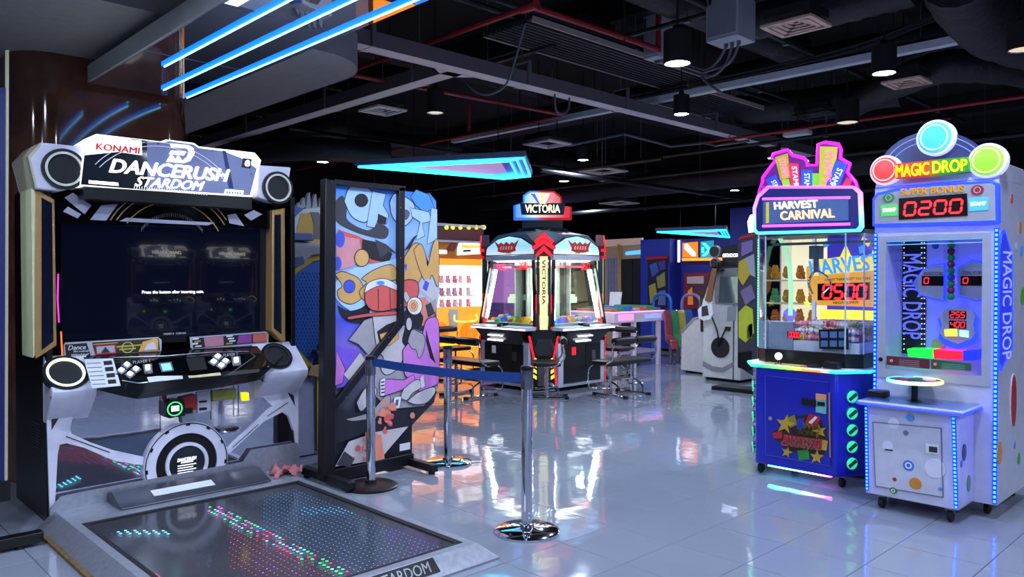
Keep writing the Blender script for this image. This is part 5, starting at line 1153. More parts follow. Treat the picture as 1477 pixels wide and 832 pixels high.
ab.build('back_artwork', hc, smooth=False, normals=False)
htext('HARVEST', ((1170, 398), (1272, 388), (1166, 376)), cyb - .03, EB, hc, 0, .05)
htext('LIGHT "HARVEST" TO WIN', ((1190, 405), (1255, 403), (1190, 401.5)), cyb - .03, HK, hc, 0, 0)
htext('MEGA BONUS', ((1202, 438.5), (1238, 437.5), (1202, 435)), cyb - .03, HK, hc, 0, 0)
ds = MB(mat('display_dark', '#1a0306', .2)).pxz(HP([(1180, 409), (1254, 407), (1254, 432), (1180, 433)], cyb - .03), cyb - .04, cyb - .02).build('display', hc, smooth=False)
k = MB(glow('digit_red', '#ff1a22', 4)); (x0, z0_), (x1, z1_) = HP(((1184, 430), (1252, 411)), cyb - .045); digits(k, '0500', x0, x1 - .01, z0_, z1_, cyb - .045, glow('digit_red', '#ff1a22', 4), .2); k.build('digit', ds, smooth=False, normals=False)
MB(EG).tube([Vector((Hp(u, v, .5)[0], .5, Hp(u, v, .5)[1])) for u, v in ((1124, 342), (1133, 358), (1139, 385), (1141, 420), (1140, 455))], .018, n=8).build('arch_tube', hc)
# claw
cl = MB(GREY).box(-.08, .0, .38, .46, 1.60, 1.70).build('crane_carriage', hc, bevel=.004); MB(STEEL).box(-.39, .39, .41, .43, 1.71, 1.73).build('crane_rail', hc, smooth=False); MB(STEEL).cyl((-.04, .42, 1.50), (-.04, .42, 1.62), .02).build('crane_rod', cl)
for k in range(3):
    a = k*2*PI/3 + .4; c_, s_ = math.cos(a), math.sin(a)
    MB(CHROME).tube(smooth_path([(-.04 + .015*c_, .42 + .015*s_, 1.51), (-.04 + .085*c_, .42 + .085*s_, 1.46), (-.04 + .10*c_, .42 + .10*s_, 1.40), (-.04 + .05*c_, .42 + .05*s_, 1.34)], 4), .007, n=6).build('claw_finger', cl)
# prize bin and sweets
bn = MB(mat('bin_clear', '#8d95a8', .25)).box(-.37, -.10, .17, .30, .925, 1.13).build('prize_chute', hc, smooth=False)
MB(mat('display_dark', '#1a0306', .2)).pxz(HP([(1136, 478), (1154, 478), (1154, 487), (1136, 487)], .168), .164, .17).build('display', hc, smooth=False)
k = MB(glow('digit_red', '#ff1a22', 4)); (x0, z0_), (x1, z1_) = HP(((1137, 486), (1153, 479.5)), .162); digits(k, '0000', x0, x1, z0_, z1_, .162, glow('digit_red', '#ff1a22', 4), .22); k.build('digit', hc, smooth=False, normals=False)
sg = MB(BLACK).pxz(HP([(1181, 475), (1223, 474), (1224, 504), (1182, 503)], .15), .148, .158).build('rule_sign', hc, smooth=False)
for i in range(3):
    for jj in range(2): MB(mat('sign_tile', '#5a78a8', .4)).pxz(HP([(1184 + i*13, 478 + jj*13), (1194 + i*13, 478 + jj*13), (1194 + i*13, 487 + jj*13), (1184 + i*13, 487 + jj*13)], .147), .145, .148).build('sign_picture', sg, smooth=False)
MB(mat('prize_tray', '#c8ccd8', .3)).box(-.10, .38, .18, .70, .925, 1.0).build('prize_tray', hc, smooth=False)
random.seed(17)
SW = [mat('sweet_red', '#d83848', .4), mat('sweet_white', '#e8e0e0', .4), mat('sweet_green', '#5ab868', .4), mat('sweet_pink', '#e890a0', .4), mat('sweet_yellow', '#e8c850', .4)]
base = []
for m in SW:
    o = MB(m).lathe([(.018, -.052), (.020, -.046), (.005, -.028), (.020, -.018), (.026, 0), (.020, .018), (.005, .028), (.020, .046), (.018, .052)], n=8).build('sweet'); base.append(o)
first = set()
for lay in range(3):
    for ix in range(6):
        for iy in range(8):
            if lay == 2 and (ix + iy) % 2: continue
            m = random.choice((0, 0, 1, 1, 1, 2, 3, 3, 4)); x = -.06 + ix*.077 + random.uniform(-.005, .005); y = .21 + iy*.057 + random.uniform(-.003, .003); h = 1.026 + lay*.048 + random.uniform(-.002, .002)
            o = bpy.data.objects.new('sweet', base[m].data); COL.objects.link(o); o.location = (HX + x, HY + y, h); o.rotation_euler = (0, PI/2, random.uniform(-.3, .3)); o.scale = (.92, .92, .66)
            tag(o, ('red', 'white', 'green', 'pink', 'yellow')[m] + ' wrapped sweet in the heap inside the carnival crane case', 'sweet', 'wrapped sweets in the carnival crane')
for o in base: bpy.data.objects.remove(o)
# lit header
MB(BLACK).pxy(Q, 1.77, 1.80).build('case_top', hc, smooth=False)
HH = [(1086, 330), (1085, 300), (1090, 284), (1108, 272), (1236, 270), (1244, 277), (1246, 322), (1240, 330)]
HH = [(1092, 338), (1088, 332), (1087, 300), (1093, 282), (1108, 268), (1232, 268), (1241, 277), (1243, 327), (1238, 334)]
rimg = gradmat('header_rim', [(0, '#3ae0e8'), (.5, '#9a8af8'), (1, '#e050e8')], 'Z', 1.76, 2.12, .3, 1.6)
hd = MB(rimg).pxz(HP(HH, .0), -.02, .05).build('header', hc, bevel=.006)
MB(mat('header_navy', '#1c1f5a', .3, emit='#1c1f6a', es=.4)).pxz(HP([(1094, 334), (1091, 330), (1091, 301), (1096, 285), (1110, 272), (1230, 272), (1237, 279), (1239, 325), (1235, 330)], -.022), -.026, -.02).build('header_face', hd, smooth=False)
for y0 in ((287, 285), (326, 323)): MB(glow('violet_tube', '#b04af0', 2.0)).tube([(Hp(1100, y0[0], -.04)[0], -.04, Hp(1100, y0[0], -.04)[1]), (Hp(1226, y0[1], -.04)[0], -.04, Hp(1226, y0[1], -.04)[1])], .010, n=8).build('neon_tube', hd)
MB(mat('denim_panel', '#3a5488', .5, emit='#3a5488', es=.45)).pxz(HP([(1102, 291), (1224, 284), (1224, 318), (1102, 323)], -.03), -.045, -.02).build('name_panel', hd, smooth=False)
MB(mat('zip_yellow', '#c8b83a', .4, emit='#c8b83a', es=.4)).pxz(HP([(1105, 292), (1109, 291.5), (1109, 321), (1105, 322)], -.046), -.049, -.044).build('side_zip', hd, smooth=False)
htext('HARVEST', ((1117, 302), (1180, 299), (1116, 291.5)), -.052, glow('name_cream', '#fff0b0', 1.3), hd, 0, .04); htext('CARNIVAL', ((1126, 317.5), (1204, 313.5), (1125, 305)), -.052, glow('name_peach', '#ffc890', 1.3), hd, 0, .04)
# ticket fan
fan = [(1100, 262), (1100, 256), (1118, 232), (1113, 228), (1115, 222), (1136, 216), (1143, 224), (1160, 228), (1164, 232), (1164, 238), (1178, 238), (1180, 208), (1190, 205), (1210, 208), (1213, 216), (1212, 228), (1226, 236), (1222, 248), (1234, 262), (1238, 274), (1094, 278)]
fn = MB(mat('fan_purple', '#5a1470', .35, emit='#7a18a0', es=.35)).pxz(HP(fan, .05), .03, .09).build('ticket_fan', hc, smooth=False)
MB(glow('fan_magenta', '#f018f0', 2.6)).tube([(x, .03, z) for x, z in HP(fan, .03)], .011, n=8, closed=True).build('fan_outline', fn)
T = [([(1096, 281), (1101, 268), (1113, 276), (1112, 281)], '#a02848'), ([(1105, 259), (1119, 252), (1133, 280), (1116, 280)], '#2a44b8'), ([(1118, 227), (1136, 221), (1140, 256), (1126, 260)], '#9a9a28'), ([(1127, 259), (1138, 258), (1143, 281), (1134, 281)], '#78b828'), ([(1137, 235), (1152, 236), (1154, 281), (1143, 281)], '#c02850'), ([(1156, 245), (1172, 245), (1172, 280), (1154, 280)], '#2a4ab8'), ([(1172, 250), (1184, 250), (1180, 279), (1172, 279)], '#68b830'), ([(1183, 211), (1208, 212), (1204, 250), (1192, 278), (1181, 278)], '#a8a832'), ([(1206, 231), (1222, 236), (1208, 278), (1188, 277)], '#2a4ab8'), ([(1222, 256), (1229, 260), (1222, 276), (1208, 277)], '#b02848')]
for k, (pts, c) in enumerate(T):
    y = .028 - .003*k; t = MB(mat('ticket_' + c[1:], c, .4, emit=c, es=.7)).pxz(HP(pts, y), y - .004, y + .003).build('paper_ticket', fn, smooth=False)
for pix, c in ((((1123, 229), (1129, 256), (1132, 227)), '#e878b8'), (((1142, 240), (1146, 276), (1149, 240)), '#f0d0e0'), (((1160, 250), (1160, 277), (1168, 250)), '#b8c8f8'), (((1191, 217), (1188, 262), (1202, 217)), '#e878b8'), (((1208, 242), (1194, 272), (1216, 245)), '#c8d8ff'), (((1112, 262), (1122, 279), (1118, 259)), '#b8c8f8')):
    a, b_, c2 = HP(pix, -.008); o = text('STAMPS', 0, 1, 0, 1, 0, glow('ticket_text_' + c[1:], c, .9), fn, bold=.02)
    map_obj(o, lambda v: Vector((a[0] + (b_[0] - a[0])*v.x + (c2[0] - a[0])*v.z, -.008 + v.y, a[1] + (b_[1] - a[1])*v.x + (c2[1] - a[1])*v.z)))
for x, y in ((-.30, .08), (.30, .10), (-.33, .68), (.33, .68)):
    w = MB(STEEL).box(x - .03, x + .03, y - .03, y + .03, .075, .088).build('castor_plate', hc, smooth=False); MB(RUBBER).lathe([(.0, -.014), (.034, -.014), (.038, 0), (.034, .014), (0, .014)], (x, y, .038), axis='x', n=18).build('castor_wheel', w); MB(STEEL).box(x - .02, x + .02, y - .008, y + .02, .05, .078).build('castor_fork', w, smooth=False)
# under-glow strip
MB(gradmat('under_light', [(0, '#40e8f8'), (.5, '#70d0ff'), (1, '#f040f0')], 'X', -.2, .25, .3, 8)).box(-.22, .25, .03, .05, .070, .084).build('under_light', hc, smooth=False)
# ================================================================== diamond prize machine (four stations round a corner-on block)
VX, VY, VA = -7.46, 7.79, .73
vt = thing('diamond_prize_machine', 'four-sided prize machine with lit glass cases, red chevrons and a bright name sign', 'arcade machine', (VX, VY, 0))
VW = mat('prize_white', '#c4c8d8', .35); VB = mat('prize_black', '#141319', .3, coat=.3)
TUBE = glow('white_tube', '#f0fff8', 14); STRIPW = glow('white_strip', '#f4f8ff', 3)
VPANE = glass('prize_pane', (.95, 1, .98), .06)
VRED = glow('chevron_red', '#f01a28', .85)
def station(k):
    R = Matrix.Rotation(k*PI/2, 3, 'Z')
    def bl(mb, name, par=None, **kw):
        o = mb.build(name, par or vt, **kw); return map_obj(o, lambda v: R @ v)
    a = VA
    bl(MB(VW).box(-.46, .46, -a, -.25, .05, .62), 'base_cabinet', bevel=.01)
    d = bl(MB(VB).box(-.37, .36, -a - .012, -a, .10, .60), 'service_door', smooth=False)
    bl(MB(mat('door_recess', '#0a0a0d', .5)).prism([(.05, -a - .016, .30), (.16, -a - .016, .26), (.16, -a - .016, .60), (.05, -a - .016, .60)], [(.05, -a - .011, .30), (.16, -a - .011, .26), (.16, -a - .011, .60), (.05, -a - .011, .60)]), 'door_recess', d, smooth=False)
    bl(MB(STEEL).box(.17, .25, -a - .02, -a - .01, .38, .50), 'coin_plate', d, smooth=False); bl(MB(VRED if k == 1 else WHITE).box(-.22, -.15, -a - .02, -a - .01, .46, .56), 'sticker', d, smooth=False)
    # console
    c = MB(VW); c.prism([(-.56, -a + .02, .79), (.56, -a + .02, .79), (.52, -a - .13, .79), (-.52, -a - .13, .79)], [(-.56, -a + .02, .84), (.56, -a + .02, .84), (.52, -a - .13, .825), (-.52, -a - .13, .825)])
    bl(c, 'console_top', smooth=False)
    c = MB(VB); c.prism([(-.44, -a - .13, .79), (.44, -a - .13, .79), (.44, -a, .79), (-.44, -a, .79)], [(-.30, -a - .04, .60), (.30, -a - .04, .60), (.34, -a, .60), (-.34, -a, .60)])
    bl(c, 'console_front', smooth=False)
    bl(MB(STRIPW).box(-.52, .52, -a - .134, -a - .13, .795, .81), 'edge_light', smooth=False); bl(MB(STRIPW).box(-.22, .06, -a - .10, -a - .075, .635, .655), 'under_light', smooth=False); bl(MB(STRIPW).box(-.20, .08, -a - .115, -a - .10, .70, .715), 'under_light', smooth=False)
    bl(MB(BLACK).lathe([(.05, .83), (.04, .86), (0, .865)], (.0, -a - .07, 0), n=16), 'push_button'); bl(MB(BLACK).box(-.06, .06, -a - .03, -a + .02, .835, .87), 'button_guard', smooth=False)
    # glass case: leaning posts and pane
    zb, zt, wb, wt, yb, yt = .84, 1.70, .54, .42, -a + .03, -a + .12
    for s in (-1, 1):
        bl(MB(VB).prism([(s*wb, yb, zb), (s*(wb - .035), yb, zb), (s*(wb - .035), yb + .04, zb), (s*wb, yb + .04, zb)], [(s*wt, yt, zt), (s*(wt - .03), yt, zt), (s*(wt - .03), yt + .04, zt), (s*wt, yt + .04, zt)]), 'case_post', smooth=False)
    bl(MB(VPANE).prism([(-wb + .03, yb + .012, zb), (wb - .03, yb + .012, zb), (wb - .03, yb + .018, zb), (-wb + .03, yb + .018, zb)], [(-wt + .03, yt + .012, zt), (wt - .03, yt + .012, zt), (wt - .03, yt + .018, zt), (-wt + .03, yt + .018, zt)]), 'case_pane', smooth=False)
    bl(MB(VW).box(-.46, .46, yt - .03, yt + .05, 1.70, 1.76), 'header_rail', smooth=False)
    for s in (-1, 1): bl(MB(TUBE).cyl((s*(wb - .09), yb + .06, zb + .08), (s*(wt - .07), yt + .05, zt - .12), .016, n=8), 'case_tube')
    # interior: tray, back panels, prize shapes
    bl(MB(mat('tray_mint', '#a8b8b0', .4)).box(-.48, .48, -a + .06, -.10, .84, .87), 'prize_tray', smooth=False)
    bl(MB(mat('back_mirror', '#c4ccc8', .3, .25)).box(-.42, .42, -.12, -.10, .87, 1.70), 'back_panel', smooth=False)
    bl(MB(mat('shelf_white', '#c8d0c4', .4)).box(-.34, .02, -.30, -.13, 1.16, 1.24), 'inner_shelf', smooth=False); bl(MB(mat('shelf_white', '#c8d0c4', .4)).box(.08, .36, -.32, -.13, 1.12, 1.20), 'inner_shelf', smooth=False)
    bl(MB(STEEL).cyl((.06, -.36, .87), (.06, -.36, 1.70), .02, n=8), 'crane_mast')
    bl(MB(mat('claw_pink', '#c86a80', .4)).prism([(-.1, -.5, 1.60), (.3, -.5, 1.60), (.1, -.2, 1.60), (-.3, -.2, 1.60)], [(-.1, -.5, 1.63), (.3, -.5, 1.63), (.1, -.2, 1.63), (-.3, -.2, 1.63)]), 'crane_arm', smooth=False)
    cols = ['#3a6ad8', '#c83848', '#d8b830', '#c8d8d0', '#58a868', '#d87a30', '#8a5ac8']
    for q in range(26):
        x = random.uniform(-.42, .42); y = random.uniform(-a + .12, -.2); s = random.uniform(.04, .09)
        cc = random.choice(cols); bl(MB(mat('prize_' + cc[1:], cc, .35)).prism([(x - s, y - s*.7, .87), (x + s, y - s*.5, .87), (x + s*.8, y + s*.6, .87), (x - s*.9, y + s*.7, .87)], [(x - s*.7, y - s*.4, .87 + s*.8), (x + s*.6, y - s*.3, .87 + s), (x + s*.5, y + s*.3, .87 + s*1.1), (x - s*.5, y + s*.4, .87 + s*.9)]), 'prize_box', smooth=False)
    bl(MB(mat('poster_tan', '#b07a50', .5)).prism([(p[0], -.125, p[1]) for p in circ(-.25, 1.40, .11, 8)], [(p[0], -.135, p[1]) for p in circ(-.25, 1.40, .11, 8)]), 'prize_picture', smooth=False)
    kk = MB(glow('digit_red', '#ff1a22', 4)); digits(kk, '350', .12, .30, 1.58, 1.66, yt + .012, glow('digit_red', '#ff1a22', 4)); bl(kk, 'digit', smooth=False, normals=False)
    # canopy: lit lens sign under an angular hood
    sgn = [(-.44, 1.77), (-.44, 1.86), (-.28, 1.96), (-.02, 2.03), (.20, 1.98), (.42, 1.88), (.46, 1.77)]
    sgn = [(-.46, 1.77), (-.45, 1.87), (-.22, 1.985), (.0, 2.02), (.22, 1.985), (.45, 1.87), (.46, 1.77)]
    f = bl(MB(VB).prism([(x*1.03, yt - .02, 1.765 + (z - 1.77)*1.06) for x, z in sgn], [(x*1.03, -.3, 1.765 + (z - 1.77)*1.08) for x, z in sgn]), 'hood_frame', smooth=False)
    bl(MB(gradmat('lens_sky', [(0, '#c8d8e8'), (.5, '#8cc0e8'), (1, '#a8e0f8')], 'Z', 1.77, 2.0, .3, .75)).prism([(x*.985, yt - .03, 1.775 + (z - 1.77)*.96) for x, z in sgn], [(x*.985, yt - .015, 1.775 + (z - 1.77)*.96) for x, z in sgn]), 'lit_lens', f, smooth=False)
    sh = -.05*(k % 2 == 0) + .05*(k % 2)
    crest = [(-.24, 1.965), (-.15, 1.915), (-.10, 1.94), (-.05, 1.91), (0, 1.945), (.06, 1.91), (.11, 1.94), (.15, 1.915), (.24, 1.97), (.17, 1.86), (.18, 1.82), (.06, 1.80), (-.06, 1.80), (-.17, 1.82), (-.16, 1.86)]
    bl(MB(mat('crest_red', '#9a2a30', .4, emit='#9a2a30', es=.4)).prism([(x - .05*(k % 2 == 0) + .05*(k % 2), yt - .036, z) for x, z in crest], [(x - .05*(k % 2 == 0) + .05*(k % 2), yt - .028, z) for x, z in crest]), 'crest', f, smooth=False)
    for e in range(5): bl(MB(mat('crest_pale', '#d89a90', .4, emit='#d89a90', es=.3)).prism([(-.12 + e*.052 + sh, yt - .040, 1.84), (-.095 + e*.052 + sh, yt - .040, 1.84), (-.085 + e*.052 + sh, yt - .040, 1.89), (-.11 + e*.052 + sh, yt - .040, 1.885)], [(-.12 + e*.052 + sh, yt - .034, 1.84), (-.095 + e*.052 + sh, yt - .034, 1.84), (-.085 + e*.052 + sh, yt - .034, 1.89), (-.11 + e*.052 + sh, yt - .034, 1.885)]), 'crest_mark', f, smooth=False)
    bl(MB(glow('added_case_glow', '#f4fff8', 3)).box(-.36, .36, -.55, -.2, 1.685, 1.695), 'case_light', smooth=False)  # ceiling panel added to brighten the case interior
    bl(MB(mat('crest_gold', '#b0a040', .4, emit='#b0a040', es=.4)).box(-.05, .05, yt - .038, yt - .03, 1.785, 1.80), 'crest_base', f, smooth=False)
    bl(MB(mat('hood_grey', '#6a7080', .3, .3)).prism([(-.47, yt + .0, 1.90), (.47, yt + .0, 1.90), (.28, yt + .02, 2.04), (-.28, yt + .02, 2.04)], [(-.30, -.15, 2.12), (.30, -.15, 2.12), (.24, -.12, 2.13), (-.24, -.12, 2.13)]), 'hood', smooth=False)
    # corner pillar at +x (45 degrees)
    R2 = Matrix.Rotation(k*PI/2 + PI/4, 3, 'Z')
    def bc(mb, name, par=None, **kw): return map_obj(mb.build(name, par or vt, **kw), lambda v: R2 @ v)
    r = .86; rb = .79
    pil = bc(MB(glow('pillar_cream', '#d8cf90', .75)).box(-.05, .05, -r + .02, -r + .10, .62, 1.74), 'corner_pillar', smooth=False)
    o = text('VICTORIA', -.022, .022, 1.12, 1.70, -r + .018, BLACK, pil, rot=-PI/2, bold=.02); map_obj(o, lambda v: R2 @ v)
    for s in (-1, 1): bc(MB(mat('pillar_side', '#2a3040', .3)).box(s*.075 - .015, s*.075 + .015, -r + .03, -r + .10, .62, 1.74), 'pillar_edge', smooth=False); bc(MB(VRED).box(s*.097 - .006, s*.097 + .006, -r + .035, -r + .10, .62, 1.25), 'pillar_red_line', smooth=False)
    bc(MB(VB).pxy([(-.20, -.60), (-.15, -rb - .06), (.15, -rb - .06), (.20, -.60)], .05, .80), 'corner_block', smooth=False)
    bc(MB(GREYD).prism([(-.10, -rb - .065, .68), (.10, -rb - .065, .68), (.15, -rb - .065, .55), (.08, -rb - .065, .45), (-.08, -rb - .065, .45), (-.15, -rb - .065, .55)], [(-.08, -rb - .085, .66), (.08, -rb - .085, .66), (.12, -rb - .085, .55), (.07, -rb - .085, .47), (-.07, -rb - .085, .47), (-.12, -rb - .085, .55)]), 'corner_boss', smooth=False)
    for s in (-1, 1):
        bc(MB(VRED).prism([(s*.17, -rb - .062, .72), (s*.20, -rb - .06, .72), (s*.14, -rb - .062, .45), (s*.17, -rb - .062, .06), (s*.15, -rb - .062, .06), (s*.115, -rb - .062, .45)], [(s*.17, -rb - .07, .72), (s*.20, -rb - .068, .72), (s*.14, -rb - .07, .45), (s*.17, -rb - .07, .06), (s*.15, -rb - .07, .06), (s*.115, -rb - .07, .45)]), 'red_edge', smooth=False)
        for i in range(4): bc(MB(glow('hazard_yellow', '#e8e030', .8)).prism([(s*.09, -rb - .062, .16 + i*.075), (s*.14, -rb - .062, .19 + i*.075), (s*.14, -rb - .062, .235 + i*.075), (s*.09, -rb - .062, .205 + i*.075)], [(s*.09, -rb - .068, .16 + i*.075), (s*.14, -rb - .068, .19 + i*.075), (s*.14, -rb - .068, .235 + i*.075), (s*.09, -rb - .068, .205 + i*.075)]), 'hazard_stripe', smooth=False)
    bc(MB(STEEL).box(-.075, .075, -rb - .066, -rb - .06, .08, .36), 'corner_plate', smooth=False)
    # chevrons
    for i, (w, z) in enumerate(((.13, 2.0), (.16, 1.92), (.11, 1.83))):
        bc(MB(VRED).prism([(-w, -r, z - .07), (0, -r, z + .05), (w, -r, z - .07), (w*.8, -r, z - .10), (0, -r, z - .02), (-w*.8, -r, z - .10)], [(-w, -r + .06, z - .07), (0, -r + .06, z + .05), (w, -r + .06, z - .07), (w*.8, -r + .06, z - .10), (0, -r + .06, z - .02), (-w*.8, -r + .06, z - .10)]), 'chevron', smooth=False)
    bc(MB(mat('chevron_back', '#5a1018', .4)).prism([(-.10, -r + .02, 1.74), (.10, -r + .02, 1.74), (.16, -r + .02, 1.90), (0, -r + .02, 2.06), (-.16, -r + .02, 1.90)], [(-.10, -r + .12, 1.74), (.10, -r + .12, 1.74), (.16, -r + .12, 1.90), (0, -r + .12, 2.06), (-.16, -r + .12, 1.90)]), 'chevron_mount', smooth=False)
random.seed(9)
for k in range(4): station(k)
MB(VB).box(-.25, .25, -.25, .25, .05, 2.15).build('core', vt, smooth=False)
MB(VB).pxy([(-.45, -.45), (.45, -.45), (.45, .45), (-.45, .45)], 1.76, 1.80).build('roof', vt, smooth=False)
MB(RUBBER).box(-.45, .45, -.45, .45, 0, .05).build('plinth', vt, smooth=False)
# name sign on top, facing the corner towards the camera
R45 = Matrix.Rotation(PI/4, 3, 'Z')
def bs(mb, name, par=None, **kw): return map_obj(mb.build(name, par or vt, **kw), lambda v: R45 @ v)
bs(MB(GREYD).box(-.28, .28, -.06, .06, 2.13, 2.26), 'sign_mount', smooth=False)
OUT = [(-.40, 2.27), (-.40, 2.46), (-.27, 2.50), (-.27, 2.60), (-.18, 2.66), (.16, 2.66), (.26, 2.58), (.27, 2.45), (.40, 2.44), (.40, 2.27)]
sg = bs(MB(gradmat('sign_rim', [(0, '#1a50c8'), (.45, '#3a90e8'), (.6, '#c81a28'), (1, '#b01020')], 'X', -.35, .35, .3, .5)).pxz(OUT, -.10, .10), 'name_sign', smooth=False)
bs(MB(gradmat('sign_face', [(0, '#1f60d8'), (.3, '#7ab8f0'), (.5, '#fff8d0'), (.7, '#f8b0a8'), (1, '#e0303a')], 'X', -.30, .30, .3, .55)).pxz([(x*.92, 2.46 + (z - 2.46)*.88) for x, z in OUT], -.115, -.10), 'sign_face', sg, smooth=False)
o = text('VICTORIA', -.24, .24, 2.36, 2.47, -.122, glow('sign_gold', '#f8f4b0', 1.3), sg, bold=.04); map_obj(o, lambda v: R45 @ v)
bs(MB(mat('sign_band', '#1a2050', .4)).pxz([(-.29, 2.33), (.29, 2.33), (.31, 2.49), (-.31, 2.49)], -.119, -.114), 'sign_band', sg, smooth=False)
for i, (a, m) in enumerate(((1.0, '#4a60e0'), (1.3, '#f8f8e0'), (1.57, '#e8d890'), (1.85, '#f8e0d0'), (2.15, '#f07880'))):
    x0 = .25*math.cos(a)*-1; bs(MB(glow('ray_' + m[1:], m, .9)).pxz([(x0*.35 - .012, 2.48), (x0*.35 + .012, 2.48), (x0 + .03, 2.62), (x0 - .03, 2.62)], -.121, -.115), 'sign_ray', sg, smooth=False)

# ================================================================== benches
SEATM = mat('black_vinyl', '#17171b', .35, bump=.15, bscale=30)
def bench(x, y, rz, label, L=.84):
    t = thing('chrome_bench', label, 'bench', (x, y, 0), rz, 'black padded chrome benches'); h = L/2
    MB(SEATM).pxy(rrect(-h, h, -.17, .17, .05), .40, .455).build('seat', t, bevel=.015, seg=3)
    for s in ((-1, 0), (0, 1)) if L > .6 else ((-1, 1),):
        MB(SEATM).lathe([(0, s[0]*h + .01), (.04, s[0]*h + .012), (.048, s[0]*h + .05), (.048, s[1]*h - .05), (.04, s[1]*h - .012), (0, s[1]*h - .01)], (0, .20, .70), axis='x', n=16).build('backrest', t)
    for s in (-1, 1):
        MB(CHROME).tube(smooth_path([(s*(h - .02), .20, .70), (s*(h + .01), .20, .64), (s*(h + .01), .20, .50), (s*(h + .01), .10, .42), (s*(h - .02), .0, .40)], 4), .012, n=8).build('back_tube', t)
        MB(CHROME).tube(smooth_path([(s*(h - .06), -.17, .39), (s*(h - .03), -.21, .33), (s*(h - .03), -.21, .14), (s*(h - .06), -.15, .10), (s*(h - .06), .10, .12)], 4), .012, n=8).build('front_loop', t)
        MB(CHROME).tube([(s*h*.55, .0, .40), (s*h*.55, .0, .02)], .016, n=8).build('leg', t)
        MB(CHROME).tube(smooth_path([(s*h*.55, -.24, .016), (s*h*.55, -.23, .016), (s*h*.55, .23, .016), (s*h*.55, .24, .016)], 2), .015, n=8).build('foot_bar', t)
        for e in (-1, 1): MB(RUBBER).box(s*h*.55 - .02, s*h*.55 + .02, e*.24 - .025, e*.24 + .025, 0, .034).build('foot_cap', t, smooth=False)
        MB(CHROME).tube(smooth_path([(s*h*.55, .15, .03), (s*h*.55, .13, .13), (s*h*.55, .02, .19)], 4), .011, n=6).build('brace', t)
    MB(CHROME).tube([(-h*.55, 0, .20), (h*.55, 0, .20)], .012, n=8).build('stretcher', t)
bench(-6.02, 7.72, -PI/2, 'black two-seat chrome bench at the right face of the diamond prize machine')
bench(-7.30, 6.30, PI, 'black two-seat chrome bench in front of the left face of the diamond prize machine')
bench(-8.85, 7.15, PI/2, 'black chrome bench half hidden at the far left of the diamond prize machine')
bench(-7.35, 9.05, 0, 'black chrome bench behind the diamond prize machine beside the pink-lit table')
bench(-6.50, 6.86, -PI*.24, 'small black chrome seat in front of the corner of the diamond prize machine', .36)

# ================================================================== blue arrow-shaped ceiling signs
def arrow(label, P, z, cyan, groupnm):
    c = sum((p for p in P), Vector((0, 0, 0)))/len(P); t = thing('arrow_ceiling_sign', label, 'neon sign', (c.x, c.y, z)); Q = [(p.x - c.x, p.y - c.y) for p in P]
    MB(mat('arrow_case', '#8a90b0', .4)).pxy(Q, .03, .09).build('case', t, smooth=False)
    MB(mat('arrow_under', '#0a2a80', .3, emit='#0a40c0', es=.35)).pxy([(x*.985, y*.985) for x, y in Q], .02, .03).build('underside', t, smooth=False)
    for s in (.96, .84, .72):
        MB(cyan).tube([(x*s, y*s, .005) for x, y in Q], .013, n=8, closed=True).build('neon_tube', t)
    MB(gradmat('arrow_print', [(0, '#d8a8c8'), (.5, '#a890d8'), (1, '#d8804a')], 'X', -.6, .9, .4, .5)).pxy([(x*.55, y*.55) for x, y in Q], .012, .02).build('printed_panel', t, smooth=False)
    for x, y in (Q[0], Q[len(Q)//2]): MB(DARKP).cyl((x*.5, y*.5, .09), (x*.5, y*.5, CZ - z), .006, n=6).build('rod', t)
CY = glow('neon_cyan', '#1fc8e8', 5, '#a0f0ff')
arrow('large wedge-shaped ceiling sign outlined in cyan neon left of the diamond prize machine', [at(510, 241, Z=2.9), at(640, 234, Z=2.9), at(758, 228, Z=2.9), at(768, 255, Z=2.9), at(728, 259, Z=2.9)], 2.9, CY, '')
arrow('small distant wedge sign in cyan neon above the blue booth', [at(945, 335, Z=2.45), at(1048, 331.5, Z=2.45), at(1054, 343, Z=2.45)], 2.45, CY, '')

# ================================================================== generic flat-plane helper for the machines further back
class Pl:
    """things laid out on one vertical plane: axis 'X' (faces +X) or 'Y' (faces -Y)"""
    def __init__(s, t, axis, v): s.t = t; s.a = axis; s.v = v; s.o = Vector(t.location)
    def w(s, px, py, d=0.0):
        p = at(px, py, X=s.v + d) if s.a == 'X' else at(px, py, Y=s.v - d); return p - s.o
    def slab(s, name, pts, m, out=.01, back=0.0, par=None, bevel=0):
        A = [s.w(x, y) for x, y in pts]; n = Vector((1, 0, 0)) if s.a == 'X' else Vector((0, -1, 0))
        return MB(m).prism([p + n*out for p in A], [p - n*back for p in A]).build(name, par or s.t, smooth=False, bevel=bevel)
    def text(s, body, pix, m, out=.012, par=None, bold=.02, shear=0):
        a, b_, c = [s.w(*q) for q in pix]; n = (Vector((1, 0, 0)) if s.a == 'X' else Vector((0, -1, 0)))*out
        o = text(body, 0, 1, 0, 1, 0, m, par or s.t, bold=bold, shear=shear); return map_obj(o, lambda v: a + (b_ - a)*v.x + (c - a)*v.z + n*(1 - v.y))
    def disc(s, name, px, py, r, m, out=.01, par=None, n=22, r0=0):
        c = s.w(px, py)
        if s.a == 'X': A = [c + Vector((out, r*math.cos(2*PI*i/n), r*math.sin(2*PI*i/n))) for i in range(n)]; d = Vector((out + .004, 0, 0))
        else: A = [c + Vector((r*math.cos(2*PI*i/n), -out, r*math.sin(2*PI*i/n))) for i in range(n)]; d = Vector((0, -out - .004, 0))
        return MB(m).prism(A, [p - d for p in A]).build(name, par or s.t, ang=30)
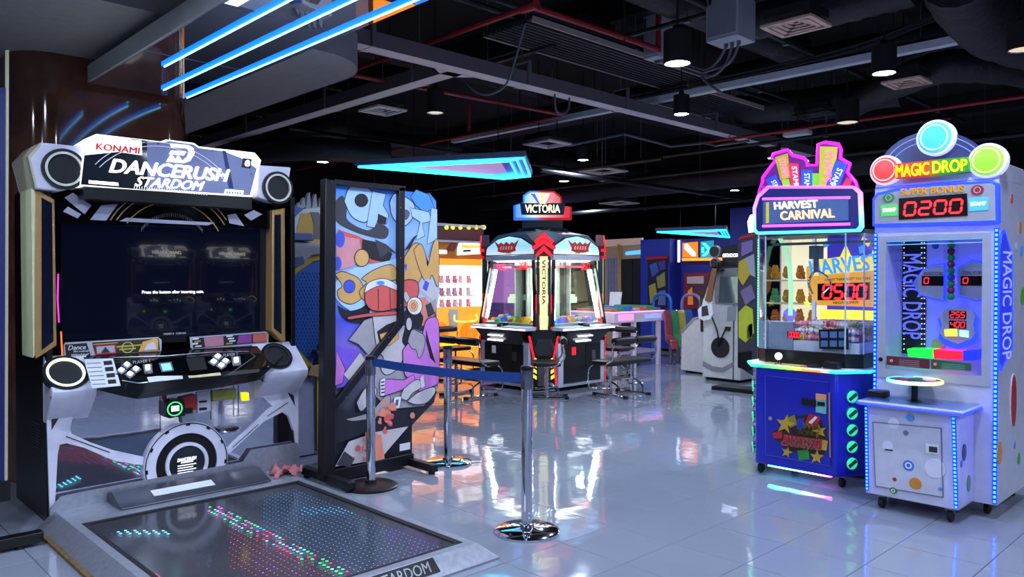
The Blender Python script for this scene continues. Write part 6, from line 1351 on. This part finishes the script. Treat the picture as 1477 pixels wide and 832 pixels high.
def plush(m, r):
    mb = MB(m); mb.ball((0, 0, -r*.3), r*.72, n=10, k=6); mb.ball((0, 0, r*.45), r*.58, n=10, k=6)
    for a in (-1, 1): mb.ball((0, a*r*.45, r*.95), r*.24, n=8, k=5); mb.ball((r*.3, a*r*.55, -r*.05), r*.26, n=8, k=5); mb.ball((r*.4, a*r*.4, -r*.78), r*.26, n=8, k=5)
    return mb.build('plush_toy')
# orange capsule prize machine behind the benches
t = thing('orange_prize_machine', 'bright orange and white prize machine full of pink plush left of the diamond machine', 'arcade machine', (-9.2, 7.6, 0)); P = Pl(t, 'X', -9.2)
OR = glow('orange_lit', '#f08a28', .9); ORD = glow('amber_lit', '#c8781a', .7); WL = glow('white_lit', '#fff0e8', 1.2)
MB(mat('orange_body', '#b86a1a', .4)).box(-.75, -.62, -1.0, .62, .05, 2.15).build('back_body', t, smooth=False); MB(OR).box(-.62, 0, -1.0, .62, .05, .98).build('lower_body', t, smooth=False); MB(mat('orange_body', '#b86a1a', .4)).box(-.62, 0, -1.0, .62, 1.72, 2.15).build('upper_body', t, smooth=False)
MB(mat('fascia_maroon', '#5a2028', .4)).box(0, .04, -1.0, .62, 2.04, 2.27).build('header', t, smooth=False); MB(mat('fascia_edge', '#b8b0b8', .4)).box(-.1, .06, -1.02, .64, 2.25, 2.29).build('header_edge', t, smooth=False); MB(mat('fascia_edge', '#b8b0b8', .4)).box(0, .05, -1.0, .62, 2.01, 2.04).build('header_edge', t, smooth=False)
for px in (641, 650, 661, 673, 684, 695): P.disc('bulb', px, 328, .035, glow('bulb_gold', '#d8c84a', .9), .06)
P.slab('sign_white', [(660, 351), (693, 348), (694, 366), (659, 368)], WL, .03); P.slab('sign_print', [(666, 360.5), (677, 360), (677, 363), (666, 363.3)], BLACKM, .034); P.slab('sign_white', [(630, 360), (643, 361), (643, 366), (630, 366)], WL, .03); P.slab('maroon_stripe', [(642, 362), (660, 338), (672, 338), (654, 362)], mat('stripe_maroon', '#8a2a2a', .4), .015); P.slab('sign_yellow', [(664, 353), (694, 354), (694, 358), (664, 358)], glow('amber_bar', '#e8b040', .9), .036)
MB(WL).box(-.62, -.58, -.98, .60, .98, 1.72).build('lit_back', t, smooth=False); MB(OR).box(-.03, .02, -1.0, .62, 1.66, 1.76).build('window_rail', t, smooth=False); MB(OR).box(-.03, .02, -1.0, .62, .93, 1.02).build('window_rail', t, smooth=False)
for y in (-1.0, -.35, .26, .60): MB(WL).box(-.04, .012, y - .02, y + .02, 1.0, 1.68).build('window_post', t, smooth=False)
MB(glass('clear_pane')).box(-.012, -.006, -.98, .60, 1.0, 1.68).build('window_pane', t, smooth=False)
for y in (-1.0, .60): MB(WL).box(-.62, -.04, y, y + .02, .98, 1.72).build('side_wall', t, smooth=False)
MB(glow('tube_pink', '#ffd8d8', 2.5)).box(-.5, -.46, -.95, .55, 1.64, 1.67).build('case_light', t, smooth=False)
for z in (1.0, 1.18, 1.36): MB(WHITE).box(-.58, -.06, -.98, .6, z, z + .012).build('shelf', t, smooth=False)
random.seed(4)
pk = [plush(mat('plush_' + c[1:], c, .9), .06) for c in ('#f0b8c8', '#e890a8', '#f8d8e0')]
rows = thing('plush_toy_row', 'x', 'x'); bpy.data.objects.remove(rows)
for r_, z in enumerate((1.06, 1.24, 1.43)):
    for i in range(11):
        o = bpy.data.objects.new('plush_toy', pk[(i + r_) % 3].data); COL.objects.link(o); o.location = (-9.2 - .16 + .03*random.random(), 7.6 - .9 + i*.135, z + .012); o.scale = (1, 1, .95)
        tag(o, 'round pink plush toy on the ' + ('lowest', 'middle', 'highest')[r_] + ' shelf of the orange prize machine', 'plush toy', 'pink plush toys in the orange machine')
for o in pk: bpy.data.objects.remove(o)
for px in (632, 675): 
    d = P.disc('control_wheel', px, 479, .16, glow('wheel_orange', '#ff6a10', 1.0), .05, n=28); P.disc('wheel_hub', px, 479, .09, ORD, .07, d)
P.slab('chute', [(646, 446), (659, 446), (659, 470), (648, 470)], mat('chute_grey', '#b8c0c8', .3), .03); P.slab('yellow_band', [(634, 495), (700, 493), (700, 499), (634, 501)], glow('band_yellow', '#f8c828', 1.0), .03)
for a in (-.55, .25): MB(glow('loop_amber', '#f8c860', 1.2)).tube(smooth_path([(.03, a - .22, .90), (.05, a - .2, .80), (.05, a + .2, .80), (.03, a + .22, .90)], 4), .012, n=6).build('hand_rail', t)
MB(RUBBER).box(-.7, -.02, -.98, .6, 0, .05).build('plinth', t, smooth=False)

# ride machine glimpsed behind the dance machine
t = thing('ride_machine', 'white children\'s ride with a blue dimpled panel edged in yellow behind the dance machine', 'ride', (-5.95, 3.05, 0)); P = Pl(t, 'X', -5.72)
BLP = mat('dimple_blue', '#2a5aa8', .35); YB = mat('dimple_yellow', '#b08a20', .5); BEI = mat('ride_white', '#b4b4bc', .45)
P.slab('lower_body', [(424, 500), (472, 500), (472, 652), (424, 660)], mat('ride_lilac', '#9c9cb8', .4), 0, .8, bevel=.01)
P.slab('plinth', [(424, 655), (470, 650), (470, 657), (424, 664)], BLACKM, -.02, .7)
pb = P.slab('blue_panel', [(408, 410), (420, 388), (445, 374), (480, 368), (480, 470), (452, 540), (440, 545), (405, 500)], BLP, .0, .06)
pts = [(400, 425), (408, 400), (425, 382), (450, 366), (482, 358), (482, 370), (450, 377), (428, 392), (413, 410), (408, 440)]
P.slab('yellow_edge', pts, YB, .02, .06); P.slab('yellow_edge', [(408, 492), (414, 490), (452, 528), (446, 545)], YB, .02, .06); P.slab('yellow_edge', [(455, 540), (462, 538), (462, 648), (456, 650)], YB, .02, .02)
dm = MB(BLP); c0 = P.w(0, 0)
for i in range(16):
    for j in range(30):
        px, py = 410 + i*4.6 + (j % 2)*2.3, 384 + j*5
        if py < 392 + max(0, 440 - px)*.55 or px > 476 or py > 500 + (px - 408)*.9 or py > 560 - max(0, px - 445)*2: continue
        q = P.w(px, py); dm.lathe([(.009, .0), (.006, .006), (0, .007)], q, axis='x', n=6)
tag(dm.build('dimples', pb), kind='stuff')
P.slab('arm', [(480, 440), (484, 452), (462, 545), (440, 540), (444, 528), (455, 525)], mat('arm_tan', '#a8845a', .4), .05, .0, bevel=.004); P.disc('arm_bolt', 454, 507, .022, STEEL, .075)
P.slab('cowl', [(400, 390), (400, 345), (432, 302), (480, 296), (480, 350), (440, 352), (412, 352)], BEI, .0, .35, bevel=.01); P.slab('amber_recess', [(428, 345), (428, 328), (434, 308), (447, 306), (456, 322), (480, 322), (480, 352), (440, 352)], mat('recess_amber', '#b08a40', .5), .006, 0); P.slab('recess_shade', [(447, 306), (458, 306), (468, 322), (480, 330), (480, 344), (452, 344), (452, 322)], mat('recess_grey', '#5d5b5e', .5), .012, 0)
P.slab('hood', [(400, 374), (420, 348), (478, 352), (478, 364), (445, 368), (415, 388)], mat('hood_light', '#8d8d94', .45), .06, .1, bevel=.006); P.slab('bolster', [(414, 336), (442, 337), (444, 348), (414, 347)], mat('bolster_blue', '#3a4a78', .5), .10, 0, bevel=.008); P.slab('seat_block', [(412, 372), (432, 370), (434, 380), (412, 392)], mat('bolster_blue', '#3a4a78', .5), .07, 0, bevel=.006)
for k, (x, h) in enumerate(((440, 290), (447, 283), (455, 276), (464, 278), (473, 282))): P.slab('crest_spike', [(x - 5, 300), (x - 2, h + 4), (x + 1, h), (x + 3, 298)], mat('spike_grey', '#8a8a90', .4), -.1, .14)
P.slab('mirror_wing', [(418, 297), (423, 296), (436, 302), (424, 312)], mat('wing_blue', '#4a5a98', .3), .02, .02)
# ================================================================== machines at the back right
# guitar game
t = thing('guitar_game_machine', 'white music game with a hanging guitar controller and round black speaker below', 'arcade machine', (-5.86, 9.9, 0)); P = Pl(t, 'Y', 9.74)
GW = mat('game_white', '#c2c2c4', .4)
P.slab('body', [(1013, 543), (1015, 430), (1028, 390), (1062, 388), (1068, 390), (1068, 549)], GW, 0, .7, bevel=.01); P.slab('screen_frame', [(1030, 388), (1066, 386), (1066, 440), (1032, 437)], mat('frame_grey', '#74747a', .4), .02); P.slab('screen', [(1040, 399), (1066, 399), (1066, 437), (1038, 436)], mat('game_screen', '#1a2430', .08, emit='#3a4a58', es=.4), .025)
P.slab('header', [(1042, 356), (1068, 352), (1068, 382), (1044, 381)], BLACK, .03, .2); P.text('GITADORA', ((1044, 371), (1070, 370.5), (1044, 366)), TXTW, .034); P.slab('header_mount', [(1030, 380), (1068, 380), (1068, 390), (1030, 392)], GREYD, .0, .2)
for py, r in ((363, .088), (379, .07)): d = P.disc('speaker', 1033, py, r, mat('speaker_trim', '#a0a0a8', .3, .5), .05); P.disc('speaker_cone', 1033, py, r*.82, BLACKM, .06, d)
P.disc('bass_speaker', 1039, 501, .145, BLACKM, .012); P.slab('wave_trim', [(1014, 520), (1028, 528), (1042, 530), (1058, 522), (1058, 527), (1043, 537), (1028, 535), (1014, 528)], mat('wave_grey', '#84848c', .4), .008); P.slab('instruction_plate', [(1050, 443), (1062, 441), (1061, 462), (1049, 463)], mat('plate_grey', '#8d95a0', .4), .01)
P.slab('door_line', [(1058, 440), (1059.5, 440), (1058, 548), (1057, 548)], GREYD, .006); P.slab('jack', [(1047, 471), (1054, 471), (1054, 477), (1047, 476)], BLACK, .03)
g = P.slab('guitar_body', [(1014, 446), (1020, 440), (1022, 430), (1029, 438), (1034, 434), (1036, 452), (1032, 460), (1022, 462), (1015, 458)], WHITE, .14, -.10, bevel=.006); P.slab('guitar_neck', [(1025, 433), (1036, 384), (1042, 385), (1033, 436)], mat('neck_wood', '#7a5030', .5), .15, -.12, g); P.slab('pick_guard', [(1020, 442), (1028, 440), (1030, 454), (1020, 456)], GREYD, .145, -.138, g); P.slab('guitar_head', [(1034, 386), (1036, 376), (1044, 378), (1043, 388)], BLACK, .15, -.12, g)
P.slab('strap', [(1016, 420), (1020, 420), (1021, 478), (1017, 478)], BLACK, .12, -.115, g); P.slab('guitar_hook', [(1030, 390), (1046, 388), (1046, 391), (1030, 393)], BLACK, .12, 0)
MB(BLACK).tube(smooth_path([P.w(1033, 456) + Vector((0, -.12, 0)), P.w(1038, 480) + Vector((0, -.05, 0)), P.w(1037, 500) + Vector((0, -.03, 0)), P.w(1042, 488) + Vector((0, -.03, 0)), P.w(1048, 474) + Vector((0, -.03, 0))], 5), .010, n=6).build('cable', t)
MB(RUBBER).box(-.25, .25, -.1, .5, 0, .06).build('plinth', t, smooth=False)
t = thing('white_cabinet', 'plain white cabinet with a slanted top left of the guitar game', 'cabinet', (-6.5, 10.3, 0)); P = Pl(t, 'Y', 10.25)
P.slab('body', [(982, 533), (983, 477), (1000, 458), (1016, 454), (1016, 538)], GW, 0, .6, bevel=.008); P.slab('top_trim', [(983, 477), (1000, 458), (1016, 454), (1016, 457), (1001, 461), (984, 480)], mat('trim_grey', '#8a8a90', .4), .01); MB(RUBBER).box(-.3, .3, .02, .5, 0, .06).build('plinth', t, smooth=False)
# tall graffiti side board
t = thing('narrow_graffiti_board', 'narrow clear-edged board with yellow and green graffiti right of the guitar game', 'partition', (-5.2, 9.1, 0)); P = Pl(t, 'Y', 9.1)
P.slab('board', [(1064, 352), (1068, 340), (1086, 335), (1092, 336), (1092, 546), (1064, 528)], mat('board_dark', '#3a3a46', .3), 0, .03); P.slab('red_edge', [(1066, 343), (1088, 337), (1088, 340), (1066, 346)], RED, .01)
for pts, c in (([(1066, 378), (1076, 372), (1082, 396), (1072, 412), (1065, 400)], '#a89030'), ([(1076, 372), (1088, 366), (1090, 400), (1082, 396)], '#8a8a98'), ([(1066, 450), (1076, 440), (1086, 446), (1088, 480), (1076, 494), (1066, 486)], '#a8b030'), ([(1068, 420), (1084, 410), (1090, 430), (1076, 440)], '#6a5a80'), ([(1070, 350), (1086, 346), (1086, 362), (1070, 370)], '#705a90'), ([(1078, 470), (1086, 466), (1086, 490), (1078, 488)], '#4a5020')): P.slab('print', pts, mat('nprint_' + c[1:], c, .4), .012)
P.slab('speaker_box', [(1066, 508), (1084, 506), (1084, 534), (1066, 530)], BLACK, .03); MB(FRM).box(-.3, .3, -.15, .15, 0, .05).build('foot', t, smooth=False)
# plush claw machine behind the carnival crane
t = thing('plush_claw_machine', 'white claw machine with shelves of orange plush, seen through and beside the carnival crane', 'arcade machine', (-4.9, 9.7, 0)); P = Pl(t, 'Y', 9.3)
CW = mat('claw_white', '#c8c8d4', .35)
x0, x1 = P.w(1084, 540).x, P.w(1175, 540).x
MB(CW).box(x0, x1, -.4, .4, .05, .86).build('lower_body', t, bevel=.01); MB(CW).box(x0, x1, .36, .4, .86, 2.1).build('back_wall', t, smooth=False); MB(CW).box(x0, x1, -.4, .4, 1.98, 2.12).build('header', t, bevel=.01)
for x in (x0 + .02, x1 - .02): MB(WHITE).box(x - .02, x + .02, -.4, -.36, .86, 1.98).build('post', t, smooth=False)
MB(glow('case_back_warm', '#f0e0b8', .8)).box(x0 + .03, x1 - .03, .34, .358, .86, 1.98).build('lit_back', t, smooth=False); MB(glass('clear_pane')).box(x0 + .04, x1 - .04, -.388, -.382, .86, 1.98).build('window_pane', t, smooth=False)
for z in (1.12, 1.42): MB(mat('shelf_cream', '#d8d0b8', .4)).box(x0 + .03, x1 - .03, -.1, .34, z, z + .02).build('shelf', t, smooth=False)
LR = glow('lamp_red', '#ff4a58', 1.6); P.slab('red_lit_bar', [(1088, 466), (1126, 466), (1126, 480), (1088, 480)], LR, .012); P.slab('lit_lettering', [(1090, 470), (1124, 470), (1124, 476.5), (1090, 476.5)], TXTW, .016); P.slab('chute_frame', [(1087, 496), (1112, 496), (1112, 530), (1087, 526)], LR, .01); P.slab('chute_mouth', [(1089, 499), (1110, 499), (1110, 524), (1089, 522)], BLACK, .014); P.slab('striped_sticker', [(1084, 522), (1091, 523), (1091, 541), (1084, 540)], WHITE, .012)
for k in range(4): P.slab('sticker_stripe', [(1084, 523 + k*4), (1091, 523.5 + k*4), (1091, 525.3 + k*4), (1084, 525 + k*4)], RED, .015)
P.slab('top_emblem', [(1079, 320), (1083, 310), (1089, 309), (1089, 334), (1081, 336)], glow('emblem_white', '#e8f0ff', 1.1), .02)
random.seed(8)
pk = [plush(mat('oplush_' + c[1:], c, .9), .085) for c in ('#d8902a', '#c8702a', '#e8b850', '#a87030', '#58a868')]
for z, lab in ((.95, 'floor'), (1.22, 'middle shelf'), (1.53, 'top shelf')):
    for i in range(5):
        o = bpy.data.objects.new('plush_toy', pk[0 if i % 2 else random.randrange(5)].data); COL.objects.link(o); o.location = (-4.9 + x0 + .1 + i*.17, 9.7 + .02 + random.random()*.05, z + .002); o.scale = (1, 1, random.uniform(.85, 1.1)); tag(o, 'orange plush toy lying on the ' + lab + ' of the claw machine behind the carnival crane', 'plush toy', 'orange plush toys in the claw machine')
for o in pk: bpy.data.objects.remove(o)
MB(RUBBER).box(x0 + .03, x1 - .03, -.36, .36, 0, .05).build('plinth', t, smooth=False)
# pink-lit table game
t = thing('table_game', 'low white table game edged in pink light right of the diamond machine', 'arcade machine', (-8.0, 10.6, 0)); P = Pl(t, 'X', -7.75)
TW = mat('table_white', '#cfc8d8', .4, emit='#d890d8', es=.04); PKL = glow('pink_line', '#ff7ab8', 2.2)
ya, yb_ = P.w(886, 500).y, P.w(958, 500).y
MB(TW).box(-.75, .25, ya, yb_, .74, .92).build('play_box', t, bevel=.01); MB(PKL).box(-.76, .262, ya - .006, yb_ + .006, .905, .918).build('light_line', t, smooth=False)
for x in (-.68, .17):
    for y in (ya + .06, (ya + yb_)/2 - .15, yb_ - .14): MB(TW).box(x, x + .06, y, y + .07, 0, .74).build('leg', t, smooth=False)
MB(glow('panel_rose', '#d890c0', .7)).box(.25, .258, ya + .1, ya + .5, .77, .88).build('front_panel', t, smooth=False); MB(glow('panel_blue', '#7a8ae8', .9)).box(.25, .258, yb_ - .55, yb_ - .1, .79, .86).build('front_panel', t, smooth=False)
for k in range(7): MB(mat('table_block' + str(k % 4), ('#c05a3a', '#3a8a58', '#3a60b8', '#b0a8b8')[k % 4], .4)).box(-.6, .15, ya + .06 + k*.2, ya + .2 + k*.2, .918, .96 + .02*(k % 3)).build('play_piece', t, bevel=.008)
MB(mat('table_slab', '#a898b8', .4)).box(-.7, .2, ya + .02, yb_ - .02, .22, .25).build('lower_shelf', t, smooth=False)
# coloured moulded seats
t0 = None
for k, (c, px) in enumerate((('#8a3a48', 962), ('#3a8058', 969), ('#a89a48', 975), ('#3a5aa0', 981))):
    p = at(964, 526, Z=0) + FW*(.12*k) + RT*(.15*k + .04); t = thing('moulded_seat', ('dark red', 'green', 'yellow', 'blue')[k] + ' shiny moulded seat in the row left of the white cabinet', 'seat', (p.x, p.y, 0), YAW + PI + .35, 'row of coloured moulded seats')
    prof = [(-.30, .95), (-.24, .97), (-.16, .80), (-.10, .52), (.20, .44), (.28, .30), (.24, .28), (.10, .36), (-.16, .42), (-.24, .70)]
    MB(mat('seat_' + c[1:], c, .15, coat=.6)).pyz([(y*.5, z*.95) for y, z in prof], -.065, .065).build('shell', t, bevel=.02); MB(STEEL).cyl((0, 0, 0), (0, 0, .40), .03, n=10).build('pedestal', t); MB(STEEL).lathe([(.065, 0), (.065, .015), (.03, .03)], n=20).build('base', t)
for k, (px, c) in enumerate(((955, '#2a60b8'), (997, '#8a70a8'))):
    p = at(px, 500, Y=12.2); t = thing('hoop_rail', ('blue', 'pale violet')[k] + ' painted hoop rail standing before the blue booth', 'rail', (p.x, 12.2, 0)); MB(mat('hoop_' + c[1:], c, .3)).tube(smooth_path([(-.2, 0, 0), (-.2, 0, .9), (-.18, 0, 1.08), (-.08, 0, 1.16), (.08, 0, 1.16), (.18, 0, 1.08), (.2, 0, .9), (.2, 0, 0)], 4), .03, n=10).build('hoop', t); MB(GREYD).box(-.24, .24, -.06, .06, 0, .02).build('base_plate', t, smooth=False)
# blue booth
t = thing('blue_booth', 'dark blue booth with lit orange and cyan icon sign at the back', 'booth', (-8.4, 13.4, 0)); P = Pl(t, 'Y', 13.0)
NB = mat('booth_navy', '#1a2488', .45); NB2 = mat('booth_blue', '#20309a', .45)
P.slab('wall_panel', [(924, 346), (966, 344), (966, 500), (924, 502)], NB2, 0, .5); P.slab('back_panel', [(966, 372), (1064, 372), (1064, 500), (966, 500)], NB, -.3, .4); P.slab('roof_fascia', [(962, 344), (1064, 342), (1064, 374), (962, 374)], NB, -.2, .3)
P.slab('tall_wall', [(1049, 300), (1088, 297), (1088, 500), (1049, 500)], NB2, -.1, .4)
P.slab('icon_panel', [(977, 350), (999, 348), (999, 371), (977, 371)], glow('icon_orange', '#e8701a', 1.0), -.18, .19); P.slab('icon_glyph', [(980, 352), (984, 351), (996, 364), (996, 369), (991, 369), (980, 358)], TXTW, -.17, .175); P.slab('icon_panel', [(1003, 348), (1022, 346), (1022, 371), (1003, 371)], glow('icon_teal', '#1a8aa0', .8), -.18, .19)
for a in ([(1005, 350), (1010, 350), (1020, 360), (1010, 369), (1005, 369), (1014, 360)], [(1005, 356), (1008, 356), (1008, 364), (1005, 364)]): P.slab('icon_glyph', a, glow('icon_cyan', '#4af0f8', 1.6), -.17, .175)
P.slab('orange_bar', [(977, 372), (1056, 371), (1056, 375), (977, 376)], glow('bar_orange', '#f08028', 1.6), -.16, .18); P.slab('light_post', [(971, 346), (974, 346), (974, 378), (971, 378)], glow('post_white', '#d8e0ff', 1.4), -.15, .17)
f = P.slab('red_framed_picture', [(976, 394), (1024, 393), (1024, 446), (976, 446)], mat('frame_red', '#8a2430', .4), -.26, .3); P.slab('picture', [(981, 399), (1019, 398), (1019, 441), (981, 441)], mat('picture_dark', '#5a2a38', .5), -.25, .26, f); P.slab('poster', [(981, 399), (1005, 398), (1005, 409), (981, 409)], mat('poster_pale', '#c8b0b0', .5), -.24, .25, f); P.slab('figure', [(982, 420), (988, 414), (990, 440), (982, 440)], mat('fig_orange', '#c87028', .5, emit='#c87028', es=.3), -.24, .25, f)
gp = P.slab('graffiti_poster', [(935, 374), (963, 372), (963, 444), (935, 446)], mat('poster_night', '#1a2038', .4), .02)
for pts, c in (([(938, 382), (948, 378), (952, 392), (942, 400)], '#3a58a8'), ([(948, 400), (960, 392), (961, 412), (950, 416)], '#8a8a50'), ([(937, 412), (946, 408), (950, 430), (939, 438)], '#a8983a'), ([(952, 420), (961, 418), (961, 440), (950, 440)], '#5a70a0'), ([(950, 378), (961, 375), (961, 388), (954, 390)], '#4a3a88')): P.slab('print', pts, mat('bprint_' + c[1:], c, .4), .03, 0, gp)
P.slab('poster_rail', [(933, 371), (964, 369), (964, 373), (933, 375)], RED, .04)
# pale shop zone left of the booth; its lit look is glow in the panels
t = thing('shop_partition', 'pale wood and curtain partition glowing behind the diamond machine', 'partition', (-11.0, 13.6, 0)); P = Pl(t, 'Y', 13.6)
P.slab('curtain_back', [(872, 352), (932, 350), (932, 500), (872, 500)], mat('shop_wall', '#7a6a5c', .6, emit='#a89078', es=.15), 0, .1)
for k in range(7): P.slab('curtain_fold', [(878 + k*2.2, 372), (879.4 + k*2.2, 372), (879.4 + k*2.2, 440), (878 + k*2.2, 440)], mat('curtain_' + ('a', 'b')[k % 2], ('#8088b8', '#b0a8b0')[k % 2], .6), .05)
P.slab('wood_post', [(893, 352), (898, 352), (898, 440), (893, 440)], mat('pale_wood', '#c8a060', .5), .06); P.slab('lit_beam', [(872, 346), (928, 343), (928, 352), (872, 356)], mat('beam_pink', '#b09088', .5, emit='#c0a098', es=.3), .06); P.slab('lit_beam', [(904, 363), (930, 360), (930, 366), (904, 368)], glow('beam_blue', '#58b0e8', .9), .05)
t = thing('black_screen_wall', 'pair of tall matt black panels beside the blue booth', 'partition', (-10.2, 13.2, 0)); P = Pl(t, 'Y', 13.2)
P.slab('panel', [(896, 374), (912, 373), (912, 500), (896, 500)], BLACKM, 0, .08); P.slab('panel', [(913, 373), (929, 372), (929, 500), (913, 500)], BLACKM, 0, .08)
t = thing('easel_board', 'small white board leaning above the pink-lit table', 'board', (-8.6, 11.4, 0)); P = Pl(t, 'Y', 11.4)
P.slab('board', [(880, 421), (896, 421), (893, 446), (878, 447)], mat('board_white', '#c8ccd4', .4, emit='#c8ccd4', es=.25), 0, .03); MB(BLACK).cyl(P.w(887, 446) + Vector((0, .03, 0)), Vector((P.w(887, 446).x, .03, 0)), .02, n=8).build('stand', t)
# distant bright machines along the left wall, and unseen ones added behind the camera to enrich reflections
for k, (x, y, c, lab) in enumerate(((-13.5, 9.5, '#c87830', 'distant amber-lit prize machine along the far left wall'), (-13.5, 11.2, '#5a70d0', 'distant blue-lit prize machine along the far left wall'), (-13.5, 13.0, '#b06ab0', 'distant violet-lit prize machine along the far left wall'), (9.6, -1.6, '#c8d8ff', 'white-lit prize machine added unseen behind the camera to enrich reflections'), (9.6, .2, '#e060c8', 'pink-lit prize machine added unseen behind the camera to enrich reflections'), (6.0, -3.6, '#60c8e8', 'cyan-lit prize machine added unseen behind the camera to enrich reflections'), (9.6, 11.4, '#f0f0ff', 'white-lit prize machine added unseen behind the camera to the right for reflections'))):
    t = thing('distant_prize_machine', lab, 'arcade machine', (x, y, 0), 0 if x < 0 else PI); MB(mat('distant_body' + str(k), c, .4)).box(-.4, .4, -.6, .6, 0, .9).build('lower_body', t, bevel=.02); MB(glow('distant_glow' + str(k), c, .6 if x < 0 else 1.6)).box(-.4, .36, -.58, .58, .9, 1.8).build('lit_case', t, smooth=False); MB(mat('distant_head' + str(k), '#2a2030', .4)).box(-.42, .42, -.62, .62, 1.8, 2.1).build('header', t, bevel=.02); MB(TXTW).box(.42, .43, -.4, .4, 1.88, 2.02).build('sign', t, smooth=False)
# neighbour stand at the left picture edge
t = thing('side_stand', 'dark blue display stand with a thin white light edge at the left picture border', 'partition', (-5.0, .62, 0)); P = Pl(t, 'X', -5.0)
P.slab('panel', [(-60, 128), (8, 126), (6, 720), (-60, 730)], mat('stand_navy', '#16205a', .4), 0, .04); P.slab('light_edge', [(9, 72), (13, 72), (11, 716), (7, 716)], mat('edge_white', '#8a887c', .3, emit='#e8e4d0', es=.12), .0, .03); P.slab('frame', [(-60, 700), (14, 692), (14, 720), (-60, 735)], BLACK, .02, .06)
q = at(28, 778, Z=.05)
MB(BLACK).box(q.x + 5.0 - .04, q.x + 5.0 + .03, q.y - .62 - .6, q.y - .62 + .11, .02, .075).build('foot', t, bevel=.004); MB(RUBBER).cyl((q.x + 5.0, q.y - .62, 0), (q.x + 5.0, q.y - .62, .02), .025, n=10).build('foot_pad', t)

# ================================================================== two more dance machines across the hall (seen in the dark screen)
def deep(o, par=None):
    c = o.copy(); COL.objects.link(c); c.parent = par
    for ch in list(o.children): deep(ch, c)
    return c
for px, lab in ((235, 'dance game machine across the hall, smaller reflection in the dark screen'), (330, 'dance game machine across the hall, larger reflection at right in the dark screen')):
    y = at(px, 380, X=-5.26 - 15.3).y; r = deep(dance); r.location = (10.2, y, 0); r.rotation_euler = (0, 0, -PI/2); r['label'] = lab; r['group'] = 'dance game machines'
dance['group'] = 'dance game machines'
